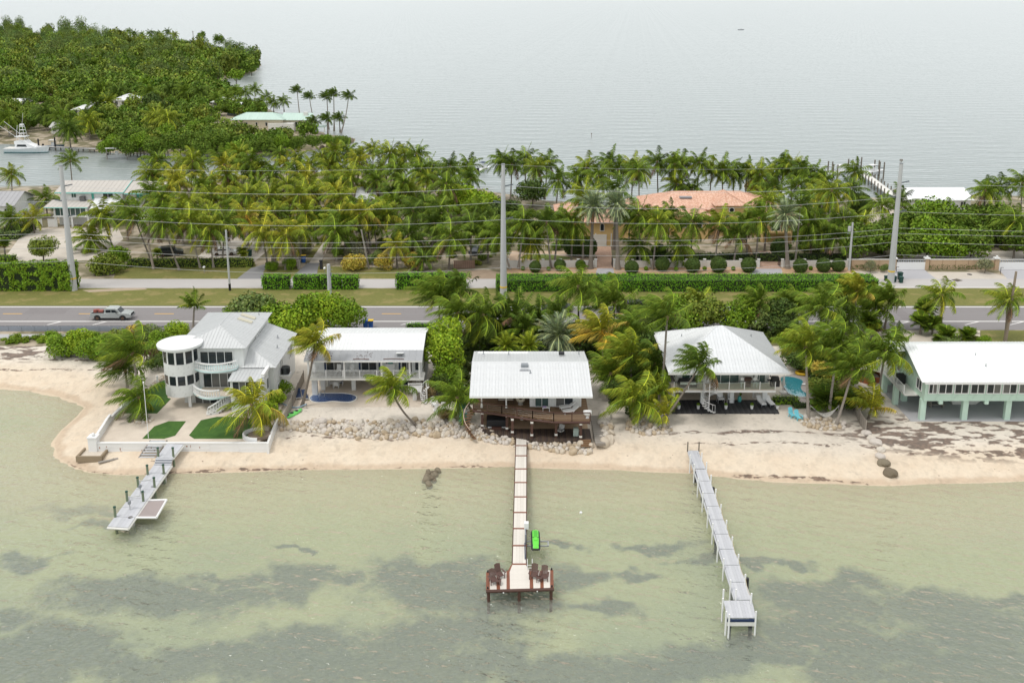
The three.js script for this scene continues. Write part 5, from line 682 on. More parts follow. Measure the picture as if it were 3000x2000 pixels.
// ---------- shrubs and trees round the beach houses ----------
for (const [u, v, r, h, m, label, name = 'shrub', o = {}] of [
  [175, 1018, 2.2, 1.3, 'bush', 'beach shrub at the left end of the thicket above the sand'], [225, 1005, 2.3, 1.6, 'vivid', 'bright beach shrub in the middle of the sand thicket'], [262, 1028, 2.1, 1.2, 'bush', 'low beach shrub at the sand edge of the thicket'], [305, 1018, 2.4, 1.5, 'bush', 'beach shrub at the right of the sand thicket'], [345, 1005, 2.2, 1.4, 'olive', 'grey green shrub behind the wind-swept palms'], [430, 990, 2.2, 1.5, 'sage', 'sage shrub between the guard rail and the tower'], [470, 1000, 2.0, 1.6, 'bush', 'shrub touching the left side of the tower house'], [520, 975, 2.0, 1.5, 'vivid', 'bright shrub under the eave of the tower house'], [460, 1060, 1.6, 1.2, 'dark', 'dark shrub in the stone bed left of the tower'], [455, 1030, 1.8, 1.3, 'bush', 'shrub between the tower and the tall palms'], [395, 995, 2.6, 1.2, 'yellow', 'yellowish grass shrub below the guard rail end'],
  [800, 1165, 1.5, 1.2, 'vivid', 'bright shrub along the fence between the first two houses, middle one'], [822, 1135, 1.4, 1.3, 'bush', 'shrub along the fence between the first two houses, rear one'], [785, 1205, 1.5, 1.1, 'vivid', 'bright shrub along the fence between the first two houses, front one'], [762, 1225, 1.2, 0.9, 'olive', 'dry shrub beside the white corner planter'],
  [1290, 1125, 1.7, 1.3, 'dark', 'dark shrub under the bright green tree'], [1320, 1135, 1.5, 1.2, 'bush', 'shrub between the second house and the leaning palm'], [1262, 1150, 1.1, 0.7, 'dry', 'dry grey shrub by the spiral staircase of the second house'], [1310, 1215, 1.2, 0.6, 'dry', 'dry brush on the bank left of the paddle boards'],
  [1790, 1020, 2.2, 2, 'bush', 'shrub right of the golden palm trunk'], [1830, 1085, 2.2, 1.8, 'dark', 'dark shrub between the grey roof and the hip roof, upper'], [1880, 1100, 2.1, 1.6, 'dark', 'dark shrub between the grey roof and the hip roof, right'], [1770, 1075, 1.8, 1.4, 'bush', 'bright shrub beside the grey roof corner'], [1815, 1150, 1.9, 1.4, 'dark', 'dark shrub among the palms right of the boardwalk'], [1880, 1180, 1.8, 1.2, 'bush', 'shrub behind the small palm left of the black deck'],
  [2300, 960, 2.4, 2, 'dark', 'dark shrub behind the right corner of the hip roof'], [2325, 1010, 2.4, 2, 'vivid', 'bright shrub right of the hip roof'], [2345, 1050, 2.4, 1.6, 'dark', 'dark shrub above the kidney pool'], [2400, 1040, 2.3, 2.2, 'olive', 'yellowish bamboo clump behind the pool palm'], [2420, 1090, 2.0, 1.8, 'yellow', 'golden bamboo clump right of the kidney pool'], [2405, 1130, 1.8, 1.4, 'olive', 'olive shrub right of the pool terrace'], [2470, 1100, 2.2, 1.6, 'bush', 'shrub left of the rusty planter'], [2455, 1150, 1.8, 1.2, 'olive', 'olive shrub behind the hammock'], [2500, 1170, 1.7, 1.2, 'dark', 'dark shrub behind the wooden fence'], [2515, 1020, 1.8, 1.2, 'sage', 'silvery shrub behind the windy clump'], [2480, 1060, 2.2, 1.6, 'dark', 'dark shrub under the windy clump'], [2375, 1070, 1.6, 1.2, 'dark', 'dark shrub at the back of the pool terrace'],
  [2880, 1000, 1.4, 0.6, 'bush', 'low shrub behind the mint house roof'], [2790, 1000, 1.4, 0.6, 'sage', 'silvery low shrub behind the mint house roof'],
]) tree(u, v, r, h, { m, label, name, category: 'shrub', group: 'garden shrubs', flat: 0.8 });
for (const [u, v, r, h, m, label] of [
  [700, 925, 2.8, 2.4, 'bush', 'round tree behind the tower house roof, leftmost'], [745, 905, 3.6, 3.6, 'sage', 'large dull green tree behind the tower house'], [800, 925, 3.2, 3, 'bush', 'tree between the tower house and the second house, rear'], [850, 940, 3.0, 2.8, 'vivid', 'bright tree behind the left corner of the second house'], [905, 925, 3.2, 3, 'bush', 'tree behind the white roof, left of the bins'], [960, 925, 3.2, 3, 'vivid', 'bright tree touching the road behind the white roof'], [1015, 935, 2.9, 2.6, 'bush', 'tree left of the blue and yellow bins'],
  [1298, 985, 2.7, 5.4, 'vivid', 'tall bright green tree right of the white roof'], [1305, 1040, 2.6, 4, 'vivid', 'lower part bright tree beside the second house wall'], [1315, 1090, 2.0, 2.4, 'bush', 'green tree below the bright one by the second house'],
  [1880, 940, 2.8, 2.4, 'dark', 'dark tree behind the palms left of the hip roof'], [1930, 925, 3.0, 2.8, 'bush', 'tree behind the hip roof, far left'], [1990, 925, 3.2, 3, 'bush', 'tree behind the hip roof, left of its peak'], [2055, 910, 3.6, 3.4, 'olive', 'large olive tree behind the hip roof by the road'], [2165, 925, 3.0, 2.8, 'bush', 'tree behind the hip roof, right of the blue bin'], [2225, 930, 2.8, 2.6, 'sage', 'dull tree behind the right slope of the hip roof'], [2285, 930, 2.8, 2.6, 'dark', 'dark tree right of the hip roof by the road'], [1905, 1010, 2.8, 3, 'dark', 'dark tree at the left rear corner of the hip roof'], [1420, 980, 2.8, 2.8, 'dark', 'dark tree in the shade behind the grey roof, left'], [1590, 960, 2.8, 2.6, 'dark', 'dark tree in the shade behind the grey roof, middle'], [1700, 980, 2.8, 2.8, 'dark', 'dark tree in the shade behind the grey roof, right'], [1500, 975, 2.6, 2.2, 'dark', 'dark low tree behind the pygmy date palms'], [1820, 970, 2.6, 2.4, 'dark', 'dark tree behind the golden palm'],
  [122, 725, 2.6, 3, 'olive', 'small round tree in the gravel yard on the left'], [305, 775, 3.0, 1.6, 'olive', 'spreading sea grape bush beside the frontage road'], [345, 760, 2.4, 1.4, 'bush', 'sea grape bush joined to the low hedge'],
  [1035, 770, 2.2, 1.3, 'yellow', 'yellow flowering bush left of the old leaning post'], [1125, 772, 1.8, 1.1, 'yellow', 'yellow flowering bush under the grove palms'], [1205, 770, 1.8, 1.1, 'yellow', 'yellow flowering bush by the wire fence'], [1035, 735, 2.0, 1.4, 'pale', 'silver leaved bush at the grove edge'], [890, 725, 1.6, 1.2, 'pale', 'silver leaved bush by the sand track'], [1100, 755, 1.6, 1.2, 'sage', 'dull bush at the right of the silver bush'], [795, 780, 1.3, 0.7, 'bush', 'bush beside the grey trash fence'], [850, 775, 1.4, 0.8, 'bush', 'bush right of the grey trash fence'],
  [1350, 585, 5.5, 4.5, 'vivid', 'broad yellow green tree at the middle of the grove'], [1420, 600, 4.2, 4, 'vivid', 'bright green tree beside the tall middle pole'], [950, 640, 3.6, 3, 'bush', 'dark leafy tree inside the grove'], [1000, 610, 3.4, 3, 'bush', 'leafy tree behind the white roof peak in the grove'],
  [2530, 700, 4.4, 4.2, 'mangrove', 'mangrove tree left of the right tall pole'], [2595, 690, 4.2, 4.2, 'mangrove', 'mangrove tree just behind the right tall pole'], [2670, 655, 4.6, 4.6, 'mangrove', 'mangrove tree below the white roofed bay house'], [2745, 630, 4.6, 4.8, 'bush', 'brighter mangrove tree right below the white roof'], [2810, 655, 4.8, 4.6, 'mangrove', 'mangrove tree right of the white roofed bay house'], [2880, 640, 4.6, 4.4, 'mangrove', 'mangrove tree behind the second white gate'], [2720, 700, 4.4, 3.8, 'bush', 'mangrove tree in the front of the right thicket'], [2645, 715, 3.8, 3.2, 'mangrove', 'low mangrove tree behind the first white gate'], [2850, 705, 4.2, 3.6, 'mangrove', 'mangrove tree in front of the second white gate thicket'], [2945, 660, 4.6, 4.4, 'mangrove', 'mangrove tree at the right frame edge'], [3010, 700, 4.4, 4, 'mangrove', 'mangrove tree cut by the right frame edge'], [2790, 715, 3.6, 3, 'bush', 'low mangrove tree between the gates'],
  [2889, 775, 1.5, 1.6, 'pale', 'small pale tree on the apron by the right white gate'], [2552, 780, 1.1, 1.2, 'pale', 'small pale tree by the tan wall'], [2592, 785, 0.8, 0.8, 'sage', 'tiny tree before the tan wall'],
  [2230, 555, 3.6, 3, 'yellow', 'yellowish tree behind the tiled roof'], [1560, 560, 4, 4, 'dark', 'dark tree among the palms left of the villa'], [1480, 620, 4, 3.6, 'dark', 'dark tree behind the middle pole'],
]) tree(u, v, r, h, { m, label, group: 'garden trees', name: label.includes('mangrove') ? 'mangrove_tree' : 'broadleaf_tree' });
// clipped balls along the villa wall
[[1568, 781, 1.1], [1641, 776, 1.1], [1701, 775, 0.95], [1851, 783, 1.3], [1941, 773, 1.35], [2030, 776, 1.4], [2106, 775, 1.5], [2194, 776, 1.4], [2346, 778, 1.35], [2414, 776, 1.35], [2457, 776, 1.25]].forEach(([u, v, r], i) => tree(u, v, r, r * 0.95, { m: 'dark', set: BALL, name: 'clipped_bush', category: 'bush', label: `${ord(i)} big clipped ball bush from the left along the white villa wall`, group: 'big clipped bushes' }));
[[1532, 786], [1607, 787], [1893, 786], [1981, 788], [2065, 786], [2376, 785], [2149, 786]].forEach(([u, v], i) => tree(u, v, 0.4, 0.4, { m: 'bush', set: BALL, name: 'clipped_bush', category: 'bush', label: `${ord(i)} small clipped ball bush from the left along the white villa wall`, group: 'small clipped bushes' }));
for (const [u, v, r, l] of [[1680, 720, 2.0, 'clipped dark tree left of the villa garage door'], [1720, 722, 2.0, 'clipped dark tree nearest the villa garage door'], [1889, 752, 1.2, 'clipped bush inside the villa wall'], [1930, 735, 1.5, 'larger clipped bush inside the villa wall'], [2521, 599, 2.7, 'single large clipped bush on the sand cove by the bay dock'], [2285, 725, 1.8, 'clipped bush beside the villa balcony door']]) tree(u, v, r, r * 0.95, { m: 'dark', set: BALL, name: 'clipped_bush', category: 'bush', label: l, group: 'clipped bushes in the villa garden' });
// ---------- hedges ----------
const hz = (v) => at(1500, v).z, hx = (u, v) => at(u, v).x;
hedge('long flat-topped clipped hedge beside the frontage road', hx(1453, 855), hx(2575, 855), hz(833), hz(855), 2.1, { dens: 42, size: 0.1, wob: 0.05, seed: 3 });
hedge('tall ragged hedge at the left frame edge by the road', hx(-60, 852), hx(212, 852), hz(838), hz(853), 4.6, { m: 'bush', dens: 44, size: 0.2, wob: 0.45, seed: 4 });
[[768, 845, 'clipped hedge block by the drive, leftmost of the roadside blocks'], [858, 935, 'clipped hedge block between the two drives'], [938, 998, 'clipped hedge block behind the short grey pole'], [1001, 1048, 'clipped hedge block right of the short grey pole'], [1160, 1240, 'clipped hedge block left of the big wind-swept palms'], [1242, 1365, 'longer clipped hedge block partly hidden by the big wind-swept palms']].forEach(([a, b, l], i) => hedge(l, hx(a, 848), hx(b, 848), hz(838), hz(849), i > 3 ? 2.6 : 2.3, { dens: 30, size: 0.14, wob: 0.18, seed: 10 + i }));
hedge('long low hedge in front of the grove', hx(375, 783), hx(738, 783), hz(776), hz(783), 1.5, { m: 'olive', dens: 26, size: 0.14, wob: 0.15, seed: 20 });
hedge('low dark hedge under the tan wall between the white gates', hx(2718, 790), hx(2878, 790), hz(785), hz(790), 0.9, { m: 'dark', dens: 26, wob: 0.06, seed: 21 });
hedge('low dark hedge under the tan wall left of the tall pole', hx(2494, 790), hx(2604, 790), hz(785), hz(790), 0.9, { m: 'dark', dens: 26, wob: 0.06, seed: 22 });
hedge('low grey green hedge beside the gravel yard at the left', hx(-20, 700), hx(52, 700), hz(672), hz(702), 1.5, { m: 'sage', dens: 20, size: 0.16, seed: 23 });
hedge('small clipped hedge beside the far left fan palm', hx(-40, 775), hx(32, 775), hz(765), hz(775), 1.4, { m: 'bush', dens: 20, size: 0.16, seed: 24 });
hedge('low rounded hedge between the black deck and the kidney pool', hx(2270, 1186), hx(2345, 1186), hz(1172), hz(1186), 0.7, { m: 'bush', dens: 50, size: 0.09, seed: 25 });
hedge('low dark hedge right below the kidney pool terrace', hx(2326, 1196), hx(2402, 1196), hz(1187), hz(1197), 0.55, { m: 'dark', dens: 50, size: 0.09, seed: 26 });
hedge('thin green hedge behind the white roof by the road', hx(1190, 970), hx(1262, 970), hz(962), hz(969), 1.0, { m: 'hedge', dens: 36, seed: 27 });
hedge('dark hedge inside the villa wall', hx(1850, 765), hx(2480, 765), hz(758), hz(766), 1.3, { m: 'dark', dens: 14, size: 0.18, seed: 28 });
// ---------- the wooded point ----------
{
  const rg = rng(90210), outline = [[-150, 95], [0, 88], [100, 97], [200, 103], [300, 112], [400, 126], [520, 145], [600, 155], [690, 168], [745, 178], [752, 192], [735, 208], [690, 222], [640, 236], [600, 262], [640, 275], [700, 300], [800, 335], [880, 372], [940, 400], [820, 420], [900, 430], [820, 446], [500, 450], [310, 444], [285, 415], [200, 400], [-150, 405]];
  const inP = (u, v) => { let c = false; for (let i = 0, j = outline.length - 1; i < outline.length; j = i++) { const [a, b] = outline[j], [d, e] = outline[i]; if ((b > v) !== (e > v) && u < (d - a) * (v - b) / (e - b) + a) c = !c; } return c; };
  const clear = [[-50, 405, 110, 440], [110, 398, 300, 440], [76, 280, 118, 288], [330, 312, 390, 320], [140, 376, 192, 396], [98, 190, 118, 212], [650, 345, 920, 400], [40, 150, 60, 175]];
  const kinds = [['mangrove', FARBROAD[0], 'broadleaf_woodland', []], ['olive', FARBROAD[1], 'olive_woodland', []], ['sage', FEATHER[1], 'feathery_woodland', []]], O = new THREE.Object3D();
  for (let n = 0, tries = 0; n < 1250 && tries < 40000; tries++) {
    const u = -150 + rg() * 1060, v = 88 + rg() * 362; if (!inP(u, v) || clear.some(([a, b, c, d]) => u > a && u < c && v > b && v < d) || rg() > (v > 300 ? 0.4 : 1)) continue;
    const p = at(u, v), R = v > 300 ? 2.2 + rg() * 1.8 : 3.4 + rg() * 3; if (inland(p.x, p.z) < 1) continue; O.position.set(p.x, LAND + R * 0.7 + (v < 230 ? rg() * 2.5 : rg()), p.z); O.scale.set(R, R * (v < 240 ? 0.8 + 1.1 * rg() : 0.8 + 0.5 * rg()), R); O.rotation.y = rg() * 6; O.updateMatrix(); const k = v > 260 ? (rg() < 0.7 ? 0 : 1) : v > 190 ? (rg() < 0.35 ? 0 : rg() < 0.75 ? 1 : 2) : (rg() < 0.4 ? 1 : 2); kinds[k][3].push([O.matrix.clone(), 0.75 + 0.5 * rg()]); n++;
  }
  for (const [m, g, name, list] of kinds) { const o = new THREE.InstancedMesh(g, LF[m], list.length), c = new THREE.Color(); list.forEach(([mx, q], i) => { o.setMatrixAt(i, mx); o.setColorAt(i, c.setRGB(q * (0.85 + 0.2 * rg()), q, q * 0.95)); }); o.name = name; o.userData = { kind: 'stuff', label: { broadleaf_woodland: 'dense dark green mangrove wood on the far point', olive_woodland: 'yellow olive scrub wood on the far point', feathery_woodland: 'feathery grey green wood along the far shore' }[name], category: 'woodland' }; add(o, scene); }
  // trees of the point that stand out
  [[20, 62, 6.5, 'sage'], [55, 58, 5.5, 'sage'], [190, 68, 8, 'sage'], [235, 70, 7.5, 'sage'], [270, 85, 6, 'sage'], [345, 95, 6.5, 'olive'], [590, 100, 3.6, 'mangrove'], [640, 112, 4, 'mangrove'], [668, 122, 3.6, 'sage'], [70, 130, 6, 'olive'], [150, 140, 6, 'sage'], [300, 150, 6, 'olive'], [420, 150, 5, 'olive'], [545, 150, 6, 'olive'], [600, 165, 6, 'mangrove'], [650, 180, 5.5, 'mangrove'], [700, 178, 5, 'mangrove'], [735, 185, 4.2, 'mangrove'], [690, 212, 3, 'bush'], [520, 180, 5.5, 'sage'], [60, 185, 4.5, 'olive'], [125, 165, 5, 'sage'], [185, 200, 4.5, 'olive'], [245, 170, 5, 'sage'], [330, 200, 4.5, 'sage'], [385, 165, 5, 'olive'], [455, 200, 4.5, 'sage'], [480, 150, 5, 'sage'], [560, 190, 4.5, 'sage'], [610, 200, 4, 'olive'], [30, 230, 4.5, 'sage'], [215, 235, 4, 'mangrove'], [430, 240, 3.6, 'bush']].sort((a, b) => a[0] - b[0])
    .forEach(([u, v, r, m], i) => tree(u, v + 8, r * 1.5, 6, { m, set: m === 'sage' ? FEATHER : FARBROAD, name: 'shore_tree', label: `${ord(i)} tall tree from the left on the far wooded point`, group: 'tall trees of the far point' }));
  [[320, 425, 3.6], [365, 430, 3.6], [410, 425, 3.8], [455, 432, 3.6], [505, 425, 4], [550, 418, 4], [600, 425, 4], [645, 420, 4], [690, 425, 4], [735, 420, 3.8], [780, 418, 3.8], [825, 415, 3.8], [870, 412, 3.8], [915, 405, 3.6], [955, 400, 3.2], [990, 402, 2.8], [1012, 408, 2.4], [480, 395, 4], [560, 385, 3.6], [400, 395, 3.8], [440, 370, 3.8]].sort((a, b) => a[0] - b[0])
    .forEach(([u, v, r], i) => tree(u, u > 650 ? v + 9 : v, u > 650 ? r * 0.82 : r, u > 650 ? 2 : 2.8, { m: i % 3 ? 'mangrove' : 'bush', set: BROAD, name: 'mangrove_tree', label: `${ord(i)} mangrove from the left along the canal bank opposite the grove`, group: 'mangroves along the canal' }));
  tree(540, 222, 4.2, 6, { m: 'dark', set: FEATHER, flat: 1.2, name: 'cypress_tree', label: 'dark conical conifer standing alone in the island wood' });
  tree(455, 305, 5, 4, { m: 'dark', set: BROAD, label: 'broad very dark tree behind the white service pole' });
  tree(75, 268, 5, 4, { m: 'bush', label: 'flat layered green tree left of the pink cottage', flat: 0.6 });
  tree(75, 300, 2.8, 4, { m: 'dark', set: FEATHER, flat: 1.3, name: 'cypress_tree', label: 'dark column conifer below the pink cottage' });
  // palms of the point
  [[378, 92], [392, 98], [415, 104], [440, 96], [464, 100], [490, 92], [510, 100], [155, 165], [218, 190], [275, 190], [290, 188], [350, 165], [345, 185], [420, 175], [430, 195], [495, 165], [225, 175], [305, 160], [395, 225], [345, 268], [438, 270], [500, 262], [545, 268], [585, 270], [175, 345], [258, 352], [280, 300], [310, 298], [200, 375], [455, 340], [490, 345], [245, 240], [300, 258], [130, 330], [20, 345]].sort((a, b) => a[0] - b[0])
    .forEach(([u, v], i) => palmUp(u, v, v < 120 ? 6.5 : v < 230 ? 7.5 : 6.5, { far: true, kind: i % 3 ? 'calm' : 'breeze', tone: ['green', 'deep', 'bright'][i % 3], size: 1.45, bend: 0.05, label: `${ord(i)} palm from the left rising from the island wood`, group: 'palms of the far point' }));
  [[690, 268, 5], [718, 272, 5], [745, 262, 7], [780, 285, 5], [660, 280, 4.5], [830, 295, 4.5], [765, 300, 4.5], [800, 300, 4], [635, 290, 4.5]].sort((a, b) => a[0] - b[0]).forEach(([u, v, h], i) => palmUp(u, v, h, { far: true, kind: 'breeze', tone: 'green', size: 1, label: `${ord(i)} low palm from the left behind the green roofed house`, group: 'palms behind the green roofed house' }));
  [[878, 338, 870, 266], [917, 338, 906, 284], [962, 370, 957, 283], [978, 374, 977, 276], [998, 380, 1021, 280], [922, 388, 918, 354], [960, 386, 957, 348], [996, 378, 993, 346], [764, 378, 760, 352]].sort((a, b) => a[2] - b[2]).forEach(([bu, bv, cu, cv], i) => palmAt(bu, bv, cu, cv, { far: true, kind: 'gale', tone: 'deep', size: 0.85, bend: 0.2, girth: 1.3, label: `${ord(i)} palm from the left standing against the bay at the point's tip`, group: 'palms at the tip of the point' }));
  // bleached dead trees
  for (const [u, v, k, l] of [[108, 207, 1, 'bleached forked dead tree in the island wood'], [130, 205, 0, 'bleached straight dead trunk beside the forked dead tree']]) { const b = at(u, v), t = thing('dead_tree', l, 'dead tree', b.toArray()), h = k ? 9 : 6; part(t, 'trunk', merge([barG([0, 0, 0], [-1.2, h * 0.5, 0], 0.3, 6), barG([-1.2, h * 0.5, 0], [k ? -4 : -0.6, h, 0], 0.2, 6)]), paint(0.55, 0.52, 0.48)); if (k) part(t, 'limb', barG([-1.2, h * 0.5, 0], [-0.4, h * 1.05, 0], 0.17, 6), paint(0.55, 0.52, 0.48)); }
}

// ---------- ground cover under the palms ----------
{
  const rg = rng(31337), O = new THREE.Object3D(), c = new THREE.Color();
  const cover = (name, label, g, m, areas, n, r0, r1) => { const list = []; for (const [poly, share] of areas) { const us = poly.map((p) => p[0]), vs = poly.map((p) => p[1]), a = Math.min(...us), b = Math.max(...us), d = Math.min(...vs), e = Math.max(...vs); for (let k = 0, tr = 0; k < n * share && tr < 20000; tr++) { const u = mixv(a, b, rg()), v = mixv(d, e, rg()); let ins = false; for (let i = 0, j = poly.length - 1; i < poly.length; j = i++) { const [x1, y1] = poly[j], [x2, y2] = poly[i]; if ((y1 > v) !== (y2 > v) && u < (x2 - x1) * (v - y1) / (y2 - y1) + x1) ins = !ins; } if (!ins) continue; const p = at(u, v), R = mixv(r0, r1, rg()); O.position.set(p.x, LAND + R * 0.3, p.z); O.scale.set(R, R * 0.75, R); O.rotation.y = rg() * 6; O.updateMatrix(); list.push(O.matrix.clone()); k++; } }
    const o = new THREE.InstancedMesh(g, m, list.length); list.forEach((x, i) => { const q = 0.7 + 0.6 * rg(); o.setMatrixAt(i, x); o.setColorAt(i, c.setRGB(q * (0.9 + 0.3 * rg()), q, q)); }); o.name = name; o.userData = { kind: 'stuff', label, category: 'ground cover' }; add(o, scene); };
  cover('undergrowth', 'dark leafy undergrowth between the beach houses and the road', FARBROAD[1], LF.dark, [[[[590, 985], [680, 970], [1040, 972], [1040, 985], [880, 990], [800, 985]], 0.14], [[[1255, 985], [1380, 966], [1760, 970], [1900, 968], [2330, 970], [2420, 1010], [2420, 1150], [2330, 1060], [2250, 1000], [1930, 1010], [1945, 1140], [1880, 1230], [1800, 1180], [1750, 1060], [1400, 1050], [1385, 1180], [1300, 1180]], 0.86]], 330, 0.7, 1.5);
  cover('grove_undergrowth', 'low scrub growing between the grove palms', FARBROAD[0], LF.olive, [[[[420, 600], [700, 560], [1000, 540], [1430, 560], [1470, 640], [1470, 775], [1210, 775], [980, 745], [980, 690], [900, 640], [700, 660], [560, 690], [420, 690]], 1]], 240, 0.5, 1.5);
  cover('thicket_undergrowth', 'dark scrub under the mangroves and villa palms', FARBROAD[2], LF.mangrove, [[[[2560, 745], [2630, 700], [3080, 690], [3080, 730], [2640, 740]], 0.4], [[[1480, 735], [1500, 640], [1720, 600], [1720, 690], [1640, 735]], 0.25], [[[2300, 740], [2200, 600], [2440, 590], [2470, 690], [2470, 740]], 0.35]], 260, 0.8, 1.8);
  cover('beach_scrub', 'low green and yellow scrub on the bank below the guard rail', FARBROAD[1], LF.bush, [[[[-60, 1002], [150, 985], [340, 984], [560, 976], [520, 1010], [420, 1040], [330, 1035], [160, 1010]], 1]], 150, 0.4, 1.0);
}
riprap('long wall of big pale boulders between the pool house yard and the beach', [[820, 1243], [900, 1240], [1000, 1240], [1120, 1243], [1200, 1240], [1300, 1245], [1330, 1262], [1320, 1282], [1230, 1284], [1120, 1290], [1000, 1286], [930, 1274], [818, 1268]], 270, 0.2, 0.62, 901);
riprap('heap of small yellow boulders below the brown deck', [[1300, 1250], [1340, 1243], [1400, 1250], [1430, 1262], [1500, 1280], [1510, 1305], [1440, 1296], [1380, 1288], [1300, 1282]], 130, 0.18, 0.48, 902);
riprap('row of small yellow boulders right of the middle dock', [[1545, 1284], [1620, 1288], [1700, 1298], [1735, 1306], [1730, 1322], [1640, 1318], [1545, 1306]], 85, 0.18, 0.48, 903);
riprap('pale boulder heap left of the black deck', [[1840, 1238], [1880, 1228], [1930, 1232], [1975, 1262], [1950, 1278], [1860, 1278], [1835, 1264]], 90, 0.2, 0.5, 904);
riprap('white boulder heap below the hammock', [[2335, 1226], [2380, 1234], [2440, 1238], [2482, 1256], [2470, 1268], [2400, 1268], [2350, 1250]], 60, 0.2, 0.5, 905);
riprap('rough pale rocks beside the grey boardwalk', [[1762, 1222], [1778, 1215], [1792, 1260], [1785, 1302], [1758, 1302], [1765, 1260]], 24, 0.35, 0.75, 906);
riprap('dark rocks breaking the water in front of the beach', [[1250, 1384, 0], [1282, 1382, 0], [1275, 1404, 0], [1256, 1420, 0], [1246, 1404, 0]], 16, 0.25, 0.5, 907, 'reef_rocks', 1);
riprap('low dark rocks at the tip of the wooded point', [[940, 432, 0.2], [1005, 421, 0.2], [1028, 410, 0.2], [1034, 416, 0.2], [1010, 428, 0.2], [950, 440, 0.2]], 26, 0.7, 1.4, 908, 'reef_rocks', 1);
{
  const l = [[2538, 1288, 0.55], [2552, 1302, 0.5], [2566, 1314, 0.65], [2580, 1332, 0.5], [2578, 1348, 0.55], [2590, 1364, 0.65], [2610, 1386, 0.75]], t = thing('boulder_groyne', 'line of single boulders running down the right beach toward the water', 'boulders', at(2578, 1350, 0.5).toArray());
  l.forEach(([u, v, r], i) => { const q = at(u, v, 0.5), o = part(t, 'boulder', rockG[i % 5], i > 4 ? rockD[i % 2] : rockM[i % 2 ? 1 : 3]); o.position.set(q.x - t.position.x, heightAt(q.x, q.z) + r * 0.2 - t.position.y, q.z - t.position.z); o.scale.set(r * 1.1, r * 0.75, r); o.rotation.y = i * 1.3; });
}
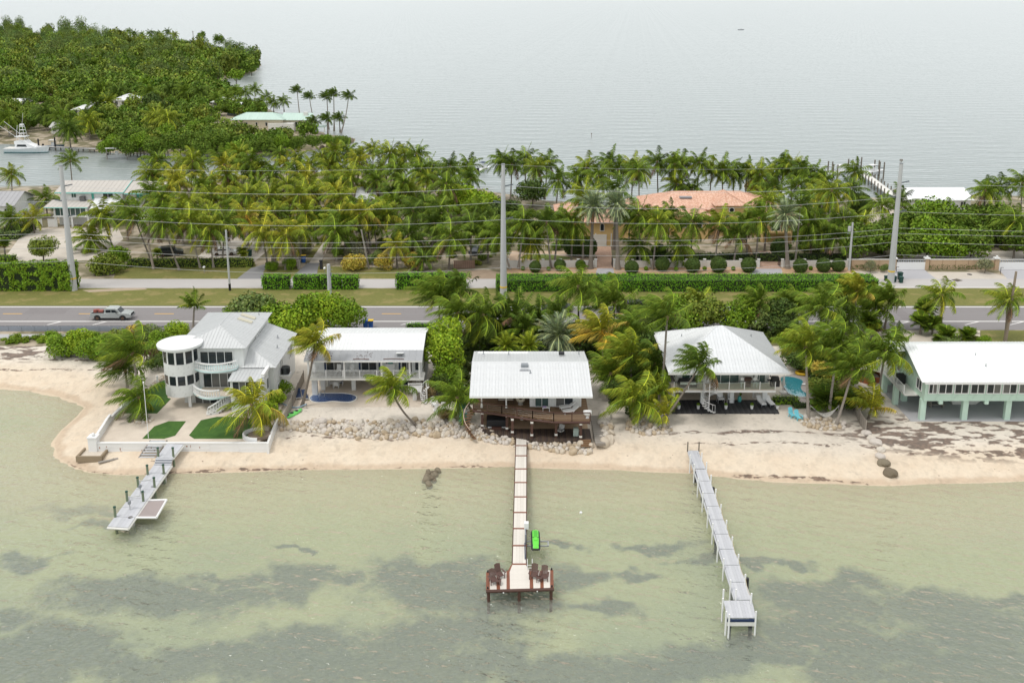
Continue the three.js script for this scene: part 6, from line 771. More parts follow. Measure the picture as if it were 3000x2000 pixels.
// ---------- grounds of the tower house ----------
{
  const PY = 1.6, w = (pix, y) => pix.map(([u, v]) => at(u, v, y)), xz = (pix, y) => w(pix, y).map((p) => [p.x, p.z]);
  setting('patio', slabG(xz([[272, 1297], [708, 1297], [760, 1292], [806, 1232], [830, 1180], [780, 1120], [600, 1120], [478, 1125], [385, 1165], [322, 1228]], PY), PY, 0.75), M.patio);
  const lawn = (pix) => setting('lawn', slabG(xz(pix, PY), PY + 0.03, 0.2), M.turf);
  lawn([[416, 1285], [451, 1249], [493, 1234], [544, 1234], [512, 1276], [480, 1285]]); lawn([[553, 1275], [588, 1231], [635, 1221], [690, 1221], [770, 1230], [735, 1270], [711, 1285], [568, 1285]]); lawn([[361, 1210], [385, 1170], [440, 1130], [486, 1112], [490, 1165], [500, 1168], [459, 1211]]);
  const A = at(273, 1298, 1.75), Bq = at(782, 1300, 1.75), z = A.z, x0 = A.x, x1 = Bq.x, t = thing('sea_wall', 'white painted plank sea wall with rust stains below the tower house lawn', 'sea wall', [(x0 + x1) / 2, 0, z]);
  const steps = 6; for (let r = 0; r < 5; r++) for (let k = 0; k < steps; k++) { const a = mixv(x0, x1, k / steps), b = mixv(x0, x1, (k + 1) / steps); bw(t, 'wall_board', M.whiteTrim, a + 0.006, b - 0.006, 0.42 + r * 0.262, 0.42 + r * 0.262 + 0.25, z - 0.16, z + 0.02 * ((r + k) % 2)); }
  bw(t, 'cap', M.whiteTrim, x0, x1, 1.73, 1.8, z - 0.28, z + 0.06); bw(t, 'footing', M.concrete, x0, x1 + 0.05, 0.1, 0.42, z - 0.3, z - 0.03);
  const rg = rng(12); for (let i = 0; i < 16; i++) { const x = mixv(x0, x1, rg()), y = 0.5 + rg() * 1.0; bw(t, 'rust_stain', M.rust, x, x + 0.04 + rg() * 0.1, y, y + 0.1 + rg() * 0.22, z + 0.021, z + 0.026); }
  const pillar = thing('wall_pillar', 'square white pillar with a round lamp at the outer corner of the sea wall', 'pillar', [x0 - 0.1, 0.3, z - 0.3]); bl(pillar, 'shaft', M.whiteTrim, 0.95, 2.1, 0.95, 0, 1.05, 0); bl(pillar, 'cap', M.whiteTrim, 1.1, 0.12, 1.1, 0, 2.16, 0); part(pillar, 'lamp_globe', new THREE.SphereGeometry(0.2, 12, 8).translate(0, 2.4, 0), M.whiteTrim);
  const low = thing('patio_wall', 'low curving white wall along the left edge of the patio', 'garden wall', [0, 0, 0]), lp = w([[283, 1283], [300, 1258], [316, 1232], [330, 1216], [355, 1192], [384, 1166], [408, 1150]], 2.0); const lc = new THREE.CatmullRomCurve3(lp); for (let i = 0; i < 12; i++) { const a = lc.getPointAt(i / 12), b = lc.getPointAt((i + 1) / 12), d = b.clone().sub(a), h = i < 5 ? 1.5 : 1.1; bl(low, 'wall_section', M.whiteTrim, Math.hypot(d.x, d.z) + 0.02, h, 0.28, (a.x + b.x) / 2, 1.0 + h / 2, (a.z + b.z) / 2, 0, Math.atan2(-d.z, d.x)); }
  const side = thing('patio_wall', 'white wall along the right edge of the lawn, beside the planter', 'garden wall', [0, 0, 0]), sp = w([[783, 1300], [790, 1280], [803, 1250], [814, 1228]], 1.8); for (let i = 0; i < 3; i++) { const d = sp[i + 1].clone().sub(sp[i]); bl(side, 'wall_section', M.whiteTrim, Math.hypot(d.x, d.z) + 0.04, 1.5, 0.25, (sp[i].x + sp[i + 1].x) / 2, 1.1 + i * 0.05, (sp[i].z + sp[i + 1].z) / 2, 0, Math.atan2(-d.z, d.x)); }
  const pl = thing('corner_planter', 'curved white planter round the yellowing palm at the wall corner', 'planter', at(748, 1285, PY).toArray()); const rim = []; for (let i = 0; i <= 14; i++) { const a = Math.PI * (0.5 + i / 14); rim.push([Math.cos(a) * 1.9 + 0.4, 0, -Math.sin(a) * 1.5 - 0.5]); } for (let i = 0; i < 14; i++) { const a = rim[i], b = rim[i + 1]; bl(pl, 'wall_section', M.whiteTrim, Math.hypot(b[0] - a[0], b[2] - a[2]) + 0.06, 0.55, 0.18, (a[0] + b[0]) / 2, 0.27, (a[2] + b[2]) / 2, 0, Math.atan2(-(b[2] - a[2]), b[0] - a[0])); } part(pl, 'soil', new THREE.CylinderGeometry(1.3, 1.3, 0.3, 20).scale(1, 1, 0.8).translate(0.3, 0.16, -0.6), paint(0.22, 0.17, 0.13));
  const ring = thing('stone_ring', 'ring of rough stones round the short palm on the patio', 'stone ring', at(421, 1231, PY).toArray()); for (let i = 0; i < 14; i++) { const a = i / 14 * 6.283, o = part(ring, 'stone', rockG[i % 5], rockM[i % 4]); o.position.set(Math.cos(a) * 0.95, 0.08, Math.sin(a) * 0.85); o.scale.setScalar(0.22); o.rotation.y = i; }
  const bed = thing('stone_edging', 'rough stone edging along the bed left of the tower', 'stone edging', at(440, 1130, PY).toArray()); for (let i = 0; i < 16; i++) { const p = at(mixv(432, 478, i / 15), mixv(1142, 1104, i / 15), PY).sub(bed.position), o = part(bed, 'stone', rockG[i % 5], rockM[i % 4]); o.position.set(p.x, 0.08, p.z); o.scale.set(0.3, 0.25, 0.3); o.rotation.y = i * 2; }
  const ps = thing('lamp_pedestal', 'small white pedestal lamp in the stone bed left of the tower', 'lamp', at(461, 1122, PY).toArray()); bl(ps, 'shaft', M.whiteTrim, 0.2, 0.8, 0.2, 0, 0.4, 0); part(ps, 'lamp_globe', new THREE.SphereGeometry(0.16, 10, 8).translate(0, 0.92, 0), M.whiteTrim);
  const fp = at(434, 1284, PY), ft = atD(419, 1120, -fp.z).sub(fp), f = thing('flag_pole', 'slim white flag pole at the corner of the small lawn', 'flag pole', fp.toArray()); part(f, 'pole', barG([0, 0, 0], [ft.x * 0.2, ft.y, 0], 0.04, 8), M.whiteTrim); part(f, 'finial', new THREE.SphereGeometry(0.11, 8, 6).translate(ft.x * 0.2, ft.y, 0), M.whiteTrim);
  const old = thing('concrete_foundation', 'old open concrete box on the beach below the white pillar', 'foundation', at(272, 1335, 0.5).toArray()); for (const [a, b, c, d] of [[2.9, 0.22, 0, 1.1], [0.22, 2.1, -1.34, 0], [0.22, 2.1, 1.34, 0]]) bl(old, 'side', worn(0.28, 0.22, 0.15, 0.7, { roughness: 0.95 }), a, 0.7, b, c, 0.15, d); bl(old, 'fill', M.sandPad, 2.5, 0.3, 2, 0, 0.1, 0);
  const dr = thing('driftwood_plank', 'weathered plank lying on the sand beside the concrete box', 'plank', at(316, 1350, 0.45).toArray()); bl(dr, 'plank', M.greyWood, 2.1, 0.08, 0.34, 0, 0.06, 0, 0, 0.5); bl(dr, 'cleat', M.greyWood, 0.1, 0.06, 0.34, 0.5, 0.13, -0.27, 0, 0.5);
  const st = thing('beach_stairs', 'grey timber steps from the sea wall down to the sand', 'stairs', at(440, 1340, 0.45).toArray()); for (let i = 0; i < 7; i++) bl(st, 'tread', M.deckGrey, 1.7, 0.06, 0.24, 0.12 * i - 0.3, 0.15 + i * 0.2, 0.2 - i * 0.27); for (const s of [-0.95, 0.95]) bl(st, 'stringer', M.greyWood, 0.08, 0.2, 2.4, s + 0.1, 0.7, -0.65, 0.63, -0.35); 
  const kb = thing('orange_float', 'orange float leaning on the sea wall between the steps and the dock', 'float', at(468, 1318, 0.6).toArray()); part(kb, 'float', new THREE.SphereGeometry(0.3, 10, 8).scale(0.8, 1.6, 0.6).translate(0, 0.4, 0), paint(0.6, 0.22, 0.05)); part(kb, 'strap', new THREE.TorusGeometry(0.2, 0.03, 6, 12).translate(0, 0.6, 0.1), M.dark);
}
// ---------- docks ----------
// deck boards laid lengthwise between two cross lines (each a pair of points, left and right)
function decking(parent, L0, R0, L1, R1, bays, across, mats, t = 0.08) {
  const p = parent.position, P = (u, v) => L0.clone().lerp(R0, u).lerp(L1.clone().lerp(R1, u), v).sub(p);
  for (let b = 0; b < bays; b++) for (let k = 0; k < across; k++) { const e = 0.012, q = [P((k + e) / across, b / bays + 0.002), P((k + 1 - e) / across, b / bays + 0.002), P((k + 1 - e) / across, (b + 1) / bays - 0.002), P((k + e) / across, (b + 1) / bays - 0.002)].map((v) => v.toArray()), lo = q.map((v) => [v[0], v[1] - t, v[2]]), pol = [[q[0], q[3], q[2], q[1]].reverse(), [lo[0], lo[3], lo[2], lo[1]]]; for (let i = 0; i < 4; i++) { const j = (i + 1) % 4; pol.push([q[i], lo[i], lo[j], q[j]]); } const g = polyG(pol); part(parent, 'deck_board', g, mats[(k * 7 + b * 3) % mats.length]); }
}
const deckG3 = [worn(0.5, 0.51, 0.55, 0.9), worn(0.53, 0.54, 0.575, 0.7), worn(0.475, 0.485, 0.52, 1.1)];
{ // left
  const t = thing('grey_dock', 'pale grey dock with green topped pilings running out from the tower house', 'dock', at(420, 1420, 0).setY(0).toArray()), p = t.position, H1 = 1.75, H2 = 1.0;
  const a0 = at(488, 1299, H1), a1 = at(537, 1301, H1), b0 = at(456, 1341, 1.45), b1 = at(505, 1341, 1.45), c0 = at(450, 1361, H2), c1 = at(502, 1361, H2), d0 = at(314, 1541, H2), d1 = at(374, 1545, H2);
  decking(t, a0, a1, b0, b1, 2, 5, deckG3); decking(t, c0, c1, d0, d1, 7, 5, deckG3);
  for (let i = 0; i < 3; i++) { const q = b0.clone().lerp(b1, 0.5).lerp(c0.clone().lerp(c1, 0.5), (i + 0.6) / 3).sub(p); bl(t, 'step', M.deckGrey, 1.9, 0.06, 0.3, q.x, 1.36 - i * 0.15, q.z); bl(t, 'step_riser', M.navy, 1.8, 0.1, 0.04, q.x, 1.28 - i * 0.15, q.z + 0.12); }
  for (const [A, Bv] of [[c0, d0], [c1, d1], [d0, d1], [a1, b1]]) part(t, 'fascia', barG(A.clone().sub(p).setY(A.y - 0.2).toArray(), Bv.clone().sub(p).setY(Bv.y - 0.2).toArray(), 0.14, 4), M.offwhite);
  const gp = worn(0.16, 0.2, 0.13, 0.4), pile = (u, v, y, h) => { const q = at(u, v, y).sub(p); part(t, 'piling', cylG(0.13, 0.12, h + 2, q.x, y + (h - 2) / 2, q.z, 10), gp); part(t, 'piling_cap', cylG(0.15, 0.14, 0.1, q.x, y + h, q.z, 10), paint(0.02, 0.07, 0.05)); };
  for (const [u, v] of [[463, 1336], [507, 1336]]) pile(u, v, 1.5, 1.0); for (const [u, v] of [[432, 1390], [479, 1388], [404, 1426], [452, 1427], [372, 1468], [419, 1468], [337, 1514]]) pile(u, v, 1, 1.1);
  for (const [u, v] of [[484, 1412], [454, 1452], [387, 1543]]) { const q = at(u, v, 0).sub(p); part(t, 'concrete_pile', cylG(0.24, 0.24, 2.6, q.x - 0.15, -0.3, q.z - 0.1, 12), M.concrete); }
  const lift = thing('boat_davits', 'pair of galvanised boat davits leaning over the grey dock', 'davit', at(385, 1500, 1).toArray()); for (const [u, v, tu, tv] of [[411, 1445, 464, 1392], [380, 1493, 434, 1441]]) { const q = at(u, v, 1).sub(lift.position), e = atD(tu, tv, -at(u, v, 1).z + 1.2).sub(lift.position); part(lift, 'davit_post', barG([q.x, 0, q.z], [q.x, 1.5, q.z], 0.06, 8), M.poleGrey); part(lift, 'davit_arm', barG([q.x, 1.4, q.z], [e.x, 2.1, q.z + 1.0], 0.05, 8), M.poleGrey); part(lift, 'winch', boxG(0.25, 0.3, 0.25, q.x, 0.8, q.z), M.greySteel); }
  const f = thing('floating_net_frame', 'white square frame with a mesh floor hung beside the grey dock', 'platform', at(440, 1488, 0.7).toArray()), fq = [[391, 1516], [457, 1516], [487, 1464], [424, 1466]].map(([u, v]) => at(u, v, 0.85).sub(f.position)); for (let i = 0; i < 4; i++) part(f, 'frame_beam', barG(fq[i].setY(0.15).toArray(), fq[(i + 1) % 4].clone().setY(0.15).toArray(), 0.12, 6), M.whiteTrim); part(f, 'mesh_floor', polyG([[fq[0], fq[1], fq[2], fq[3]].map((v) => [v.x, 0.12, v.z])]), paint(0.33, 0.28, 0.27, { side: THREE.DoubleSide })); part(f, 'hanger_post', barG([fq[0].x, 0.15, fq[0].z], [fq[0].x, -2, fq[0].z], 0.05), M.poleGrey); part(f, 'hanger_post', barG([fq[3].x, 0.15, fq[3].z], [fq[3].x, -2, fq[3].z], 0.05), M.poleGrey);
}
{ // middle
  const t = thing('brown_frame_dock', 'cream panelled dock on brown beams ending in a wide platform', 'dock', [0.9, 0, -88]), p = t.position, xc = (D) => mixv(0.66, 1.09, (D - 81) / 26.2), H = 1.2;
  const seams = [107.3, 105.25, 102.7, 99.55, 96.47, 93.4, 90.25, 87.2, 84.15, 81.05], cm = [worn(0.68, 0.64, 0.59, 0.8), worn(0.65, 0.61, 0.56, 0.9), worn(0.7, 0.66, 0.61, 0.7)];
  for (let i = 0; i + 1 < seams.length; i++) { const a = seams[i] - 0.13, b = seams[i + 1] + 0.13; for (let k = 0; k < 4; k++) { const u0 = -0.6 + k * 0.3 + 0.004, u1 = u0 + 0.292; part(t, 'deck_panel', polyG([[[xc(a) + u0, H, -a], [xc(b) + u0, H, -b], [xc(b) + u1, H, -b], [xc(a) + u1, H, -a]], [[xc(a) + u0, H - 0.06, -a], [xc(a) + u1, H - 0.06, -a], [xc(b) + u1, H - 0.06, -b], [xc(b) + u0, H - 0.06, -b]], [[xc(b) + u0, H, -b], [xc(b) + u0, H - 0.06, -b], [xc(b) + u1, H - 0.06, -b], [xc(b) + u1, H, -b]]].map((q) => q.map((v) => [v[0] - p.x, v[1], v[2] - p.z]))), cm[(i + k) % 3]); } }
  for (const D of seams.slice(1)) { bw(t, 'cross_beam', M.woodRed, xc(D) - 0.66, xc(D) + 0.66, H - 0.2, H + 0.015, -D - 0.11, -D + 0.11); for (const s of [-0.5, 0.5]) part(t, 'piling', cylG(0.13, 0.13, 3.2, xc(D) + s - p.x, -0.6, -D - p.z, 10), M.woodDark); }
  for (const s of [-0.62, 0.62]) part(t, 'stringer', barG([xc(107.3) + s - p.x, H - 0.14, -107.3 - p.z], [xc(81) + s - p.x, H - 0.14, -81 - p.z], 0.07, 4), M.woodDark);
  const q = (u, v) => at(u, v, H), slab = (n, pix, m, y = H, th = 0.08) => part(t, n, slabG(pix.map(([u, v]) => { const w = q(u, v); return [w.x - p.x, w.z - p.z]; }), y, th), m);
  slab('platform_deck', [[1501, 1653], [1540, 1653], [1552, 1672], [1556, 1723], [1493, 1725], [1492, 1673]], cm[0]); slab('platform_deck', [[1434, 1676], [1484, 1675], [1484, 1725], [1434, 1726]], cm[1], H - 0.005); slab('platform_deck', [[1561, 1672], [1612, 1670], [1614, 1721], [1563, 1723]], cm[2], H - 0.005);
  for (const [a, b, c, d] of [[1424, 1434, 1676, 1727], [1484, 1493, 1672, 1726], [1455, 1464, 1675, 1726], [1552, 1561, 1672, 1723], [1583, 1592, 1671, 1722], [1612, 1621, 1670, 1721]]) slab('cross_plank', [[a, c], [b, c], [b + 1, d], [a, d]], M.woodRed, H + 0.015, 0.1);
  slab('angle_plank', [[1497, 1655], [1501, 1654], [1493, 1675], [1486, 1676]], M.woodRed, H + 0.01, 0.1);
  const e0 = q(1424, 1728).sub(p), e1 = q(1623, 1722).sub(p); part(t, 'front_beam', barG([e0.x, H - 0.14, e0.z], [e1.x, H - 0.14, e1.z], 0.17, 4), M.woodDark); const r0 = q(1424, 1676).sub(p), r1 = q(1620, 1670).sub(p); part(t, 'rear_beam', barG([r0.x, H - 0.14, r0.z], [r1.x, H - 0.14, r1.z], 0.13, 4), M.woodDark);
  for (const [u, v] of [[1431, 1727], [1521, 1725], [1615, 1721], [1430, 1677], [1615, 1671]]) { const w = q(u, v).sub(p); part(t, 'piling', cylG(0.15, 0.14, 3.3, w.x, H - 1.75, w.z - 0.08, 10), M.woodDark); } for (const [u, v] of [[1429, 1676], [1616, 1669], [1429, 1724], [1617, 1719]]) { const w = q(u, v).sub(p); part(t, 'post_cap', cylG(0.09, 0.05, 0.2, w.x, H + 0.1, w.z, 8), M.black); }
  for (const [u, v] of [[1475, 1730], [1574, 1726]]) { const w = q(u, v).sub(p); part(t, 'dock_light', boxG(0.1, 0.08, 0.06, w.x, H - 0.1, w.z + 0.16), M.whiteTrim); }
}
{ // right
  const t = thing('white_post_dock', 'long light grey dock with white posts ending in an L-shaped landing', 'dock', at(2120, 1560, 0).toArray()), p = t.position, H = 1.2, Q = (u, v) => at(u, v, H);
  decking(t, at(2016, 1319, 0.95), at(2046, 1319, 0.95), Q(2036, 1372), Q(2068, 1372), 2, 5, deckG3); decking(t, Q(2037, 1374), Q(2069, 1374), Q(2155, 1757), Q(2204, 1757), 9, 5, deckG3); decking(t, Q(2120, 1758.5), Q(2204, 1758.5), Q(2132, 1809), Q(2216, 1809), 1, 9, deckG3);
  const zig = [[2017, 1321, 2153, 1752], [2046, 1321, 2201, 1752]].map(([a, b, c, d]) => [Q(a, b), Q(c, d)]); zig.forEach(([a, b]) => part(t, 'stringer', barG(a.clone().sub(p).setY(1.04).toArray(), b.clone().sub(p).setY(1.04).toArray(), 0.1, 4), M.deckGrey));
  const L = [[2022, 1356], [2034, 1384], [2045, 1425], [2059, 1467], [2074, 1513], [2088, 1560], [2103, 1612], [2120, 1665], [2140, 1728], [2156, 1756]], R = [[2056, 1350], [2070, 1378], [2083, 1416], [2097, 1458], [2112, 1504], [2128, 1551], [2145, 1600], [2163, 1652], [2183, 1712], [2201, 1768]];
  for (const [u, v] of [...L, ...R, [2119, 1756], [2117, 1783], [2127, 1822], [2136, 1830], [2214, 1822]]) { const w = Q(u, v).sub(p); part(t, 'white_post', cylG(0.075, 0.075, 2.3, w.x, 1.05, w.z, 10), M.whiteTrim); }
  for (let i = 3; i + 1 < R.length; i++) { const a = Q(...R[i]).sub(p), b = Q(...R[i + 1]).sub(p), m = a.clone().lerp(b, 0.5); part(t, 'rope', tubeG([[a.x, 1.9, a.z], [m.x, 1.45, m.z], [b.x, 1.9, b.z]], 0.02, 8, 4), paint(0.5, 0.4, 0.22)); }
  const e0 = Q(2131, 1812).sub(p), e1 = Q(2215, 1812).sub(p); part(t, 'bumper', boxG(e1.x - e0.x, 0.2, 0.1, (e0.x + e1.x) / 2, 1.05, e0.z + 0.02), M.navy); part(t, 'end_board', boxG(e1.x - e0.x, 0.36, 0.08, (e0.x + e1.x) / 2, 0.72, e0.z + 0.01), M.offwhite);
  for (const [u, v] of [[2139, 1800], [2201, 1800], [2150, 1700], [2190, 1690], [2100, 1560], [2130, 1555], [2060, 1430], [2090, 1425], [2040, 1380], [2066, 1380]]) { const w = Q(u, v).sub(p); part(t, 'piling', cylG(0.17, 0.17, 2.6, w.x, -0.2, w.z, 10), M.dark); }
  for (const [u, v] of [[2015, 1317], [2048, 1317]]) { const w = at(u, v, 0.95).sub(p); part(t, 'entry_post', boxG(0.12, 1.2, 0.12, w.x, 1.3, w.z), M.pile); }
}
// ---------- rip-rap: every stone a part ----------
function riprap(label, outline, n, r0, r1, seed, name = 'rock_revetment', tint = 0) {
  const rg = rng(seed), P = outline.map(([u, v, y = 0.9]) => at(u, v, y)), c = P.reduce((a, b) => a.add(b.clone().divideScalar(P.length)), new THREE.Vector3()), t = thing(name, label, 'rock wall', [c.x, 0, c.z]), xs = P.map((p) => p.x), zs = P.map((p) => p.z), done = [];
  for (let i = 0, tr = 0; i < n && tr < n * 60; tr++) { const x = mixv(Math.min(...xs), Math.max(...xs), rg()), z = mixv(Math.min(...zs), Math.max(...zs), rg()); let ins = false; for (let a = 0, b = P.length - 1; a < P.length; b = a++) if ((P[b].z > z) !== (P[a].z > z) && x < (P[a].x - P[b].x) * (z - P[b].z) / (P[a].z - P[b].z) + P[b].x) ins = !ins; if (!ins) continue; const r = mixv(r0, r1, rg() * rg()); if (done.some((d) => Math.hypot(d[0] - x, d[1] - z) < (d[2] + r) * 0.62)) continue; done.push([x, z, r]); i++;
    const o = part(t, 'rock', rockG[Math.floor(rg() * 5)], tint ? rockD[Math.floor(rg() * 2)] : rockM[Math.floor(rg() * 4)]); o.position.set(x - c.x, heightAt(x, z) + r * (0.28 + 0.25 * rg()), z - c.z); o.scale.set(r * (0.9 + 0.4 * rg()), r * (0.75 + 0.3 * rg()), r * (0.85 + 0.3 * rg())); o.rotation.set(rg() * 3, rg() * 6, rg() * 3); }
  return t;
}
// ---------- tiled villa ----------
const tileTex = tex(256, 256, (u, v) => { const r = Math.floor(v * 24), c = Math.floor(u * 24); const h = hash(c, r, 701), f = v * 24 - r; const k = mix3([0.57, 0.31, 0.21], [0.76, 0.52, 0.4], h); const q = f < 0.14 ? 0.72 : 1; return [k[0] * q, k[1] * q, k[2] * q]; });
const tileM = texMat(tileTex, 6, null, { roughness: 0.85 });
function hipRoof(t, x0, x1, z0, z1, y, h, m, over = 0.5, w = 0.7, seam = 0.05, name = 'roof_panel') { // z0 near the viewer (larger), z1 behind
  const a = x0 - over, b = x1 + over, c = z0 + over, d = z1 - over, along = (b - a) > (c - d), r = Math.min(b - a, c - d) / 2, P = along ? [a + r, y + h, (c + d) / 2] : [(a + b) / 2, y + h, c - r], Q = along ? [b - r, y + h, (c + d) / 2] : [(a + b) / 2, y + h, d + r];
  if (along) { roofPlane(t, [[a, y, c], [b, y, c], Q, P], m, w, seam, name); roofPlane(t, [[b, y, c], [b, y, d], Q], m, w, seam, name); roofPlane(t, [[b, y, d], [a, y, d], P, Q], m, w, seam, name); roofPlane(t, [[a, y, d], [a, y, c], P], m, w, seam, name); }
  else { roofPlane(t, [[a, y, c], [b, y, c], P], m, w, seam, name); roofPlane(t, [[b, y, c], [b, y, d], Q, P], m, w, seam, name); roofPlane(t, [[b, y, d], [a, y, d], Q], m, w, seam, name); roofPlane(t, [[a, y, d], [a, y, c], P, Q], m, w, seam, name); }
  for (const [e, f] of along ? [[[a, y, c], P], [[a, y, d], P], [[b, y, c], Q], [[b, y, d], Q], [P, Q]] : [[[a, y, c], P], [[b, y, c], P], [[a, y, d], Q], [[b, y, d], Q], [P, Q]]) ridgeBar(t, e, f, m);
}
function archWindow(t, x, y, z, w, h, frame = M.offwhite) { const g = new THREE.Group(); g.name = 'window'; t.add(g); const p = t.position, s = new THREE.Shape(), mk = (k, o) => { const q = new THREE.Shape(); q.moveTo(-w / 2 * k, -o); q.lineTo(w / 2 * k, -o); q.lineTo(w / 2 * k, h - w / 2); q.absarc(0, h - w / 2, w / 2 * k, 0, Math.PI, false); q.lineTo(-w / 2 * k, -o); return q; }; const f = mk(1.3, 0.12); f.holes.push(mk(1, 0)); part(g, 'frame', new THREE.ExtrudeGeometry(f, { depth: 0.1, bevelEnabled: false, curveSegments: 8 }).translate(x - p.x, y - p.y, z - p.z), frame); part(g, 'pane', new THREE.ExtrudeGeometry(mk(1, 0), { depth: 0.04, bevelEnabled: false, curveSegments: 8 }).translate(x - p.x, y - p.y, z - p.z), M.glass); }
{
  const t = thing('tiled_villa', 'ochre villa with pink barrel tile roofs behind the white wall and palms', 'house', [33, LAND, -206]), B = (n, m, ...a) => bw(t, n, m, ...a);
  B('wall', M.ochre, 14, 20.6, YH(0), YH(5), -203, -196.8); hipRoof(t, 14, 20.6, -196.8, -203, YH(5), 1.5, tileM);
  B('wall', M.ochre, 9.4, 14.6, YH(0), YH(5.6), -210, -203.2); hipRoof(t, 9.4, 14.6, -203.2, -210, YH(5.6), 1.3, tileM);
  B('wall', M.ochre, 20.62, 28, YH(0), YH(4.8), -208, -203.5); hipRoof(t, 20.6, 28, -203.5, -208, YH(4.8), 1.2, tileM);
  B('wall', M.ochre, 24, 27, YH(0), YH(6.2), -210, -204.6); hipRoof(t, 23.6, 27, -204.6, -210, YH(6.2), 1.4, tileM);
  B('wall', M.ochre, 28.4, 56, YH(0), YH(5.6), -219, -206); hipRoof(t, 28.4, 56, -206, -219, YH(5.6), 2.6, tileM);
  B('wall', M.ochre, 34.5, 41, YH(0), YH(5.0), -206.5, -202.4); hipRoof(t, 34.5, 41, -202.4, -206.5, YH(5), 1.6, tileM);
  B('wall', M.ochre, 51.6, 57.6, YH(0), YH(5.9), -207, -199); hipRoof(t, 51.6, 57.6, -199, -207, YH(5.9), 1.7, tileM);
  B('wall', M.ochre, 43, 49, YH(0), YH(6.6), -216, -205.2); hipRoof(t, 43, 49, -205.2, -216, YH(6.6), 1.8, tileM);
  B('skylight', M.greySteel, 36, 38.6, YH(7.2), YH(7.5), -211.6, -209.4); 
  const g = new THREE.Group(); g.name = 'garage_door'; t.add(g); for (let i = 0; i < 4; i++) bl(g, 'door_panel', M.offwhite, 2.7, 0.58, 0.08, 17.9 - 33, 0.3 + i * 0.6, -196.72 + 206); 
  archWindow(t, 18.3, YH(3.2), -196.78, 0.7, 1.4); B('balcony', M.ochre, 12.8, 14, YH(2.2), YH(2.5), -203, -200.5); B('balcony_rail', M.woodDark, 12.8, 14, YH(2.9), YH(3.0), -200.6, -200.5);
  archWindow(t, 53.6, YH(2.7), -198.98, 0.75, 1.9); archWindow(t, 54.6, YH(2.7), -198.98, 0.75, 1.9); B('balcony', M.ochre, 51.6, 57, YH(2.3), YH(2.55), -198.98, -197.6); for (let x = 51.7; x < 57; x += 0.35) B('baluster', M.black, x, x + 0.04, YH(2.55), YH(3.45), -197.7, -197.66); B('hand_rail', M.black, 51.6, 57, YH(3.45), YH(3.52), -197.72, -197.64);
  for (const x of [22.3, 25, 30, 32, 42, 45.5, 48]) archWindow(t, x, YH(2.8), x > 42 && x < 49 ? -205.18 : x < 28 ? -203.48 : -205.98, 0.8, 1.4); for (const x of [36, 39.2]) archWindow(t, x, YH(2.6), -202.38, 0.8, 1.5);
  part(t, 'round_window', new THREE.CylinderGeometry(0.5, 0.5, 0.1, 20).rotateX(Math.PI / 2).translate(46.3 - 33, 5.6, -205.14 + 206), M.glass); part(t, 'round_frame', new THREE.TorusGeometry(0.55, 0.1, 6, 20).translate(46.3 - 33, 5.6, -205.1 + 206), M.offwhite); part(t, 'dormer_window', new THREE.CylinderGeometry(0.4, 0.4, 0.1, 20).rotateX(Math.PI / 2).translate(37.8 - 33, 4.0, -202.34 + 206), M.glass);
  for (const x of [14.5, 17, 20.2]) B('pilaster', M.offwhite, x - 0.12, x + 0.12, YH(0), YH(2.6), -196.79, -196.7);
}
// garden wall of the villa
{
  const z = at(1500, 783).z, t = thing('villa_wall', 'long low white garden wall with piers in front of the villa', 'garden wall', [30, LAND, z]), run = (a, b) => { const x0 = at(a, 783).x, x1 = at(b, 783).x, n = Math.max(1, Math.round((x1 - x0) / 3.6)); for (let i = 0; i < n; i++) bw(t, 'wall_panel', M.offwhite, mixv(x0, x1, i / n) + 0.2, mixv(x0, x1, (i + 1) / n) - 0.2, YH(0), YH(1.35), z - 0.1, z + 0.1); for (let i = 0; i <= n; i++) { const x = mixv(x0, x1, i / n); bw(t, 'pier', M.offwhite, x - 0.22, x + 0.22, YH(0), YH(1.55), z - 0.2, z + 0.2); bw(t, 'pier_cap', M.whiteTrim, x - 0.28, x + 0.28, YH(1.55), YH(1.65), z - 0.26, z + 0.26); } };
  run(1488, 1745); run(1800, 2222); run(2292, 2485);
  for (const [a, b, l] of [[1746, 1752, 'left leaf of the dark iron gate at the villa paver drive'], [1792, 1798, 'right leaf of the dark iron gate at the villa paver drive'], [2224, 2230, 'left leaf of the dark iron gate at the right villa drive'], [2284, 2290, 'right leaf of the dark iron gate at the right villa drive']]) { const p = at((a + b) / 2, 783), g = thing('iron_gate', l, 'gate', p.toArray()); for (let k = 0; k < 7; k++) bl(g, 'bar', M.black, 0.04, 1.7, 0.04, 0, 0.85, -0.15 - k * 0.3); bl(g, 'rail', M.black, 0.06, 0.06, 2.0, 0, 1.6, -1.05); bl(g, 'rail', M.black, 0.06, 0.06, 2.0, 0, 0.2, -1.05); }
}
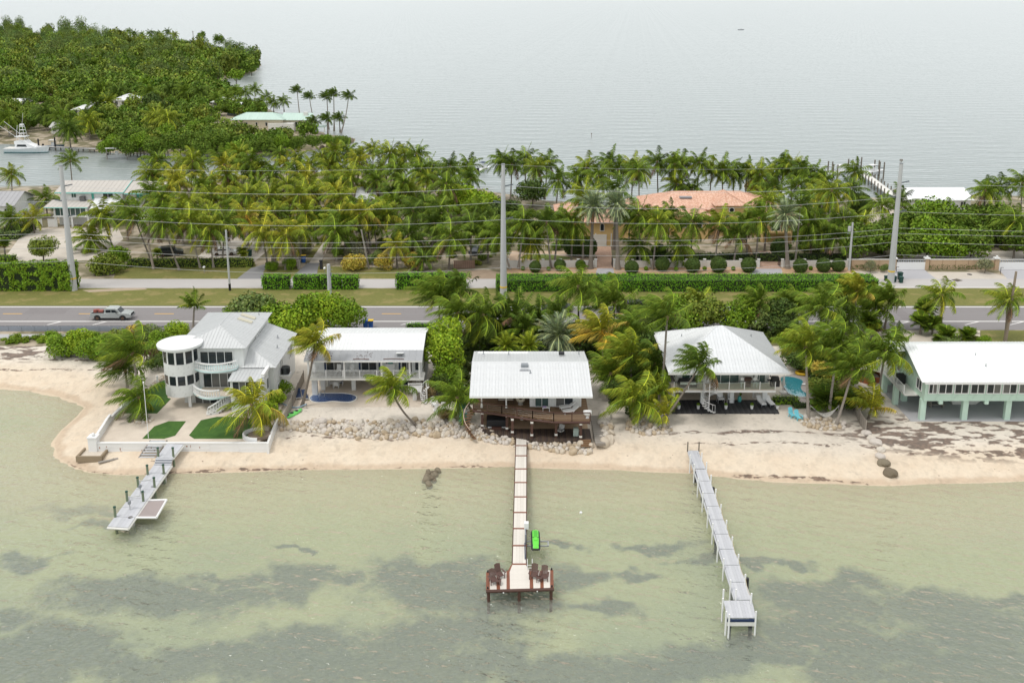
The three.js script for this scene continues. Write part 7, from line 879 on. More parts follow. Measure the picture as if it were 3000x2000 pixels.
// ---------- tan wall and white sliding gates on the right ----------
{
  const z = at(2700, 789).z, t = thing('tan_wall', 'tan block wall with white capped piers between the white gates', 'garden wall', [at(2700, 789).x, LAND, z]), seg = (a, b) => { const x0 = at(a, 789).x, x1 = at(b, 789).x, n = Math.round((x1 - x0) / 2.4); for (let i = 0; i < n; i++) bw(t, 'wall_panel', M.tan, mixv(x0, x1, i / n) + 0.03, mixv(x0, x1, (i + 1) / n) - 0.03, YH(0), YH(1.9), z - 0.12, z + 0.12); bw(t, 'coping', M.offwhite, x0, x1, YH(1.9), YH(1.98), z - 0.17, z + 0.17); }; seg(2494, 2614); seg(2722, 2912);
  for (const u of [2618, 2714, 2918]) { const x = at(u, 789).x; bw(t, 'pier', M.tan, x - 0.35, x + 0.35, YH(0), YH(2.1), z - 0.35, z + 0.35); bw(t, 'pier_cap', M.whiteTrim, x - 0.5, x + 0.5, YH(2.1), YH(2.3), z - 0.5, z + 0.5); part(t, 'pier_globe', new THREE.SphereGeometry(0.2, 10, 8).translate(x - t.position.x, 2.5, 0), M.whiteTrim); }
  [[2624, 2708, 'white sliding gate at the first grey drive, right of the tall pole'], [2924, 3040, 'white sliding gate cut by the right frame edge']].forEach(([a, b, l]) => { const x0 = at(a, 788).x, x1 = at(b, 788).x, g = thing('sliding_gate', l, 'gate', [(x0 + x1) / 2, LAND, z + 0.25]); bw(g, 'panel', M.whiteTrim, x0, x1, YH(0.05), YH(1.5), z + 0.2, z + 0.28); bw(g, 'top_rail', M.whiteTrim, x0, x1, YH(1.92), YH(2.0), z + 0.19, z + 0.29); for (let x = x0 + 0.2; x < x1; x += 0.45) bw(g, 'scroll', M.greySteel, x, x + 0.25, YH(1.55), YH(1.85), z + 0.22, z + 0.26); });
}
// ---------- houses beyond the road ----------
function cottage(label, u0, u1, v, wallH, depth, { roof = M.whiteRoof, wall = M.offwhite, rise = 1.6, hip = false, wins = 3, name = 'cottage', y = LAND } = {}) { // front wall foot from u0 to u1 at v
  const a = at(u0, v, y), b = at(u1, v, y), t = thing(name, label, 'house', [(a.x + b.x) / 2, y, a.z - depth / 2]), z0 = a.z, z1 = a.z - depth, x0 = a.x, x1 = b.x;
  bw(t, 'wall', wall, x0, x1, y, y + wallH, z1, z0);
  if (hip) hipRoof(t, x0, x1, z0, z1, y + wallH, rise, roof, 0.7, 1.2); else { const o = 0.6, m = (z0 + z1) / 2; roofPlane(t, [[x0 - o, y + wallH, z0 + o], [x1 + o, y + wallH, z0 + o], [x1 + o, y + wallH + rise, m], [x0 - o, y + wallH + rise, m]], roof, 1.0); roofPlane(t, [[x1 + o, y + wallH, z1 - o], [x0 - o, y + wallH, z1 - o], [x0 - o, y + wallH + rise, m], [x1 + o, y + wallH + rise, m]], roof, 1.0); for (const x of [x0, x1]) part(t, 'gable', polyG([[[x, y + wallH, z0], [x, y + wallH + rise, m], [x, y + wallH, z1]].map((q) => [q[0] - t.position.x, q[1] - y, q[2] - t.position.z])]), wall); }
  for (let i = 0; i < wins; i++) { const x = mixv(x0, x1, (i + 0.5) / wins); windowIn(t, x - 0.55, x + 0.55, y + wallH * 0.42, y + wallH * 0.85, z0 + 0.05, 2); }
  return t;
}
{
  const t = thing('turquoise_trim_house', 'white two-storey house with turquoise fascia and a glazed front room by the canal', 'house', [-93, LAND, -218]), B = (n, m, ...a) => bw(t, n, m, ...a), tq = paint(0.25, 0.62, 0.56), rf = worn(0.52, 0.49, 0.46, 2, { roughness: 0.8 });
  B('wall', M.white, -100.4, -92.4, YH(0), YH(2.3), -226, -215.5); B('wall', M.white, -100.4, -86.5, YH(2.3), YH(7.1), -227, -217); B('wall', M.white, -86.49, -78, YH(0), YH(6.9), -227, -218.5);
  for (const x of [-100.2, -96.6, -93]) B('post', M.white, x - 0.2, x + 0.2, YH(0), YH(2.4), -213.6, -213.2);
  B('floor_edge', M.whiteTrim, -100.6, -93, YH(2.3), YH(2.6), -217, -213); B('side_wall', M.white, -100.4, -100.1, YH(2.6), YH(4.6), -217, -213.1); windowIn(t, -100, -93.4, YH(2.65), YH(4.45), -213.15, 6, { pane: M.glassGreen, t: 0.12 }); B('side_wall', M.white, -93.3, -93, YH(2.6), YH(4.6), -217, -213.1);
  roofPlane(t, [[-102.2, YH(4.6), -212.5], [-92.6, YH(4.6), -212.5], [-92.6, YH(5.3), -217], [-102.2, YH(5.3), -217]], rf, 1.0); B('fascia', tq, -102.2, -92.6, YH(4.42), YH(4.56), -212.5, -212.4); roofPlane(t, [[-92.5, YH(4.0), -213], [-86.5, YH(4.0), -213], [-86.5, YH(6), -217], [-92.5, YH(6), -217]], M.whiteRoof, 1.0);
  const gab = (x0, x1, y0, h) => { roofPlane(t, [[x0, y0, -216.3], [x1, y0, -216.3], [x1, y0 + h, -222], [x0, y0 + h, -222]], rf, 1.0); roofPlane(t, [[x1, y0, -227.7], [x0, y0, -227.7], [x0, y0 + h, -222], [x1, y0 + h, -222]], rf, 1.0); B('fascia', tq, x0, x1, y0 - 0.28, y0 - 0.07, -216.3, -216.2); part(t, 'rake_board', barG([x1 - t.position.x, y0 - LAND - 0.05, -216.3 + 218], [x1 - t.position.x, y0 + h - LAND - 0.05, -222 + 218], 0.12, 4), tq); }; gab(-101.2, -86, YH(7.2), 1.6); gab(-85.9, -77.4, YH(7.0), 1.6);
  windowIn(t, -97.8, -96.8, YH(5.9), YH(6.8), -216.95, 2, { pane: M.glassGreen }); windowIn(t, -93.4, -92.8, YH(5.5), YH(7), -216.95, 1, { pane: M.teal, name: 'door' }); windowIn(t, -90.8, -88.6, YH(5.5), YH(7), -216.95, 2); windowIn(t, -84, -82.5, YH(5.4), YH(6.6), -218.45, 2, { pane: M.teal });
  const ac = thing('air_conditioner', 'dark air conditioner on the upper wall of the turquoise trimmed house', 'air conditioner', [-95.2, YH(5.35), -216.4]); bl(ac, 'body', paint(0.12, 0.12, 0.12), 1.1, 0.9, 0.7, 0, 0.45, 0); part(ac, 'fan_grille', cylG(0.3, 0.3, 0.04, 0, 0.92, 0), M.black); bl(ac, 'bracket', M.greySteel, 1.1, 0.08, 1.1, 0, -0.04, -0.15);
  cottage('white house with grey gabled roof at the far left by the canal', -60, 42, 662, 4.6, 10, { roof: worn(0.38, 0.38, 0.4, 2), wall: M.white, rise: 2.3, name: 'gabled_house' }); cottage('low white annexe with a pale roof beside the far left house', 44, 82, 648, 2.6, 8, { rise: 1.2, wins: 2 });
  [[105, 124, 665, 'left leaf of the white solid gate beside the turquoise trimmed house'], [140, 168, 665, 'right leaf of the white solid gate beside the turquoise trimmed house']].forEach(([a, b, v, l]) => { const p = at(a, v), q = at(b, v), g = thing('solid_gate', l, 'gate', [(p.x + q.x) / 2, LAND, p.z]), w = q.x - p.x; for (let k = 0; k < 5; k++) bl(g, 'gate_board', M.whiteTrim, w / 5 - 0.02, 1.7, 0.08, -w / 2 + w * (k + 0.5) / 5, 0.87, 0); bl(g, 'gate_frame', M.whiteTrim, w, 0.1, 0.12, 0, 1.76, 0); });
  cottage('small white roofed house peeking out of the grove', 1050, 1092, 640, 4.6, 8, { rise: 2, wins: 1 });
  const g = thing('green_roof_house', 'cream house with a pale green metal roof on the wooded point', 'house', at(795, 384).toArray()), P = at(680, 384), Q = at(836, 384), R = at(908, 380), gm = worn(0.5, 0.65, 0.59, 3, { roughness: 0.5 }); bw(g, 'wall', M.cream, P.x, Q.x - 1, YH(0), YH(4.3), P.z - 9, P.z); hipRoof(g, P.x, Q.x - 1, P.z, P.z - 9, YH(4.3), 2.1, gm, 0.9, 1.0); bw(g, 'wall', M.cream, Q.x - 1, R.x, YH(0), YH(3.9), P.z - 10, P.z - 2); roofPlane(g, [[Q.x - 2, YH(4.0), P.z - 1], [R.x + 1, YH(3.9), P.z - 1], [R.x + 1, YH(5.3), P.z - 7], [Q.x - 2, YH(6), P.z - 7]], gm, 1.0); bw(g, 'terrace', M.offwhite, Q.x - 6, R.x - 5, YH(0), YH(3), P.z - 1.9, P.z + 1.6); bw(g, 'chimney', M.offwhite, R.x - 2.4, R.x - 0.9, YH(4), YH(6.4), P.z - 6, P.z - 4.6); bw(g, 'porch_roof', gm, R.x + 1, R.x + 7, YH(1.9), YH(2.1), P.z - 1, P.z + 4); for (const x of [R.x + 1.3, R.x + 6.7]) bw(g, 'porch_post', M.offwhite, x - 0.15, x + 0.15, YH(0), YH(1.9), P.z + 3.4, P.z + 3.7); for (let i = 0; i < 4; i++) windowIn(g, P.x + 1.6 + i * 3.6, P.x + 2.2 + i * 3.6, YH(1.9), YH(3.2), P.z + 0.05, 1); for (let i = 0; i < 3; i++) windowIn(g, Q.x + 0.8 + i * 2.3, Q.x + 1.8 + i * 2.3, YH(1.2), YH(3.1), P.z - 1.95, 1);
  cottage('long white roofed bay house right of the far dock', 2665, 2842, 622, 3.0, 11, { roof: worn(0.85, 0.87, 0.9, 3), wall: M.white, rise: 1.9, name: 'bay_house', wins: 4 });
  cottage('pink walled cottage with a white roof in the island wood', 78, 120, 284, 3.2, 9, { wall: paint(0.62, 0.42, 0.36), rise: 1.4, hip: true }); cottage('white roofed cottage with a wide roof in the island wood', 332, 390, 316, 3.4, 12, { rise: 2.2, hip: true }); cottage('white cottage with a stepped roof above the canal yard', 215, 258, 346, 3.4, 8, { hip: true }); cottage('white gabled cottage beside the stepped roof cottage', 262, 298, 342, 4.2, 8, {}); cottage('grey roofed cottage at the canal yard, left one', 146, 188, 374, 3.0, 8, { roof: worn(0.55, 0.54, 0.52, 2) }); cottage('low grey roofed cottage at the canal yard, front one', 150, 186, 392, 2.4, 6, { roof: worn(0.5, 0.5, 0.49, 2), wins: 2 }); cottage('flat white roofed cottage at the left of the island wood', 30, 66, 322, 3, 8, {}); cottage('white roofed cottage left behind the green roofed house', 622, 664, 322, 3.4, 9, { hip: true }); cottage('pale roofed cottage directly behind the green roofed house', 665, 700, 336, 3.2, 8, { wall: paint(0.42, 0.5, 0.6) }); cottage('tiny white cottage high in the island wood at the left', 20, 40, 135, 4, 12, { wins: 2 });
}
// ---------- utility poles ----------
function pole(name, label, bu, bv, tu, tv, r0, r1, m, extra) { const b = at(bu, bv), top = atD(tu, tv, -b.z), t = thing(name, label, 'utility pole', b.toArray()), h = top.y - b.y, lean = name === 'leaning_pole' ? top.x - b.x : 0; const g = new THREE.CylinderGeometry(r1, r0, h, name === 'square_pole' ? 4 : 12); if (lean) { const p = g.attributes.position; for (let i = 0; i < p.count; i++) p.setX(i, p.getX(i) + lean * (p.getY(i) / h + 0.5)); } part(t, 'shaft', g.translate(0, h / 2 - 0.1, 0), m); if (extra) extra(t, h, lean); return [t, b, h, lean]; }
const ins = paint(0.1, 0.12, 0.14), tall = [
  pole('concrete_pole', 'tall tapering concrete power pole at the left, beside the ragged hedge', 215, 850, 172, 485, 0.62, 0.3, M.poleGrey), pole('concrete_pole', 'tall tapering concrete power pole in the middle, at the hedge end', 1475, 876, 1472, 480, 0.6, 0.28, M.poleGrey), pole('concrete_pole', 'tall tapering concrete power pole at the right, by the green trash cans', 2610, 828, 2640, 478, 0.62, 0.3, M.poleGrey)];
tall.forEach(([t, b, h], i) => { part(t, 'warning_band', new THREE.CylinderGeometry(0.6, 0.605, 0.25, 12).translate(0, 2.2, 0), M.yellow); part(t, 'pole_cap', new THREE.CylinderGeometry(0.32, 0.32, 0.12, 12).translate(0, h - 0.02, 0), M.greySteel); for (const [k, s] of [[0.84, 1], [0.72, -1], [0.6, 1]]) part(t, 'insulator_arm', boxG(1.5, 0.16, 0.16, s * 0.9, h * k + 0.15, 0, 0, 0, s * 0.2), ins); });
pole('square_pole', 'short square white concrete pole at the near edge of the verge', 967, 897, 966, 772, 0.36, 0.3, M.poleGrey, (t, h) => { part(t, 'meter_box', boxG(0.3, 0.5, 0.2, 0.3, h - 1.8, 0), M.greySteel); part(t, 'bracket', boxG(0.7, 0.08, 0.08, 0.3, h - 1, 0), M.greySteel); });
pole('round_pole', 'slim pale pole with a black foot on the left verge', 673, 851, 658, 672, 0.2, 0.15, M.poleGrey, (t, h) => { part(t, 'black_foot', cylG(0.22, 0.21, 1.3, 0, 0.62, 0, 12), M.black); part(t, 'bracket', boxG(0.9, 0.06, 0.06, 0.4, h - 1.5, 0), M.greySteel); });
pole('round_pole', 'slim pale pole at the right end of the white villa wall', 2488, 792, 2501, 650, 0.24, 0.16, M.poleGrey, (t, h) => { part(t, 'transformer', cylG(0.3, 0.3, 0.9, -0.5, h - 1.3, 0, 12), M.poleGrey); part(t, 'bracket', boxG(1.1, 0.08, 0.08, -0.3, h - 2.2, 0), M.greySteel); });
pole('leaning_pole', 'brown wooden utility pole leaning at the right edge behind the mint house', 2946, 1001, 2979, 793, 0.26, 0.16, worn(0.26, 0.21, 0.16, 0.6), (t, h, l) => { part(t, 'street_lamp_arm', boxG(1.3, 0.06, 0.06, l - 0.7, h - 5.4, 0), M.greySteel); });
pole('leaning_pole', 'old leaning wooden post at the flowering bushes', 1081, 787, 1058, 671, 0.18, 0.14, M.greyWood); pole('leaning_pole', 'dead bleached palm trunk leaning at the low hedge', 449, 788, 428, 678, 0.24, 0.15, worn(0.42, 0.35, 0.3, 0.5));
pole('round_pole', 'weathered short post behind the long clipped hedge', 1748, 838, 1750, 800, 0.14, 0.12, M.greyWood, (t, h) => part(t, 'cap', boxG(0.3, 0.1, 0.2, 0, h, 0), M.greySteel)); pole('round_pole', 'white service pole in the island wood', 486, 325, 482, 300, 0.3, 0.25, M.whiteTrim, (t, h) => part(t, 'transformer', cylG(0.6, 0.6, 1.8, -1.2, h * 0.6, 0), M.poleGrey)); pole('round_pole', 'thin pole above the far shore trees', 567, 135, 566, 90, 0.35, 0.3, M.greyWood, (t, h) => part(t, 'cross_arm', boxG(2, 0.2, 0.2, 0, h - 1, 0), M.greyWood));
// ---------- power lines ----------
{
  const wm = paint(0.55, 0.56, 0.57, { roughness: 0.5, metalness: 0.3 }), ends = (i, f) => { const [t, b, h] = tall[i]; return new THREE.Vector3(b.x, b.y + h * f, b.z); }, outL = [-230, -3], outR = [190, 4];
  const wires = [[0.995, 0, 0.9], [0.84, 1.5, 1.4], [0.72, -1.5, 1.5], [0.6, 1.5, 1.4], [0.465, 0.5, 1.3], [0.42, 0.5, 1.2], [0.35, 0.45, 1.4], [0.24, 0.45, 1.6]], what = ['topmost', 'second', 'third', 'fourth', 'fifth', 'sixth', 'seventh', 'lowest'];
  wires.forEach(([f, off, sag], k) => { const p = [0, 1, 2].map((i) => ends(i, f)); p.forEach((q) => q.x += off); const a = new THREE.Vector3(outL[0], p[0].y + 0.5, p[0].z - 2), e = new THREE.Vector3(outR[0], p[2].y, p[2].z - 4), pts = [a, p[0], p[1], p[2], e], g = []; for (let i = 0; i < 4; i++) { const l = []; for (let j = 0; j <= 14; j++) { const u = j / 14, q = pts[i].clone().lerp(pts[i + 1], u); q.y -= sag * 4 * u * (1 - u); l.push(q); } g.push(tubeG(l, k < 1 ? 0.014 : 0.024, 14, 5)); } single('power_line', `${what[k]} power line from the top strung between the tall concrete poles`, 'power line', merge(g), wm, 'power lines'); });
}
// ---------- vehicles ----------
function wheelOn(t, x, y, z, r, w = 0.26) { const g = new THREE.Group(); g.name = 'wheel'; t.add(g); part(g, 'tyre', new THREE.CylinderGeometry(r, r, w, 20).rotateX(Math.PI / 2).translate(x, y, z), M.rubber); part(g, 'rim', new THREE.CylinderGeometry(r * 0.58, r * 0.58, w + 0.02, 14).rotateX(Math.PI / 2).translate(x, y, z), paint(0.12, 0.075, 0.05, { metalness: 0.5 })); }
const prof = (pts, depth, bev = 0.05) => { const s = new THREE.Shape(); pts.forEach((p, i) => i ? s.lineTo(...p) : s.moveTo(...p)); s.closePath(); const g = new THREE.ExtrudeGeometry(s, { depth: depth - bev * 2, bevelEnabled: true, bevelSize: bev, bevelThickness: bev, bevelSegments: 2, curveSegments: 4 }); return g.translate(0, 0, -depth / 2 + bev); };
{
  const m = new THREE.MeshPhysicalMaterial({ roughness: 0.35, metalness: 0.35, clearcoat: 0.8, clearcoatRoughness: 0.15 }); m.color.setRGB(0.44, 0.47, 0.46); const p = at(330, 934), t = thing('pickup_truck', 'silver four-door pickup truck with a loaded bed driving on the near lane', 'pickup truck', [p.x, LAND + 0.024, p.z]);
  part(t, 'body', prof([[-3.1, 0.55], [-3.1, 1.15], [-0.95, 1.18], [-0.95, 1.2], [1.35, 1.22], [2.9, 1.12], [3.12, 0.95], [3.12, 0.55], [2.5, 0.5], [2.4, 0.75], [2.1, 0.95], [1.75, 0.95], [1.45, 0.75], [1.35, 0.5], [-1.5, 0.5], [-1.6, 0.75], [-1.9, 0.95], [-2.25, 0.95], [-2.55, 0.75], [-2.65, 0.52]], 1.98), m);
  part(t, 'cabin', prof([[-0.95, 1.18], [-0.9, 1.75], [-0.6, 1.9], [0.75, 1.9], [1.05, 1.78], [1.6, 1.2]], 1.72, 0.06), m); part(t, 'cargo_bed', boxG(1.95, 0.1, 1.6, -2.02, 1.19, 0), M.black); for (const s of [-0.9, 0.9]) part(t, 'bed_rail', boxG(2.1, 0.06, 0.1, -2.02, 1.22, s), M.black); part(t, 'tailgate', boxG(0.08, 0.5, 1.75, -3.12, 0.92, 0), m);
  for (const s of [-0.875, 0.875]) { part(t, 'side_window', prof([[-0.72, 1.28], [-0.66, 1.72], [0.1, 1.74], [0.1, 1.28]], 0.02, 0.002).translate(0, 0, s), M.glass); part(t, 'side_window', prof([[0.2, 1.28], [0.2, 1.74], [0.75, 1.72], [1.18, 1.28]], 0.02, 0.002).translate(0, 0, s), M.glass); part(t, 'door', boxG(0.86, 0.5, 0.03, -0.34, 0.93, s * 1.126), m); part(t, 'door', boxG(1.0, 0.5, 0.03, 0.68, 0.93, s * 1.126), m); part(t, 'mirror', boxG(0.12, 0.2, 0.2, 1.05, 1.36, s * 1.24), M.black); part(t, 'headlight', boxG(0.06, 0.22, 0.34, 3.12, 0.95, s * 0.85), M.whiteTrim); }
  part(t, 'windshield', boxG(0.03, 0.78, 1.5, 1.38, 1.53, 0, 0, 0, 0.76), M.glass); part(t, 'rear_window', boxG(0.03, 0.4, 1.4, -0.985, 1.55, 0, 0, 0, -0.08), M.glass); part(t, 'bumper', boxG(0.2, 0.22, 1.96, 3.14, 0.58, 0), M.steel); part(t, 'bumper', boxG(0.18, 0.2, 1.9, -3.2, 0.58, 0), M.steel); part(t, 'grille', boxG(0.05, 0.34, 1.3, 3.16, 0.92, 0), M.dark); part(t, 'load', merge([boxG(0.7, 0.3, 0.6, -1.6, 1.38, 0.3), boxG(0.5, 0.22, 0.7, -2.4, 1.35, -0.3, 0.4), cylG(0.3, 0.3, 0.5, -2.5, 1.42, 0.4)]), paint(0.3, 0.09, 0.07));
  for (const x of [-2.08, 1.92]) for (const s of [-0.88, 0.88]) wheelOn(t, x, 0.42, s, 0.42);
}
function car(name, label, u, v, turn, color, o = {}) { const p = at(u, v), t = thing(name, label, 'car', [p.x, LAND + 0.024, p.z], turn), m = new THREE.MeshPhysicalMaterial({ roughness: 0.3, metalness: 0.3, clearcoat: 1, clearcoatRoughness: 0.1 }); m.color.setRGB(...color); const H = o.suv ? 1.78 : 1.42, L = o.suv ? 2.35 : 2.25, belt = o.suv ? 1.08 : 0.92;
  part(t, 'body', prof([[-L, 0.4], [-L - 0.03, belt - 0.05], [-L + 0.2, belt], [1.1, belt + 0.02], [L - 0.1, belt - 0.2], [L, 0.6], [L - 0.05, 0.35], [1.85, 0.33], [1.78, 0.55], [1.4, 0.72], [1.02, 0.55], [0.95, 0.33], [-0.98, 0.33], [-1.05, 0.55], [-1.42, 0.72], [-1.8, 0.55], [-1.88, 0.36]], 1.82, 0.08), m); part(t, 'cabin', prof(o.suv ? [[-L + 0.05, belt], [-L + 0.2, H - 0.1], [-1.7, H], [0.2, H], [0.5, H - 0.08], [1.25, belt]] : [[-1.9, belt], [-1.3, H - 0.06], [-0.9, H], [0.1, H], [0.45, H - 0.08], [1.25, belt]], 1.56, 0.08), m);
  for (const s of [-0.79, 0.79]) { part(t, 'side_window', prof(o.suv ? [[-1.95, belt + 0.06], [-1.85, H - 0.22], [-0.55, H - 0.16], [-0.55, belt + 0.06]] : [[-1.6, belt + 0.05], [-1.15, H - 0.16], [-0.45, H - 0.12], [-0.45, belt + 0.05]], 0.02, 0.002).translate(0, 0, s), M.glass); part(t, 'side_window', prof([[-0.45, belt + 0.06], [-0.45, H - 0.14], [0.3, H - 0.16], [0.85, belt + 0.06]], 0.02, 0.002).translate(0, 0, s), M.glass); part(t, 'headlight', boxG(0.08, 0.14, 0.34, L - 0.04, 0.66, s * 0.85), M.whiteTrim); part(t, 'tail_light', boxG(0.06, 0.16, 0.3, -L - 0.04, 0.8, s * 0.9), paint(0.4, 0.01, 0.01)); part(t, 'mirror', boxG(0.1, 0.14, 0.2, 0.75, belt + 0.12, s * 1.22), m); }
  part(t, 'windshield', boxG(0.03, 0.85, 1.38, 0.9, (belt + H) / 2, 0, 0, 0, o.suv ? 0.82 : 0.98), M.glass); part(t, 'rear_window', boxG(0.03, 0.5, 1.3, o.suv ? -L + 0.1 : -1.62, (belt + H) / 2, 0, 0, 0, o.suv ? -0.2 : -0.9), M.glass);
  if (o.suv) for (const s of [-0.6, 0.6]) part(t, 'roof_rail', boxG(2, 0.05, 0.05, -0.8, H + 0.06, s), M.black);
  for (const x of [-1.42, 1.4]) for (const s of [-0.82, 0.82]) wheelOn(t, x, 0.34, s, 0.34, 0.22); return t; }
car('suv', 'black sport utility car on the road, half hidden by a palm crown', 1848, 913, Math.PI, [0.012, 0.013, 0.018], { suv: true }); car('sedan', 'dark grey car with red tail lights on the road behind the big palms', 1630, 910, Math.PI, [0.06, 0.065, 0.075], {}); car('sedan', 'white car parked under the grove palms', 658, 746, 0.15, [0.75, 0.75, 0.75], {}); car('sedan', 'dark car parked in the shade at the wooden picket gate', 1398, 742, 1.2, [0.05, 0.06, 0.08], {}); car('suv', 'dark blue car parked low behind the low hedge', 500, 748, 0.3, [0.02, 0.025, 0.03], { suv: true });
// ---------- bins ----------
function bin(label, u, v, m, lid = m, s = 1, y = LAND) { const p = at(u, v, y), t = thing('wheelie_bin', label, 'bin', p.toArray()); part(t, 'body', new THREE.CylinderGeometry(0.42 * s, 0.34 * s, 0.95 * s, 4).rotateY(Math.PI / 4).translate(0, 0.48 * s, 0), m); part(t, 'lid', boxG(0.66 * s, 0.08, 0.68 * s, 0, 0.99 * s, 0), lid); part(t, 'handle', boxG(0.5 * s, 0.05, 0.06, 0, 0.92 * s, -0.34 * s), M.black); for (const k of [-0.22, 0.22]) part(t, 'wheel', new THREE.CylinderGeometry(0.1, 0.1, 0.05, 10).rotateZ(Math.PI / 2).translate(k * s, 0.1, -0.28 * s), M.rubber); }
const dkg = paint(0.01, 0.06, 0.05, { roughness: 0.5 });
bin('blue bin behind the white roof, by the road', 1071, 960, M.blueBin, M.blueBin, 1.25); bin('blue bin with a yellow lid right beside the blue one at the road', 1086, 960, M.blueBin, M.yellow, 1.25); bin('blue bin at the peak of the hip roof, by the road', 2127, 962, M.blueBin, M.blueBin, 1.3); bin('blue bin with a yellow top at the sand track', 889, 768, M.blueBin, M.yellow, 1.4); bin('dark green bin at the end of the low hedge', 732, 750, dkg, dkg, 1.2);
bin('dark green trash can left of the right tall pole', 2596, 822, dkg, dkg, 0.9); bin('dark green trash can just right of the tall pole', 2621, 825, dkg, dkg, 1); bin('dark green trash can in front of the group by the tall pole', 2640, 828, dkg, dkg, 1.1); bin('tall dark green trash can at the back of the group by the pole', 2637, 818, dkg, dkg, 1.3);
// ---------- fences ----------
function fence(label, pts, h, m, { w = 0.24, gap = 0.02, y = 1.0, name = 'plank_fence', rails = true } = {}) { const P = pts.map(([u, v]) => at(u, v, y)), t = thing(name, label, 'fence', [P[0].x, y, P[0].z]); for (let i = 1; i < P.length; i++) { const a = P[i - 1], d = P[i].clone().sub(a), L = Math.hypot(d.x, d.z), ry = Math.atan2(-d.z, d.x), n = Math.round(L / (w + gap)); for (let k = 0; k < n; k++) { const q = a.clone().addScaledVector(d, (k + 0.5) / n).sub(t.position); bl(t, 'plank', m[k % m.length], w, h * (0.97 + 0.05 * hash(k, i, 5)), 0.03, q.x, h / 2, q.z, 0, ry); } if (rails) for (const yy of [0.35, 0.8]) { const q = a.clone().addScaledVector(d, 0.5).sub(t.position); bl(t, 'fence_rail', m[0], L, 0.08, 0.05, q.x, h * yy, q.z - 0.05, 0, ry); } for (const e of [0, 1]) { const q = a.clone().addScaledVector(d, e).sub(t.position); bl(t, 'fence_post', m[0], 0.1, h + 0.1, 0.1, q.x, (h + 0.1) / 2, q.z); } } return t; }
const gw = [worn(0.34, 0.3, 0.26, 0.5), worn(0.28, 0.25, 0.22, 0.6), worn(0.38, 0.34, 0.3, 0.4)];
fence('weathered grey plank fence between the tower house and the pool house', [[828, 1262], [842, 1228], [857, 1195], [873, 1160], [890, 1122]], 1.7, gw); fence('weathered grey plank fence beside the mint house, running down to the beach', [[2536, 1272], [2518, 1243], [2502, 1208], [2496, 1190]], 1.7, gw); fence('brown picket gate under the grove palms', [[1330, 787], [1390, 786]], 1.6, [worn(0.22, 0.13, 0.1, 0.5), worn(0.26, 0.16, 0.12, 0.5)], { y: LAND, w: 0.16, gap: 0.04 }); fence('grey trash enclosure fence beside the two drives', [[795, 772], [818, 756], [866, 756], [878, 790]], 1.5, gw, { y: LAND });
{ const t = thing('wire_fence', 'low wire fence on posts along the flowering bushes', 'fence', at(1160, 786).toArray()), x0 = at(1090, 786).x - t.position.x, x1 = at(1325, 786).x - t.position.x; for (let i = 0; i <= 8; i++) part(t, 'post', cylG(0.05, 0.05, 1.3, mixv(x0, x1, i / 8), 0.65, 0, 6), M.greyWood); for (const y of [0.4, 0.8, 1.2]) part(t, 'wire', barG([x0, y, 0], [x1, y, 0], 0.02, 4), M.steel); }
for (const [u, v, l] of [[876, 788, 'square grey gate pillar left of the sand drive'], [941, 788, 'square dark gate pillar right of the sand drive']]) { const t = thing('gate_pillar', l, 'pillar', at(u, v).toArray()), m = l.includes('dark') ? M.dark : M.greyWood; bl(t, 'shaft', m, 0.5, 1.6, 0.5, 0, 0.8, 0); bl(t, 'cap', m, 0.65, 0.12, 0.65, 0, 1.66, 0); }
for (const [u, v, l] of [[951, 803, 'white globe mailbox near the short square pole'], [598, 800, 'white mailbox on a post on the left lawn']]) { const t = thing('mailbox', l, 'mailbox', at(u, v).toArray()); bl(t, 'post', M.greyWood, 0.1, 1, 0.1, 0, 0.5, 0); part(t, 'box', new THREE.CapsuleGeometry(0.22, 0.3, 4, 10).rotateX(Math.PI / 2).translate(0, 1.15, 0), M.whiteTrim); }
{ const t = thing('gate_keypad', 'thin black keypad post by the first white gate', 'keypad', at(2626, 800).toArray()); bl(t, 'post', M.black, 0.08, 1.2, 0.08, 0, 0.6, 0); bl(t, 'arm', M.black, 0.5, 0.07, 0.07, 0.22, 1.2, 0); const q = thing('gate_keypad', 'thin black keypad post by the second white gate', 'keypad', at(2932, 802).toArray()); bl(q, 'post', M.black, 0.08, 1.2, 0.08, 0, 0.6, 0); bl(q, 'arm', M.black, 0.5, 0.07, 0.07, 0.22, 1.2, 0); }
// ---------- pools ----------
function pool(label, pix, water, rim, y = LAND) {
  const P = new THREE.CatmullRomCurve3(pix.map(([u, v]) => at(u, v, y)), true, 'centripetal').getPoints(60).slice(0, 60), c = P.reduce((a, p) => a.add(p.clone().divideScalar(60)), new THREE.Vector3()), t = thing('swimming_pool', label, 'pool', [c.x, y, c.z]), L = P.map((p) => [p.x - c.x, p.z - c.z]), s = new THREE.Shape(L.map(([x, z]) => new THREE.Vector2(x * 1.05, -z * 1.07)));
  s.holes.push(new THREE.Path(L.map(([x, z]) => new THREE.Vector2(x, -z)))); part(t, 'coping', new THREE.ExtrudeGeometry(s, { depth: 0.12, bevelEnabled: false }).rotateX(-Math.PI / 2), rim); part(t, 'basin', slabG(L, 0.05, 0.05), water); const w = new THREE.MeshPhysicalMaterial({ color: 0xffffff, roughness: 0.03, transmission: 1, thickness: 0, ior: 1.33 }); part(t, 'water', slabG(L.map(([x, z]) => [x * 0.995, z * 0.995]), 0.085, 0.02), w); return t;
}
setting('pool_patio', slabG(flat([[846, 1192], [1232, 1192], [1244, 1120], [884, 1105]], LAND), LAND + 0.02, 0.3), M.patio);
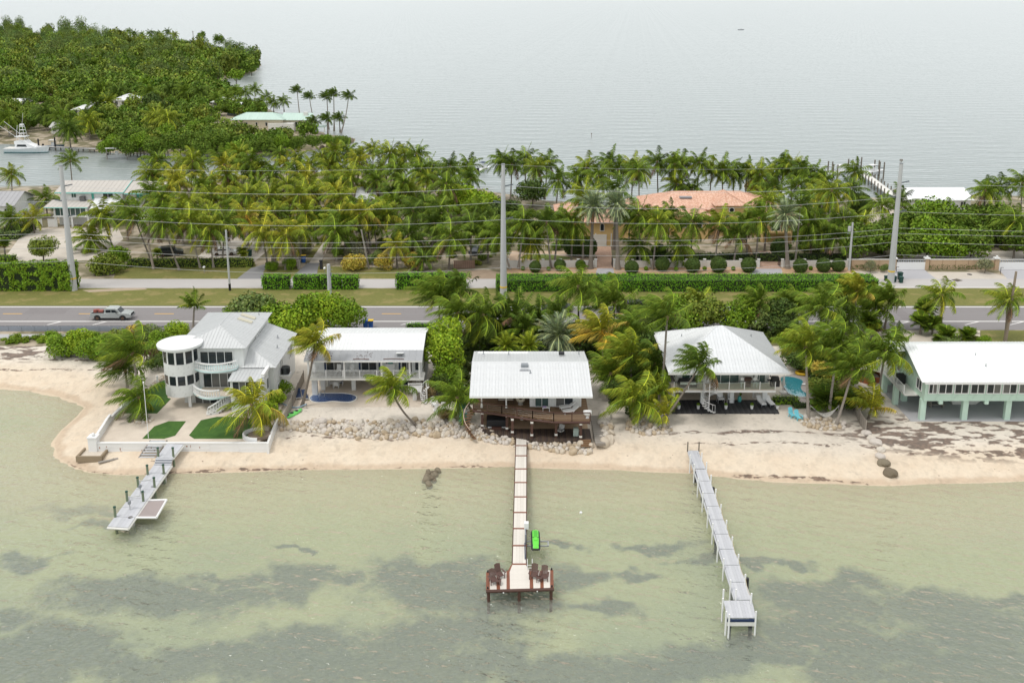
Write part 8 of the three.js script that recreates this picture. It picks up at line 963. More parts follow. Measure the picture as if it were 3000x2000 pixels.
setting('stone_terrace', slabG(flat([[2284, 1180], [2300, 1100], [2340, 1092], [2385, 1100], [2402, 1130], [2400, 1175], [2360, 1186]], LAND), LAND + 0.02, 0.3), texMat(gravelTex, 4, [0.62, 0.62, 0.68]));
{ const t = pool('long kidney shaped dark blue pool in the second house yard', [[908, 1166], [925, 1155], [960, 1153], [1010, 1154], [1038, 1160], [1042, 1170], [1025, 1178], [1000, 1178], [975, 1176], [950, 1179], [925, 1179], [912, 1175]], paint(0.008, 0.06, 0.21), M.offwhite, LAND + 0.02); for (const s of [-1.6, -1.1]) part(t, 'ladder_rail', tubeG([[s, 0, -1], [s, 0.75, -0.95], [s, 0.75, -0.7], [s, 0.1, -0.6]], 0.025, 12, 6), M.steel); }
{ const t = pool('turquoise kidney pool on the stone terrace beside the hip roof house', [[2290, 1108], [2305, 1104], [2330, 1107], [2350, 1114], [2352, 1126], [2347, 1134], [2352, 1146], [2368, 1156], [2362, 1163], [2335, 1162], [2312, 1154], [2300, 1138], [2291, 1122]], paint(0.02, 0.22, 0.27), M.concrete, LAND + 0.02); part(t, 'skimmer', boxG(0.4, 0.06, 0.4, 1.3, 0.14, -0.6), M.whiteTrim); }
// ---------- seats ----------
function adirondack(label, p, turn, m, group) { // slanted slat chair, front toward +z
  const t = thing('adirondack_chair', label, 'chair', p, turn, group); for (let k = 0; k < 5; k++) bl(t, 'back_slat', m, 0.1, 0.85 - Math.abs(k - 2) * 0.06, 0.03, (k - 2) * 0.115, 0.72, -0.42, -0.38); bl(t, 'seat', m, 0.56, 0.05, 0.6, 0, 0.33, 0.0, 0.16); for (const s of [-1, 1]) { bl(t, 'arm', m, 0.14, 0.04, 0.75, s * 0.37, 0.58, 0.02); bl(t, 'leg', m, 0.06, 0.58, 0.08, s * 0.34, 0.29, 0.32); bl(t, 'leg', m, 0.05, 0.34, 0.1, s * 0.28, 0.15, -0.32, 0.5); } return t; }
function lounger(label, p, turn, m, cushion, group) { const t = thing('sun_lounger', label, 'sun lounger', p, turn, group); bl(t, 'frame', m, 0.68, 0.07, 1.3, 0, 0.3, 0.3); bl(t, 'cushion', cushion, 0.64, 0.1, 1.26, 0, 0.385, 0.3); bl(t, 'backrest', cushion, 0.64, 0.1, 0.8, 0, 0.58, -0.62, 0.6); for (const s of [-0.28, 0.28]) for (const z of [-0.25, 0.85]) bl(t, 'leg', m, 0.05, 0.28, 0.05, s, 0.14, z); return t; }
function chair(label, p, turn, m, seat, group, s = 1) { const t = thing('arm_chair', label, 'chair', p, turn, group); bl(t, 'seat', seat, 0.56 * s, 0.12, 0.56 * s, 0, 0.42 * s, 0); bl(t, 'backrest', seat, 0.56 * s, 0.5 * s, 0.1, 0, 0.72 * s, -0.26 * s, -0.12); for (const x of [-1, 1]) { bl(t, 'arm', m, 0.06, 0.05, 0.56 * s, x * 0.3 * s, 0.62 * s, 0); for (const z of [-1, 1]) bl(t, 'leg', m, 0.05, 0.62 * s, 0.05, x * 0.3 * s, 0.31 * s, z * 0.26 * s); } return t; }
function tableAt(label, p, r, h, m, group) { const t = thing('patio_table', label, 'table', p, 0, group); part(t, 'table_top', cylG(r, r, 0.05, 0, h, 0, 18), m); for (const [x, z] of [[1, 1], [1, -1], [-1, 1], [-1, -1]]) bl(t, 'leg', m, 0.05, h, 0.05, x * r * 0.55, h / 2, z * r * 0.55); return t; }
const on = (u, v, h = 0) => at(u, v, LAND + h).toArray(), dk = (u, v) => at(u, v, 1.2).toArray(), grey = worn(0.11, 0.06, 0.05, 0.5);
[[1446, 1707, 0.35, 'brown slat chair at the front left of the dock platform'], [1464, 1691, 0.5, 'brown slat chair at the rear left of the dock platform'], [1564, 1692, -0.2, 'brown slat chair right of the dock walkway'], [1594, 1697, -0.15, 'brown slat chair at the right end of the dock platform']].forEach(([u, v, a, l]) => adirondack(l, dk(u, v), a, grey, 'chairs on the dock platform'));
[[1460, 1712, 'small brown table between the left dock chairs'], [1579, 1703, 'small brown table between the right dock chairs']].forEach(([u, v, l]) => { const t = thing('side_table', l, 'table', dk(u, v)); bl(t, 'table_top', grey, 0.5, 0.04, 0.45, 0, 0.42, 0); for (const [x, z] of [[1, 1], [1, -1], [-1, 1], [-1, -1]]) bl(t, 'leg', grey, 0.05, 0.4, 0.05, x * 0.2, 0.2, z * 0.17); });
{ const t = thing('dock_ladder', 'white tubular swim ladder beside the platform neck', 'ladder', dk(1552, 1662)); for (const s of [-0.22, 0.22]) part(t, 'rail', tubeG([[s, -0.9, 0.3], [s, 0.5, 0.3], [s, 0.85, 0], [s, 0.4, -0.25]], 0.03, 14, 6), M.whiteTrim); for (let k = 0; k < 5; k++) part(t, 'rung', barG([-0.22, -0.7 + k * 0.28, 0.3], [0.22, -0.7 + k * 0.28, 0.3], 0.025), M.whiteTrim); }
[[2321, 1222, 0.3, 'aqua slat chair on the sand, left of the pair'], [2339, 1229, 0.3, 'aqua slat chair on the sand, right of the pair']].forEach(([u, v, a, l]) => adirondack(l, on(u, v), a, M.aqua, 'aqua beach chairs')); [[1272, 1190, 'white slat chair behind the staircase on the sand'], [1280, 1212, 'white slat chair at the rock wall corner, left one'], [1296, 1206, 'white slat chair at the rock wall corner, right one']].forEach(([u, v, l], i) => adirondack(l, on(u, v), 0.4 - i * 0.3, M.whiteTrim, 'white beach chairs'));
lounger('navy cushioned lounger against the fence of the second house', on(874, 1163), 0.25, M.whiteTrim, M.navy, 'navy loungers'); lounger('navy cushioned lounger nearer the leaning palm trunk', on(893, 1166), 0.35, M.whiteTrim, M.navy, 'navy loungers'); lounger('white lounger on the black deck, left of the pair', on(2230, 1184, 0.15), 0.18, M.greySteel, M.whiteTrim, 'white deck loungers'); lounger('white lounger on the black deck, right of the pair', on(2255, 1184, 0.15), 0.18, M.greySteel, M.whiteTrim, 'white deck loungers'); lounger('white lounger on the brown deck by the sliding door', on(1662, 1197, 2.62), -1.2, M.whiteTrim, M.whiteTrim, 'loungers on the brown deck'); lounger('white lounger on the brown deck by the railing', on(1672, 1209, 2.62), -1.2, M.whiteTrim, M.whiteTrim, 'loungers on the brown deck');
chair('white cushioned armchair on the black deck, left of the small table', on(2111, 1178, 0.15), 0.1, M.steel, M.whiteTrim, 'deck armchairs', 1.3); chair('white cushioned armchair on the black deck, right of the small table', on(2141, 1178, 0.15), -0.1, M.steel, M.whiteTrim, 'deck armchairs', 1.3); tableAt('small table between the white deck armchairs', on(2126, 1180, 0.15), 0.28, 0.45, M.greyWood);
tableAt('white table under the second house', on(985, 1132), 0.7, 0.72, M.whiteTrim); [[973, 1130, 1.5, 'white chair left of the table under the second house'], [998, 1128, -1.5, 'navy backed chair right of the table under the second house'], [985, 1136, 3.14, 'white chair in front of the table under the second house']].forEach(([u, v, a, l]) => chair(l, on(u, v), a, M.whiteTrim, l.startsWith('navy') ? M.navy : M.whiteTrim, 'chairs under the second house'));
{ const t = thing('garden_bench', 'white garden bench with navy cushions under the second house', 'bench', on(1180, 1132)); bl(t, 'seat', M.navy, 1.5, 0.12, 0.5, 0, 0.42, 0); bl(t, 'backrest', M.navy, 1.5, 0.45, 0.1, 0, 0.72, -0.22); for (let k = 0; k < 9; k++) bl(t, 'slat', M.whiteTrim, 0.08, 0.36, 0.03, -0.68 + k * 0.17, 0.2, 0.27); for (const s of [-0.72, 0.72]) bl(t, 'arm', M.whiteTrim, 0.08, 0.65, 0.55, s, 0.33, 0); }
[[921, 1088, 'white rocking chair at the left end of the picket balcony'], [998, 1084, 'white rocking chair by the first balcony window'], [1036, 1084, 'white rocking chair left of the middle balcony window'], [1146, 1083, 'white heart backed bench on the balcony']].forEach(([u, v, l]) => { const q = at(u, v, LAND + 2.7), t = thing('rocking_chair', l, 'chair', [q.x, LAND + 2.7, -120.3]); bl(t, 'seat', M.whiteTrim, 0.55, 0.06, 0.5, 0, 0.42, 0); bl(t, 'backrest', M.whiteTrim, l.includes('heart') ? 1.2 : 0.55, 0.8, 0.05, 0, 0.85, -0.26, -0.2); for (const s of [-0.28, 0.28]) { bl(t, 'arm', M.whiteTrim, 0.06, 0.04, 0.5, s, 0.65, 0); bl(t, 'rocker', M.whiteTrim, 0.05, 0.05, 0.9, s, 0.03, 0); bl(t, 'leg', M.whiteTrim, 0.05, 0.62, 0.05, s, 0.33, 0.2); bl(t, 'leg', M.whiteTrim, 0.05, 0.42, 0.05, s, 0.22, -0.2); } });
// brown deck furniture
[[1470, 1176, 'striped cushion sofa chair on the porch, left of the post'], [1494, 1176, 'striped cushion sofa chair on the porch, right of the post']].forEach(([u, v, l]) => chair(l, [at(u, v, LAND + 2.62).x, LAND + 2.62, -111.3], 0, M.woodDark, worn(0.5, 0.47, 0.44, 0.2), 'porch sofa chairs', 1.35)); { const t = thing('egg_chair', 'round pale egg chair on the porch of the brown deck', 'chair', [at(1525, 1180, LAND + 2.62).x, LAND + 2.62, -110.9]); part(t, 'shell', new THREE.SphereGeometry(0.55, 16, 12, 0, 6.283, 0.6, 2.2).rotateX(0.9).translate(0, 0.75, 0), worn(0.6, 0.55, 0.45, 0.3, { side: THREE.DoubleSide })); part(t, 'base', cylG(0.35, 0.2, 0.3, 0, 0.15, 0), M.greyWood); } { const t = thing('round_chair', 'white round shell chair at the right end of the brown deck', 'chair', on(1721, 1224, 2.62)); part(t, 'shell', new THREE.SphereGeometry(0.5, 14, 10, 0, 6.283, 1.2, 1.9).rotateX(-0.5).translate(0, 0.75, 0), paint(0.75, 0.75, 0.74, { side: THREE.DoubleSide })); part(t, 'pedestal', cylG(0.2, 0.06, 0.4, 0, 0.2, 0), M.whiteTrim); }
{ const t = thing('towel_table', 'small table with a violet towel on the brown deck', 'table', on(1600, 1204, 2.62)); bl(t, 'table_top', M.whiteTrim, 0.9, 0.05, 0.5, 0, 0.5, 0); bl(t, 'towel', paint(0.4, 0.3, 0.5), 0.45, 0.06, 0.4, -0.2, 0.56, 0); for (const s of [-0.38, 0.38]) bl(t, 'leg', M.whiteTrim, 0.06, 0.5, 0.4, s, 0.25, 0); }
{ const t = thing('hot_tub', 'black covered hot tub with a pale trim and step under the brown deck', 'hot tub', on(1455, 1252, 0.2)); bl(t, 'shell', M.black, 2.4, 0.85, 1.7, 0, 0.43, -0.6); bl(t, 'cover', M.dark, 2.3, 0.14, 1.6, 0, 0.93, -0.6); bl(t, 'trim', M.whiteTrim, 2.1, 0.1, 0.04, 0, 0.15, 0.28); bl(t, 'step', M.woodDark, 1.2, 0.3, 0.4, 0, 0.15, 0.55); }
chair('dark armchair on the plank deck below the brown railing', on(1642, 1272, 0.25), -0.6, M.black, worn(0.5, 0.5, 0.5, 0.3), null, 1.2); { const t = thing('grill_cart', 'pale green grill cart on the plank deck', 'grill', on(1687, 1275, 0.25)); bl(t, 'cabinet', paint(0.42, 0.5, 0.45), 0.6, 0.7, 0.5, 0, 0.35, 0); bl(t, 'lid', paint(0.35, 0.42, 0.38), 0.58, 0.25, 0.48, 0, 0.83, 0); bl(t, 'shelf', M.greyWood, 0.3, 0.04, 0.4, 0.45, 0.65, 0); }
{ const t = thing('curved_stair', 'curved brown stair with a pale handrail at the left end of the brown deck', 'staircase', [at(1384, 1215, LAND + 1.2).x, LAND, -109.4]); const hp = []; for (let i = 0; i < 11; i++) { const a = 2.2 + i * 0.2, x = Math.cos(a) * 1.6 + 0.7, z = -Math.sin(a) * 1.6 + 1.1, y = 2.5 - i * 0.23; bl(t, 'tread', M.wood, 0.9, 0.06, 0.34, x + 0.4, y, z, 0, 0.2 * i); hp.push([x, y + 0.95, z]); part(t, 'baluster', barG([x, y, z], [x, y + 0.95, z], 0.02, 5), M.woodDark); } part(t, 'hand_rail', tubeG(hp, 0.045, 30, 6), paint(0.55, 0.42, 0.34)); }
[[1350, 1246, 0, 'striped teal paddle board leaning beside the palm, left one'], [1360, 1248, 1, 'darker green paddle board leaning beside the palm, right one']].forEach(([u, v, k, l]) => { const t = thing('paddle_board', l, 'paddle board', on(u, v, -0.3)); part(t, 'board', new THREE.SphereGeometry(1, 16, 10).scale(0.36, 1.5, 0.06).rotateX(-0.35).translate(0, 1.35, -0.4), k ? M.teal : paint(0.25, 0.6, 0.55)); for (const y of [0.5, 1.3]) part(t, 'stripe', new THREE.SphereGeometry(1, 14, 6, 0, 6.283, 1.2, 0.35).scale(0.37, 1.5, 0.07).rotateX(-0.35).translate(0, y + (k ? 0.2 : 0), -0.4 - (y - 1.3) * 0.02), M.whiteTrim); });
// kayak
{ const p = at(856, 1216), t = thing('kayak', 'lime green sit-on-top kayak on the sand by the fence', 'kayak', [p.x, LAND, p.z], -0.55), g = new THREE.SphereGeometry(1, 24, 12); const a = g.attributes.position; for (let i = 0; i < a.count; i++) { const z = a.getZ(i), k = Math.pow(1 - z * z * 0.96, 0.15); a.setXYZ(i, a.getX(i) * 0.42 * k, Math.max(-0.1, a.getY(i) * 0.22) + 0.12 + 0.12 * z * z * z * z, z * 1.75); } g.computeVertexNormals(); part(t, 'hull', g, paint(0.16, 0.62, 0.13, { roughness: 0.4 })); for (const z of [-0.75, 0.05, 0.85]) part(t, 'seat_well', cylG(0.2, 0.22, 0.06, 0, 0.34, z, 12), M.black); part(t, 'handle', boxG(0.1, 0.05, 0.08, 0, 0.4, 1.6), M.black); const q = at(862, 1196), h = thing('hammock_sling', 'blue grey hammock sling behind the green kayak', 'sling', [q.x, LAND, q.z], -0.5); part(h, 'sling', tubeG([[-1.6, 0.5, 0.4], [-0.6, 0.12, 0.1], [0.4, 0.15, -0.2], [1.4, 0.6, -0.7]], 0.09, 16, 6), paint(0.28, 0.38, 0.48)); part(h, 'post', barG([-1.6, 0, 0.4], [-1.6, 0.6, 0.4], 0.04), M.greyWood); part(h, 'post', barG([1.4, 0, -0.7], [1.4, 0.7, -0.7], 0.04), M.greyWood); }
// hip roof house furniture
const bal = (u, v, z) => [at(u, v, LAND + 2.72).x, LAND + 2.72, z];
{ const t = thing('corner_sofa', 'dark wicker corner sofa with white cushions on the glass balcony', 'sofa', bal(2010, 1120, -116.2)); bl(t, 'base', M.black, 2.2, 0.4, 0.8, 0, 0.2, 0); bl(t, 'backrest', M.black, 2.2, 0.5, 0.15, 0, 0.65, -0.4); bl(t, 'armrest', M.black, 0.2, 0.6, 0.8, -1.1, 0.35, 0); bl(t, 'cushion', M.whiteTrim, 2.0, 0.15, 0.7, 0, 0.47, 0.02); }
{ const t = thing('bar_table', 'high brown bar table on the glass balcony', 'table', bal(2182, 1118, -116.2)); bl(t, 'table_top', M.woodDark, 1.0, 0.08, 0.9, 0, 1.05, 0); bl(t, 'pedestal', M.woodDark, 0.7, 1.0, 0.6, 0, 0.5, 0); } [[2168, 'white bar stool left of the high table'], [2204, 'white bar stool right of the high table'], [2212, 'white bar stool behind the high table']].forEach(([u, l], i) => { const t = thing('bar_stool', l, 'stool', bal(u, 1120, -115.9 - (i === 2 ? 0.9 : 0)), 0, 'bar stools'); bl(t, 'seat', M.whiteTrim, 0.42, 0.06, 0.42, 0, 0.7, 0); bl(t, 'backrest', M.whiteTrim, 0.42, 0.4, 0.05, 0, 1.0, -0.2); for (const [x, z] of [[1, 1], [1, -1], [-1, 1], [-1, -1]]) bl(t, 'leg', M.whiteTrim, 0.04, 0.7, 0.04, x * 0.18, 0.35, z * 0.18); });
{ const t = thing('gas_grill', 'black gas grill at the right end of the glass balcony', 'grill', bal(2258, 1112, -116.3)); bl(t, 'cabinet', M.black, 1.1, 0.8, 0.6, 0, 0.4, 0); bl(t, 'lid', M.black, 0.9, 0.4, 0.6, 0, 1.0, 0, 0.15); bl(t, 'side_shelf', M.dark, 0.4, 0.05, 0.5, -0.75, 0.8, 0); }
[[1989, 'white pot at the left end of the black deck edge'], [2046, 'white pot on the black deck, second from its left end'], [2127, 'white pot in the middle of the black deck edge'], [2203, 'white pot on the black deck before the loungers'], [2278, 'white pot at the right end of the black deck edge']].forEach(([u, l]) => { const t = thing('plant_pot', l, 'plant pot', on(u, 1197, 0.15)); part(t, 'pot', cylG(0.16, 0.22, 0.45, 0, 0.23, 0), M.whiteTrim); const o = part(t, 'plant', BALL[0], LF.bush); o.scale.setScalar(0.2); o.position.y = 0.58; });
{ const t = thing('play_pen', 'round white picket playpen under the glass balcony', 'playpen', on(2225, 1166, 0.12)); for (let i = 0; i < 8; i++) { const a = i / 8 * 6.283, b = (i + 1) / 8 * 6.283, p = [Math.cos(a) * 0.85, Math.sin(a) * 0.6], q = [Math.cos(b) * 0.85, Math.sin(b) * 0.6]; for (const y of [0.06, 0.82]) part(t, 'rail', barG([p[0], y, p[1]], [q[0], y, q[1]], 0.03), M.whiteTrim); part(t, 'post', barG([p[0], 0, p[1]], [p[0], 0.86, p[1]], 0.035), M.whiteTrim); part(t, 'bars', merge([1, 2, 3, 4].map((k) => barG([mixv(p[0], q[0], k / 5), 0.06, mixv(p[1], q[1], k / 5)], [mixv(p[0], q[0], k / 5), 0.82, mixv(p[1], q[1], k / 5)], 0.014, 4))), M.whiteTrim); } }
{ const t = thing('garden_vase', 'turquoise garden vase beside the white stilt', 'vase', on(2167, 1176, 0.15)); part(t, 'body', new THREE.LatheGeometry([[0.001, 0], [0.2, 0], [0.27, 0.3], [0.22, 0.6], [0.12, 0.7], [0.16, 0.78]].map((q) => new THREE.Vector2(...q)), 14), paint(0.08, 0.35, 0.33)); const o = part(t, 'plant', CROWN.fan[1][0][0], LEAF.green); o.position.y = 0.7; }
{ const t = thing('sun_umbrella', 'closed white umbrella on a round base by the turquoise pool', 'umbrella', on(2295, 1149)); part(t, 'base', cylG(0.5, 0.5, 0.1, 0, 0.05, 0, 18), M.offwhite); part(t, 'pole', cylG(0.04, 0.04, 2.6, 0, 1.3, 0, 8), M.offwhite); part(t, 'folded_canopy', cylG(0.24, 0.05, 1.5, 0, 1.75, 0, 10), M.offwhite); }
{ const a = at(2385, 1222), b = at(2448, 1226), t = thing('hammock', 'white rope hammock slung between two palms above the white rocks', 'hammock', [(a.x + b.x) / 2, LAND, (a.z + b.z) / 2]), P = [], w = (b.x - a.x) / 2; for (let i = 0; i < 10; i++) { const f = (u) => [-w + 2 * w * u, 1.1 - 0.75 * Math.sin(Math.PI * u), 0], s = (u) => 0.08 + 0.55 * Math.sin(Math.PI * u), p = f(i / 10), q = f((i + 1) / 10); P.push([[p[0], p[1], -s(i / 10)], [p[0], p[1], s(i / 10)], [q[0], q[1], s((i + 1) / 10)], [q[0], q[1], -s((i + 1) / 10)]]); } part(t, 'net', polyG(P), paint(0.66, 0.63, 0.58, { side: THREE.DoubleSide })); for (const s of [-1, 1]) part(t, 'rope', barG([s * w, 1.1, 0], [s * (w + 0.5), 1.5, -0.3], 0.03), M.offwhite); for (const s of [-1, 1]) part(t, 'stand_post', barG([s * (w + 0.5), 0, -0.3], [s * (w + 0.5), 1.6, -0.3], 0.05), M.greyWood); }
{ const t = thing('rusty_planter', 'rusty six sided steel planter holding the spreading palm', 'planter', on(2543, 1112)); for (let i = 0; i < 6; i++) { const a = i / 6 * 6.283 + 0.3; bl(t, 'side_plate', worn(0.33, 0.11, 0.045, 0.6, { roughness: 0.95 }), 1.75, 0.85, 0.06, Math.cos(a) * 1.5, 0.42, Math.sin(a) * 1.5, 0, Math.PI / 2 - a); } part(t, 'soil', new THREE.CylinderGeometry(1.6, 1.6, 0.5, 6).rotateY(0.3).translate(0, 0.35, 0), paint(0.12, 0.09, 0.07)); }
{ const t = thing('inflatable_ring', 'yellow and black inflatable ring behind the turquoise pool', 'float', on(2352, 1096)); part(t, 'ring', new THREE.TorusGeometry(0.6, 0.2, 8, 20).rotateX(Math.PI / 2).scale(1.3, 1, 1).translate(0, 0.2, 0), paint(0.6, 0.38, 0.02)); part(t, 'floor', cylG(0.5, 0.5, 0.06, 0, 0.08, 0), M.black); }
{ const t = thing('picnic_table', 'weathered picnic table in the shade under the mint house', 'table', [53, LAND + 0.05, -116.5]); bl(t, 'table_top', M.greyWood, 2, 0.08, 0.8, 0, 0.75, 0); for (const s of [-0.75, 0.75]) { bl(t, 'bench', M.greyWood, 2, 0.06, 0.3, 0, 0.45, s); bl(t, 'leg', M.greyWood, 0.1, 0.78, 1.5, s, 0.36, 0); } const b = thing('skiff', 'small white skiff stored under the mint house', 'boat', [57, LAND + 0.05, -117.2]); part(b, 'hull', prof([[-1.8, 0.55], [-1.6, 0.1], [1.2, 0.1], [1.9, 0.6]], 1.1, 0.1), M.offwhite); part(b, 'gunwale', boxG(3.4, 0.08, 1.2, 0, 0.62, 0), M.whiteTrim); part(b, 'bench', boxG(0.4, 0.05, 1.0, 0, 0.69, 0), M.woodDark); const c = thing('tyre_swing', 'dark tyre hanging under the mint house', 'tyre', [64.6, LAND + 0.4, -113.4]); part(c, 'tyre', new THREE.TorusGeometry(0.35, 0.13, 8, 16).rotateX(1.3).translate(0, 0.3, 0), M.rubber); part(c, 'rope', barG([0, 0.5, 0], [0, 2.4, 0], 0.02), M.greyWood); }
{ const t = thing('water_buoy', 'small white mooring buoy floating right of the middle dock', 'buoy', at(1702, 1503, 0).toArray()); part(t, 'ball', new THREE.SphereGeometry(0.16, 12, 8).translate(0, 0.06, 0), M.whiteTrim); part(t, 'ring', new THREE.TorusGeometry(0.05, 0.015, 6, 10).translate(0, 0.24, 0), M.steel); }
// ---------- jet ski on its lift ----------
{ const p = at(1569, 1590, 1.0), t = thing('jet_ski', 'bright green jet ski raised on a lift beside the middle dock', 'jet ski', [p.x, 0.95, p.z], Math.PI / 2 + Math.PI); t.scale.setScalar(0.86); const g = prof([[-1.5, 0.05], [-1.55, 0.4], [-0.6, 0.55], [0.4, 0.6], [1.3, 0.5], [1.6, 0.35], [1.2, 0.05]], 1.0, 0.16); part(t, 'hull', g, M.black); part(t, 'deck', prof([[-1.45, 0.5], [-1.4, 0.62], [0.3, 0.78], [1.2, 0.62], [1.55, 0.48]], 0.72, 0.14), M.green); part(t, 'seat', boxG(1.2, 0.2, 0.34, -0.5, 0.82, 0), paint(0.08, 0.42, 0.04)); part(t, 'handlebar', barG([0.35, 0.98, -0.35], [0.35, 0.98, 0.35], 0.03), M.black); part(t, 'cowl', boxG(0.5, 0.2, 0.4, 0.55, 0.85, 0, 0, 0, -0.25), M.green);
  const l = thing('jet_ski_lift', 'galvanised jet ski lift with a white motor box on the middle dock', 'boat lift', [p.x, 0, p.z]); part(l, 'cradle', merge([boxG(0.1, 0.1, 2.4, -0.35, 0.93, 0), boxG(0.1, 0.1, 2.4, 0.35, 0.93, 0), boxG(2.2, 0.1, 0.1, 0.1, 0.86, 0.3), boxG(2.2, 0.1, 0.1, 0.1, 0.86, -0.5), boxG(0.1, 0.1, 0.9, 1.2, 0.86, -0.1)]), M.steel); part(l, 'mast', boxG(0.16, 4.4, 0.16, -0.95, 0, 0.5), M.greySteel); part(l, 'motor_box', boxG(0.42, 0.6, 0.5, -0.85, 2.1, -1.3), M.whiteTrim); part(l, 'arm', boxG(0.12, 0.12, 1.9, -0.95, 1.8, -0.4), M.greySteel); part(l, 'pipe_rail', barG([-1.02, 1.3, 0.5], [-1.02, 1.3, 3.2], 0.05), M.navy); }
// ---------- boats beyond ----------
function hullG(L, W, H, rake = 0.5) { const P = [], n = 14, sec = (i, k) => { const u = i / n, w = W / 2 * Math.pow(1 - Math.pow(u, 3.2), 0.8) * (k === 0 ? 0.55 : 1), y = k === 0 ? -0.3 : H * (0.75 + 0.4 * u * u); return [-L / 2 + u * L * (k === 0 ? 0.93 : 1), y, w]; }; for (let i = 0; i < n; i++) { const a = sec(i, 0), b = sec(i + 1, 0), c = sec(i + 1, 1), d = sec(i, 1), m = (q) => [q[0], q[1], -q[2]]; P.push([a, b, c, d], [m(d), m(c), m(b), m(a)], [d, c, m(c), m(d)]); } const a = sec(0, 0), d = sec(0, 1); P.push([d, [d[0], d[1], -d[2]], [a[0], a[1], -a[2]], a]); return polyG(P); }
{ const p = at(82, 446, 0), t = thing('sport_fishing_yacht', 'large white sport fishing yacht with a tall tuna tower in the canal', 'yacht', p.toArray(), -0.06), gel = paint(0.78, 0.79, 0.8, { roughness: 0.25, side: THREE.DoubleSide });
  part(t, 'hull', hullG(14.8, 4.4, 1.9), gel); part(t, 'boot_stripe', hullG(14.6, 4.42, 0.1).translate(0, 0.12, 0), paint(0.05, 0.2, 0.22, { side: THREE.DoubleSide })); part(t, 'cabin', prof([[-3.4, 1.4], [-3.4, 3.1], [0.6, 3.1], [3.6, 1.9], [3.6, 1.5]], 3.2, 0.15), gel); for (const s of [-1, 1]) part(t, 'side_window', prof([[-2.9, 2.1], [-2.5, 2.8], [0.2, 2.8], [0.6, 2.1]], 0.04, 0.005).translate(0, 0, s * 1.62), M.glass); part(t, 'flybridge', prof([[-3.6, 3.1], [-3.6, 3.7], [0, 3.9], [0.9, 3.1]], 3.0, 0.12), gel); part(t, 'hardtop', boxG(3.6, 0.14, 2.9, -1.6, 5.3, 0), gel); for (const [x, z] of [[-3.2, 1.2], [-3.2, -1.2], [0, 1.2], [0, -1.2]]) part(t, 'tower_leg', barG([x, 3.2, z], [x * 0.5 - 0.8, 9, z * 0.5], 0.07), M.whiteTrim); for (const y of [6.3, 7.4, 8.5]) part(t, 'tower_platform', boxG(1.9 - (y - 6) * 0.2, 0.08, 1.7 - (y - 6) * 0.25, -1.2, y, 0), M.whiteTrim); part(t, 'tower_top', boxG(1.1, 0.5, 0.9, -1.2, 9.1, 0), gel); for (const s of [-1, 1]) part(t, 'outrigger', barG([0, 3.4, s * 1.5], [-8.5, 9.8, s * 2.4], 0.06), M.whiteTrim); part(t, 'antenna', barG([-1, 9, 0.3], [-0.2, 13, 0.3], 0.04), M.whiteTrim); part(t, 'cockpit', boxG(3.6, 0.1, 3.2, -5.4, 1.5, 0), M.offwhite); }
function skiff(label, u, v, L, turn, o = {}) { const t = thing('motor_boat', label, 'boat', at(u, v, 0).setY(o.y || 0).toArray(), turn), g = paint(...(o.c || [0.75, 0.76, 0.77]), { roughness: 0.3, side: THREE.DoubleSide }); part(t, 'hull', hullG(L, L * 0.3, 0.9), g); part(t, 'console', boxG(0.9, 1.1, 0.9, -0.3, 1.3, 0), M.whiteTrim); part(t, 'canopy', boxG(2, 0.08, 1.8, -0.4, 2.6, 0), o.top || M.whiteTrim); for (const [x, z] of [[0.5, 0.8], [0.5, -0.8], [-1.3, 0.8], [-1.3, -0.8]]) part(t, 'canopy_post', barG([x, 0.7, z], [x, 2.6, z], 0.04), M.steel); part(t, 'outboard', boxG(0.5, 1.2, 0.6, -L / 2 - 0.2, 0.7, 0), M.black); return t; }
skiff('dark blue centre console boat moored beside the canal yard', 158, 432, 7, 0.05, { c: [0.05, 0.09, 0.14] }); skiff('white motor boat under a small canal lift', 345, 462, 6, 0.2, { y: 0.3 }); skiff('big white motor boat on the bay lift, left of the far dock', 2465, 522, 11, 0.35, { y: 1.2 }); skiff('white motor boat on the lift right of the far dock', 2558, 522, 8, 0.4, { y: 1.3 }); skiff('white boat with a dark top behind the grove at the bay', 1418, 500, 6, 1.0, { top: M.navy }); skiff('tiny flats boat far out on the bay', 2172, 88, 8, 0.2, { c: [0.12, 0.14, 0.16] });
function jetty(name, label, a, b, w, y, m, n, ph = 1.1) { const A = at(...a, y), Bv = at(...b, y), d = Bv.clone().sub(A), L = Math.hypot(d.x, d.z), t = thing(name, label, 'dock', [A.x, 0, A.z], Math.atan2(-d.z, d.x)); for (let k = 0; k < n; k++) { bl(t, 'deck_section', m, L / n - 0.05, 0.15, w, L * (k + 0.5) / n, y, 0); for (const s of [-1, 1]) part(t, 'piling', cylG(0.17, 0.17, y + ph + 2, L * (k + 0.5) / n, (y + ph - 2) / 2, s * (w / 2 + 0.15), 8), M.pile); } return t; }
jetty('timber_dock', 'dark piled timber dock reaching into the bay from the sand cove', [2622, 576], [2538, 512], 2.2, 1.4, M.offwhite, 9); jetty('timber_dock', 'long low timber dock along the canal mangroves', [375, 447], [497, 452], 1.4, 1.0, M.greyWood, 6); jetty('timber_dock', 'pale concrete quay along the canal yard', [120, 428], [285, 436], 2.0, 1.1, M.concrete, 5, -0.2);
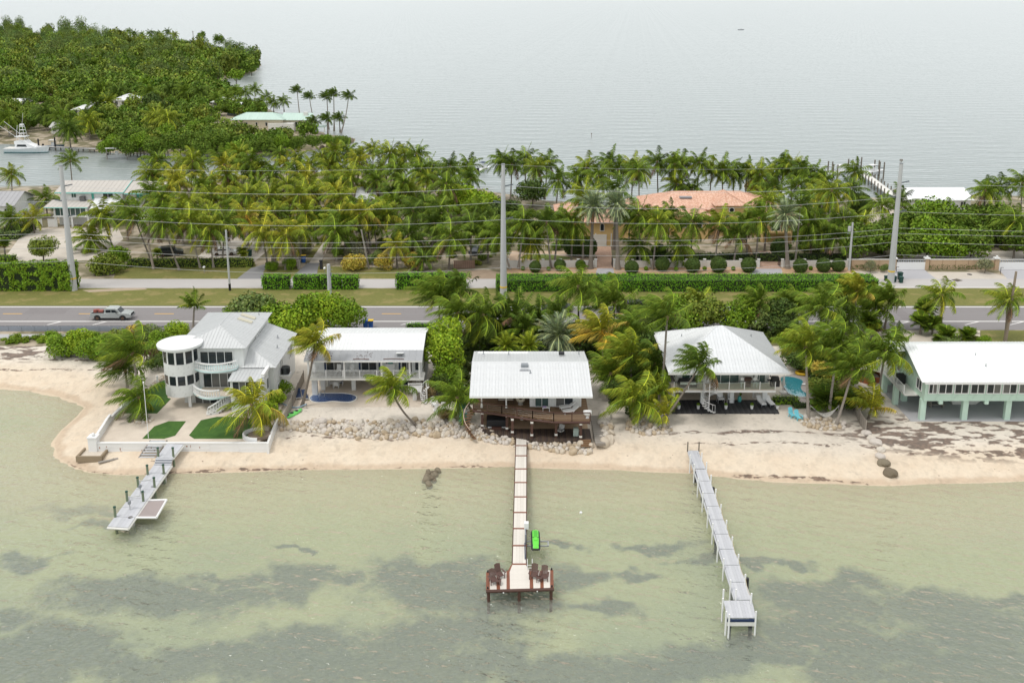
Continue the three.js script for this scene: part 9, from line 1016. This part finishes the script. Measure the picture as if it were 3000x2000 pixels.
[[2431, 522, 'pair of boat lift pilings at the left of the big bay boat'], [2446, 532, 'front pair of boat lift pilings at the big bay boat'], [2490, 515, 'rear pair of boat lift pilings at the big bay boat'], [2516, 508, 'tall pilings at the end of the far dock'], [2567, 518, 'tall lift pilings right of the far dock, left pair'], [2582, 524, 'tall lift pilings right of the far dock, right pair']].forEach(([u, v, l]) => { const t = thing('lift_pilings', l, 'pilings', at(u, v, 0).toArray()); for (const s of [-0.45, 0.45]) part(t, 'piling', cylG(0.2, 0.2, 6.5, s, 1.6, s, 8), M.pile); part(t, 'cross_beam', boxG(1.3, 0.2, 0.2, 0, 3.2, 0, -0.8), M.greySteel); });
{ const t = thing('boat_lift_frame', 'white framed boat lift in the canal', 'boat lift', at(345, 463, 0).toArray(), 0.2); for (const x of [-3, 3]) for (const z of [-1.6, 1.6]) part(t, 'piling', cylG(0.16, 0.16, 5, x, 1, z, 8), M.greyWood); for (const z of [-1.6, 1.6]) part(t, 'beam', boxG(6.6, 0.35, 0.35, 0, 3.5, z), M.whiteTrim); const c = thing('channel_marker', 'tiny channel marker post standing in the bay', 'channel marker', at(1733, 402, 0).toArray()); part(c, 'post', cylG(0.1, 0.1, 2.4, 0, 0.2, 0, 8), M.greyWood); part(c, 'board', boxG(0.5, 0.5, 0.1, 0, 1.3, 0), M.greyWood); const d = thing('channel_marker', 'pale marker frame in the bay right of the villa palms', 'channel marker', at(2640, 487, 0).toArray()); part(d, 'post', cylG(0.15, 0.15, 3, 0, 0.6, 0, 8), M.greyWood); part(d, 'board', boxG(1, 0.6, 0.1, 0, 1.9, 0), M.greyWood); }
for (const [u, v, l] of [[114, 445, 'dark mooring pile at the yacht bow'], [162, 440, 'dark mooring pile right of the yacht']]) { const t = thing('mooring_pile', l, 'mooring pile', at(u, v, 0).toArray()); part(t, 'pile', cylG(0.28, 0.28, 6, 0, 1.2, 0, 8), M.black); part(t, 'cap', cylG(0.32, 0.1, 0.3, 0, 4.3, 0, 8), M.dark); }
renderer.render(scene, camera);
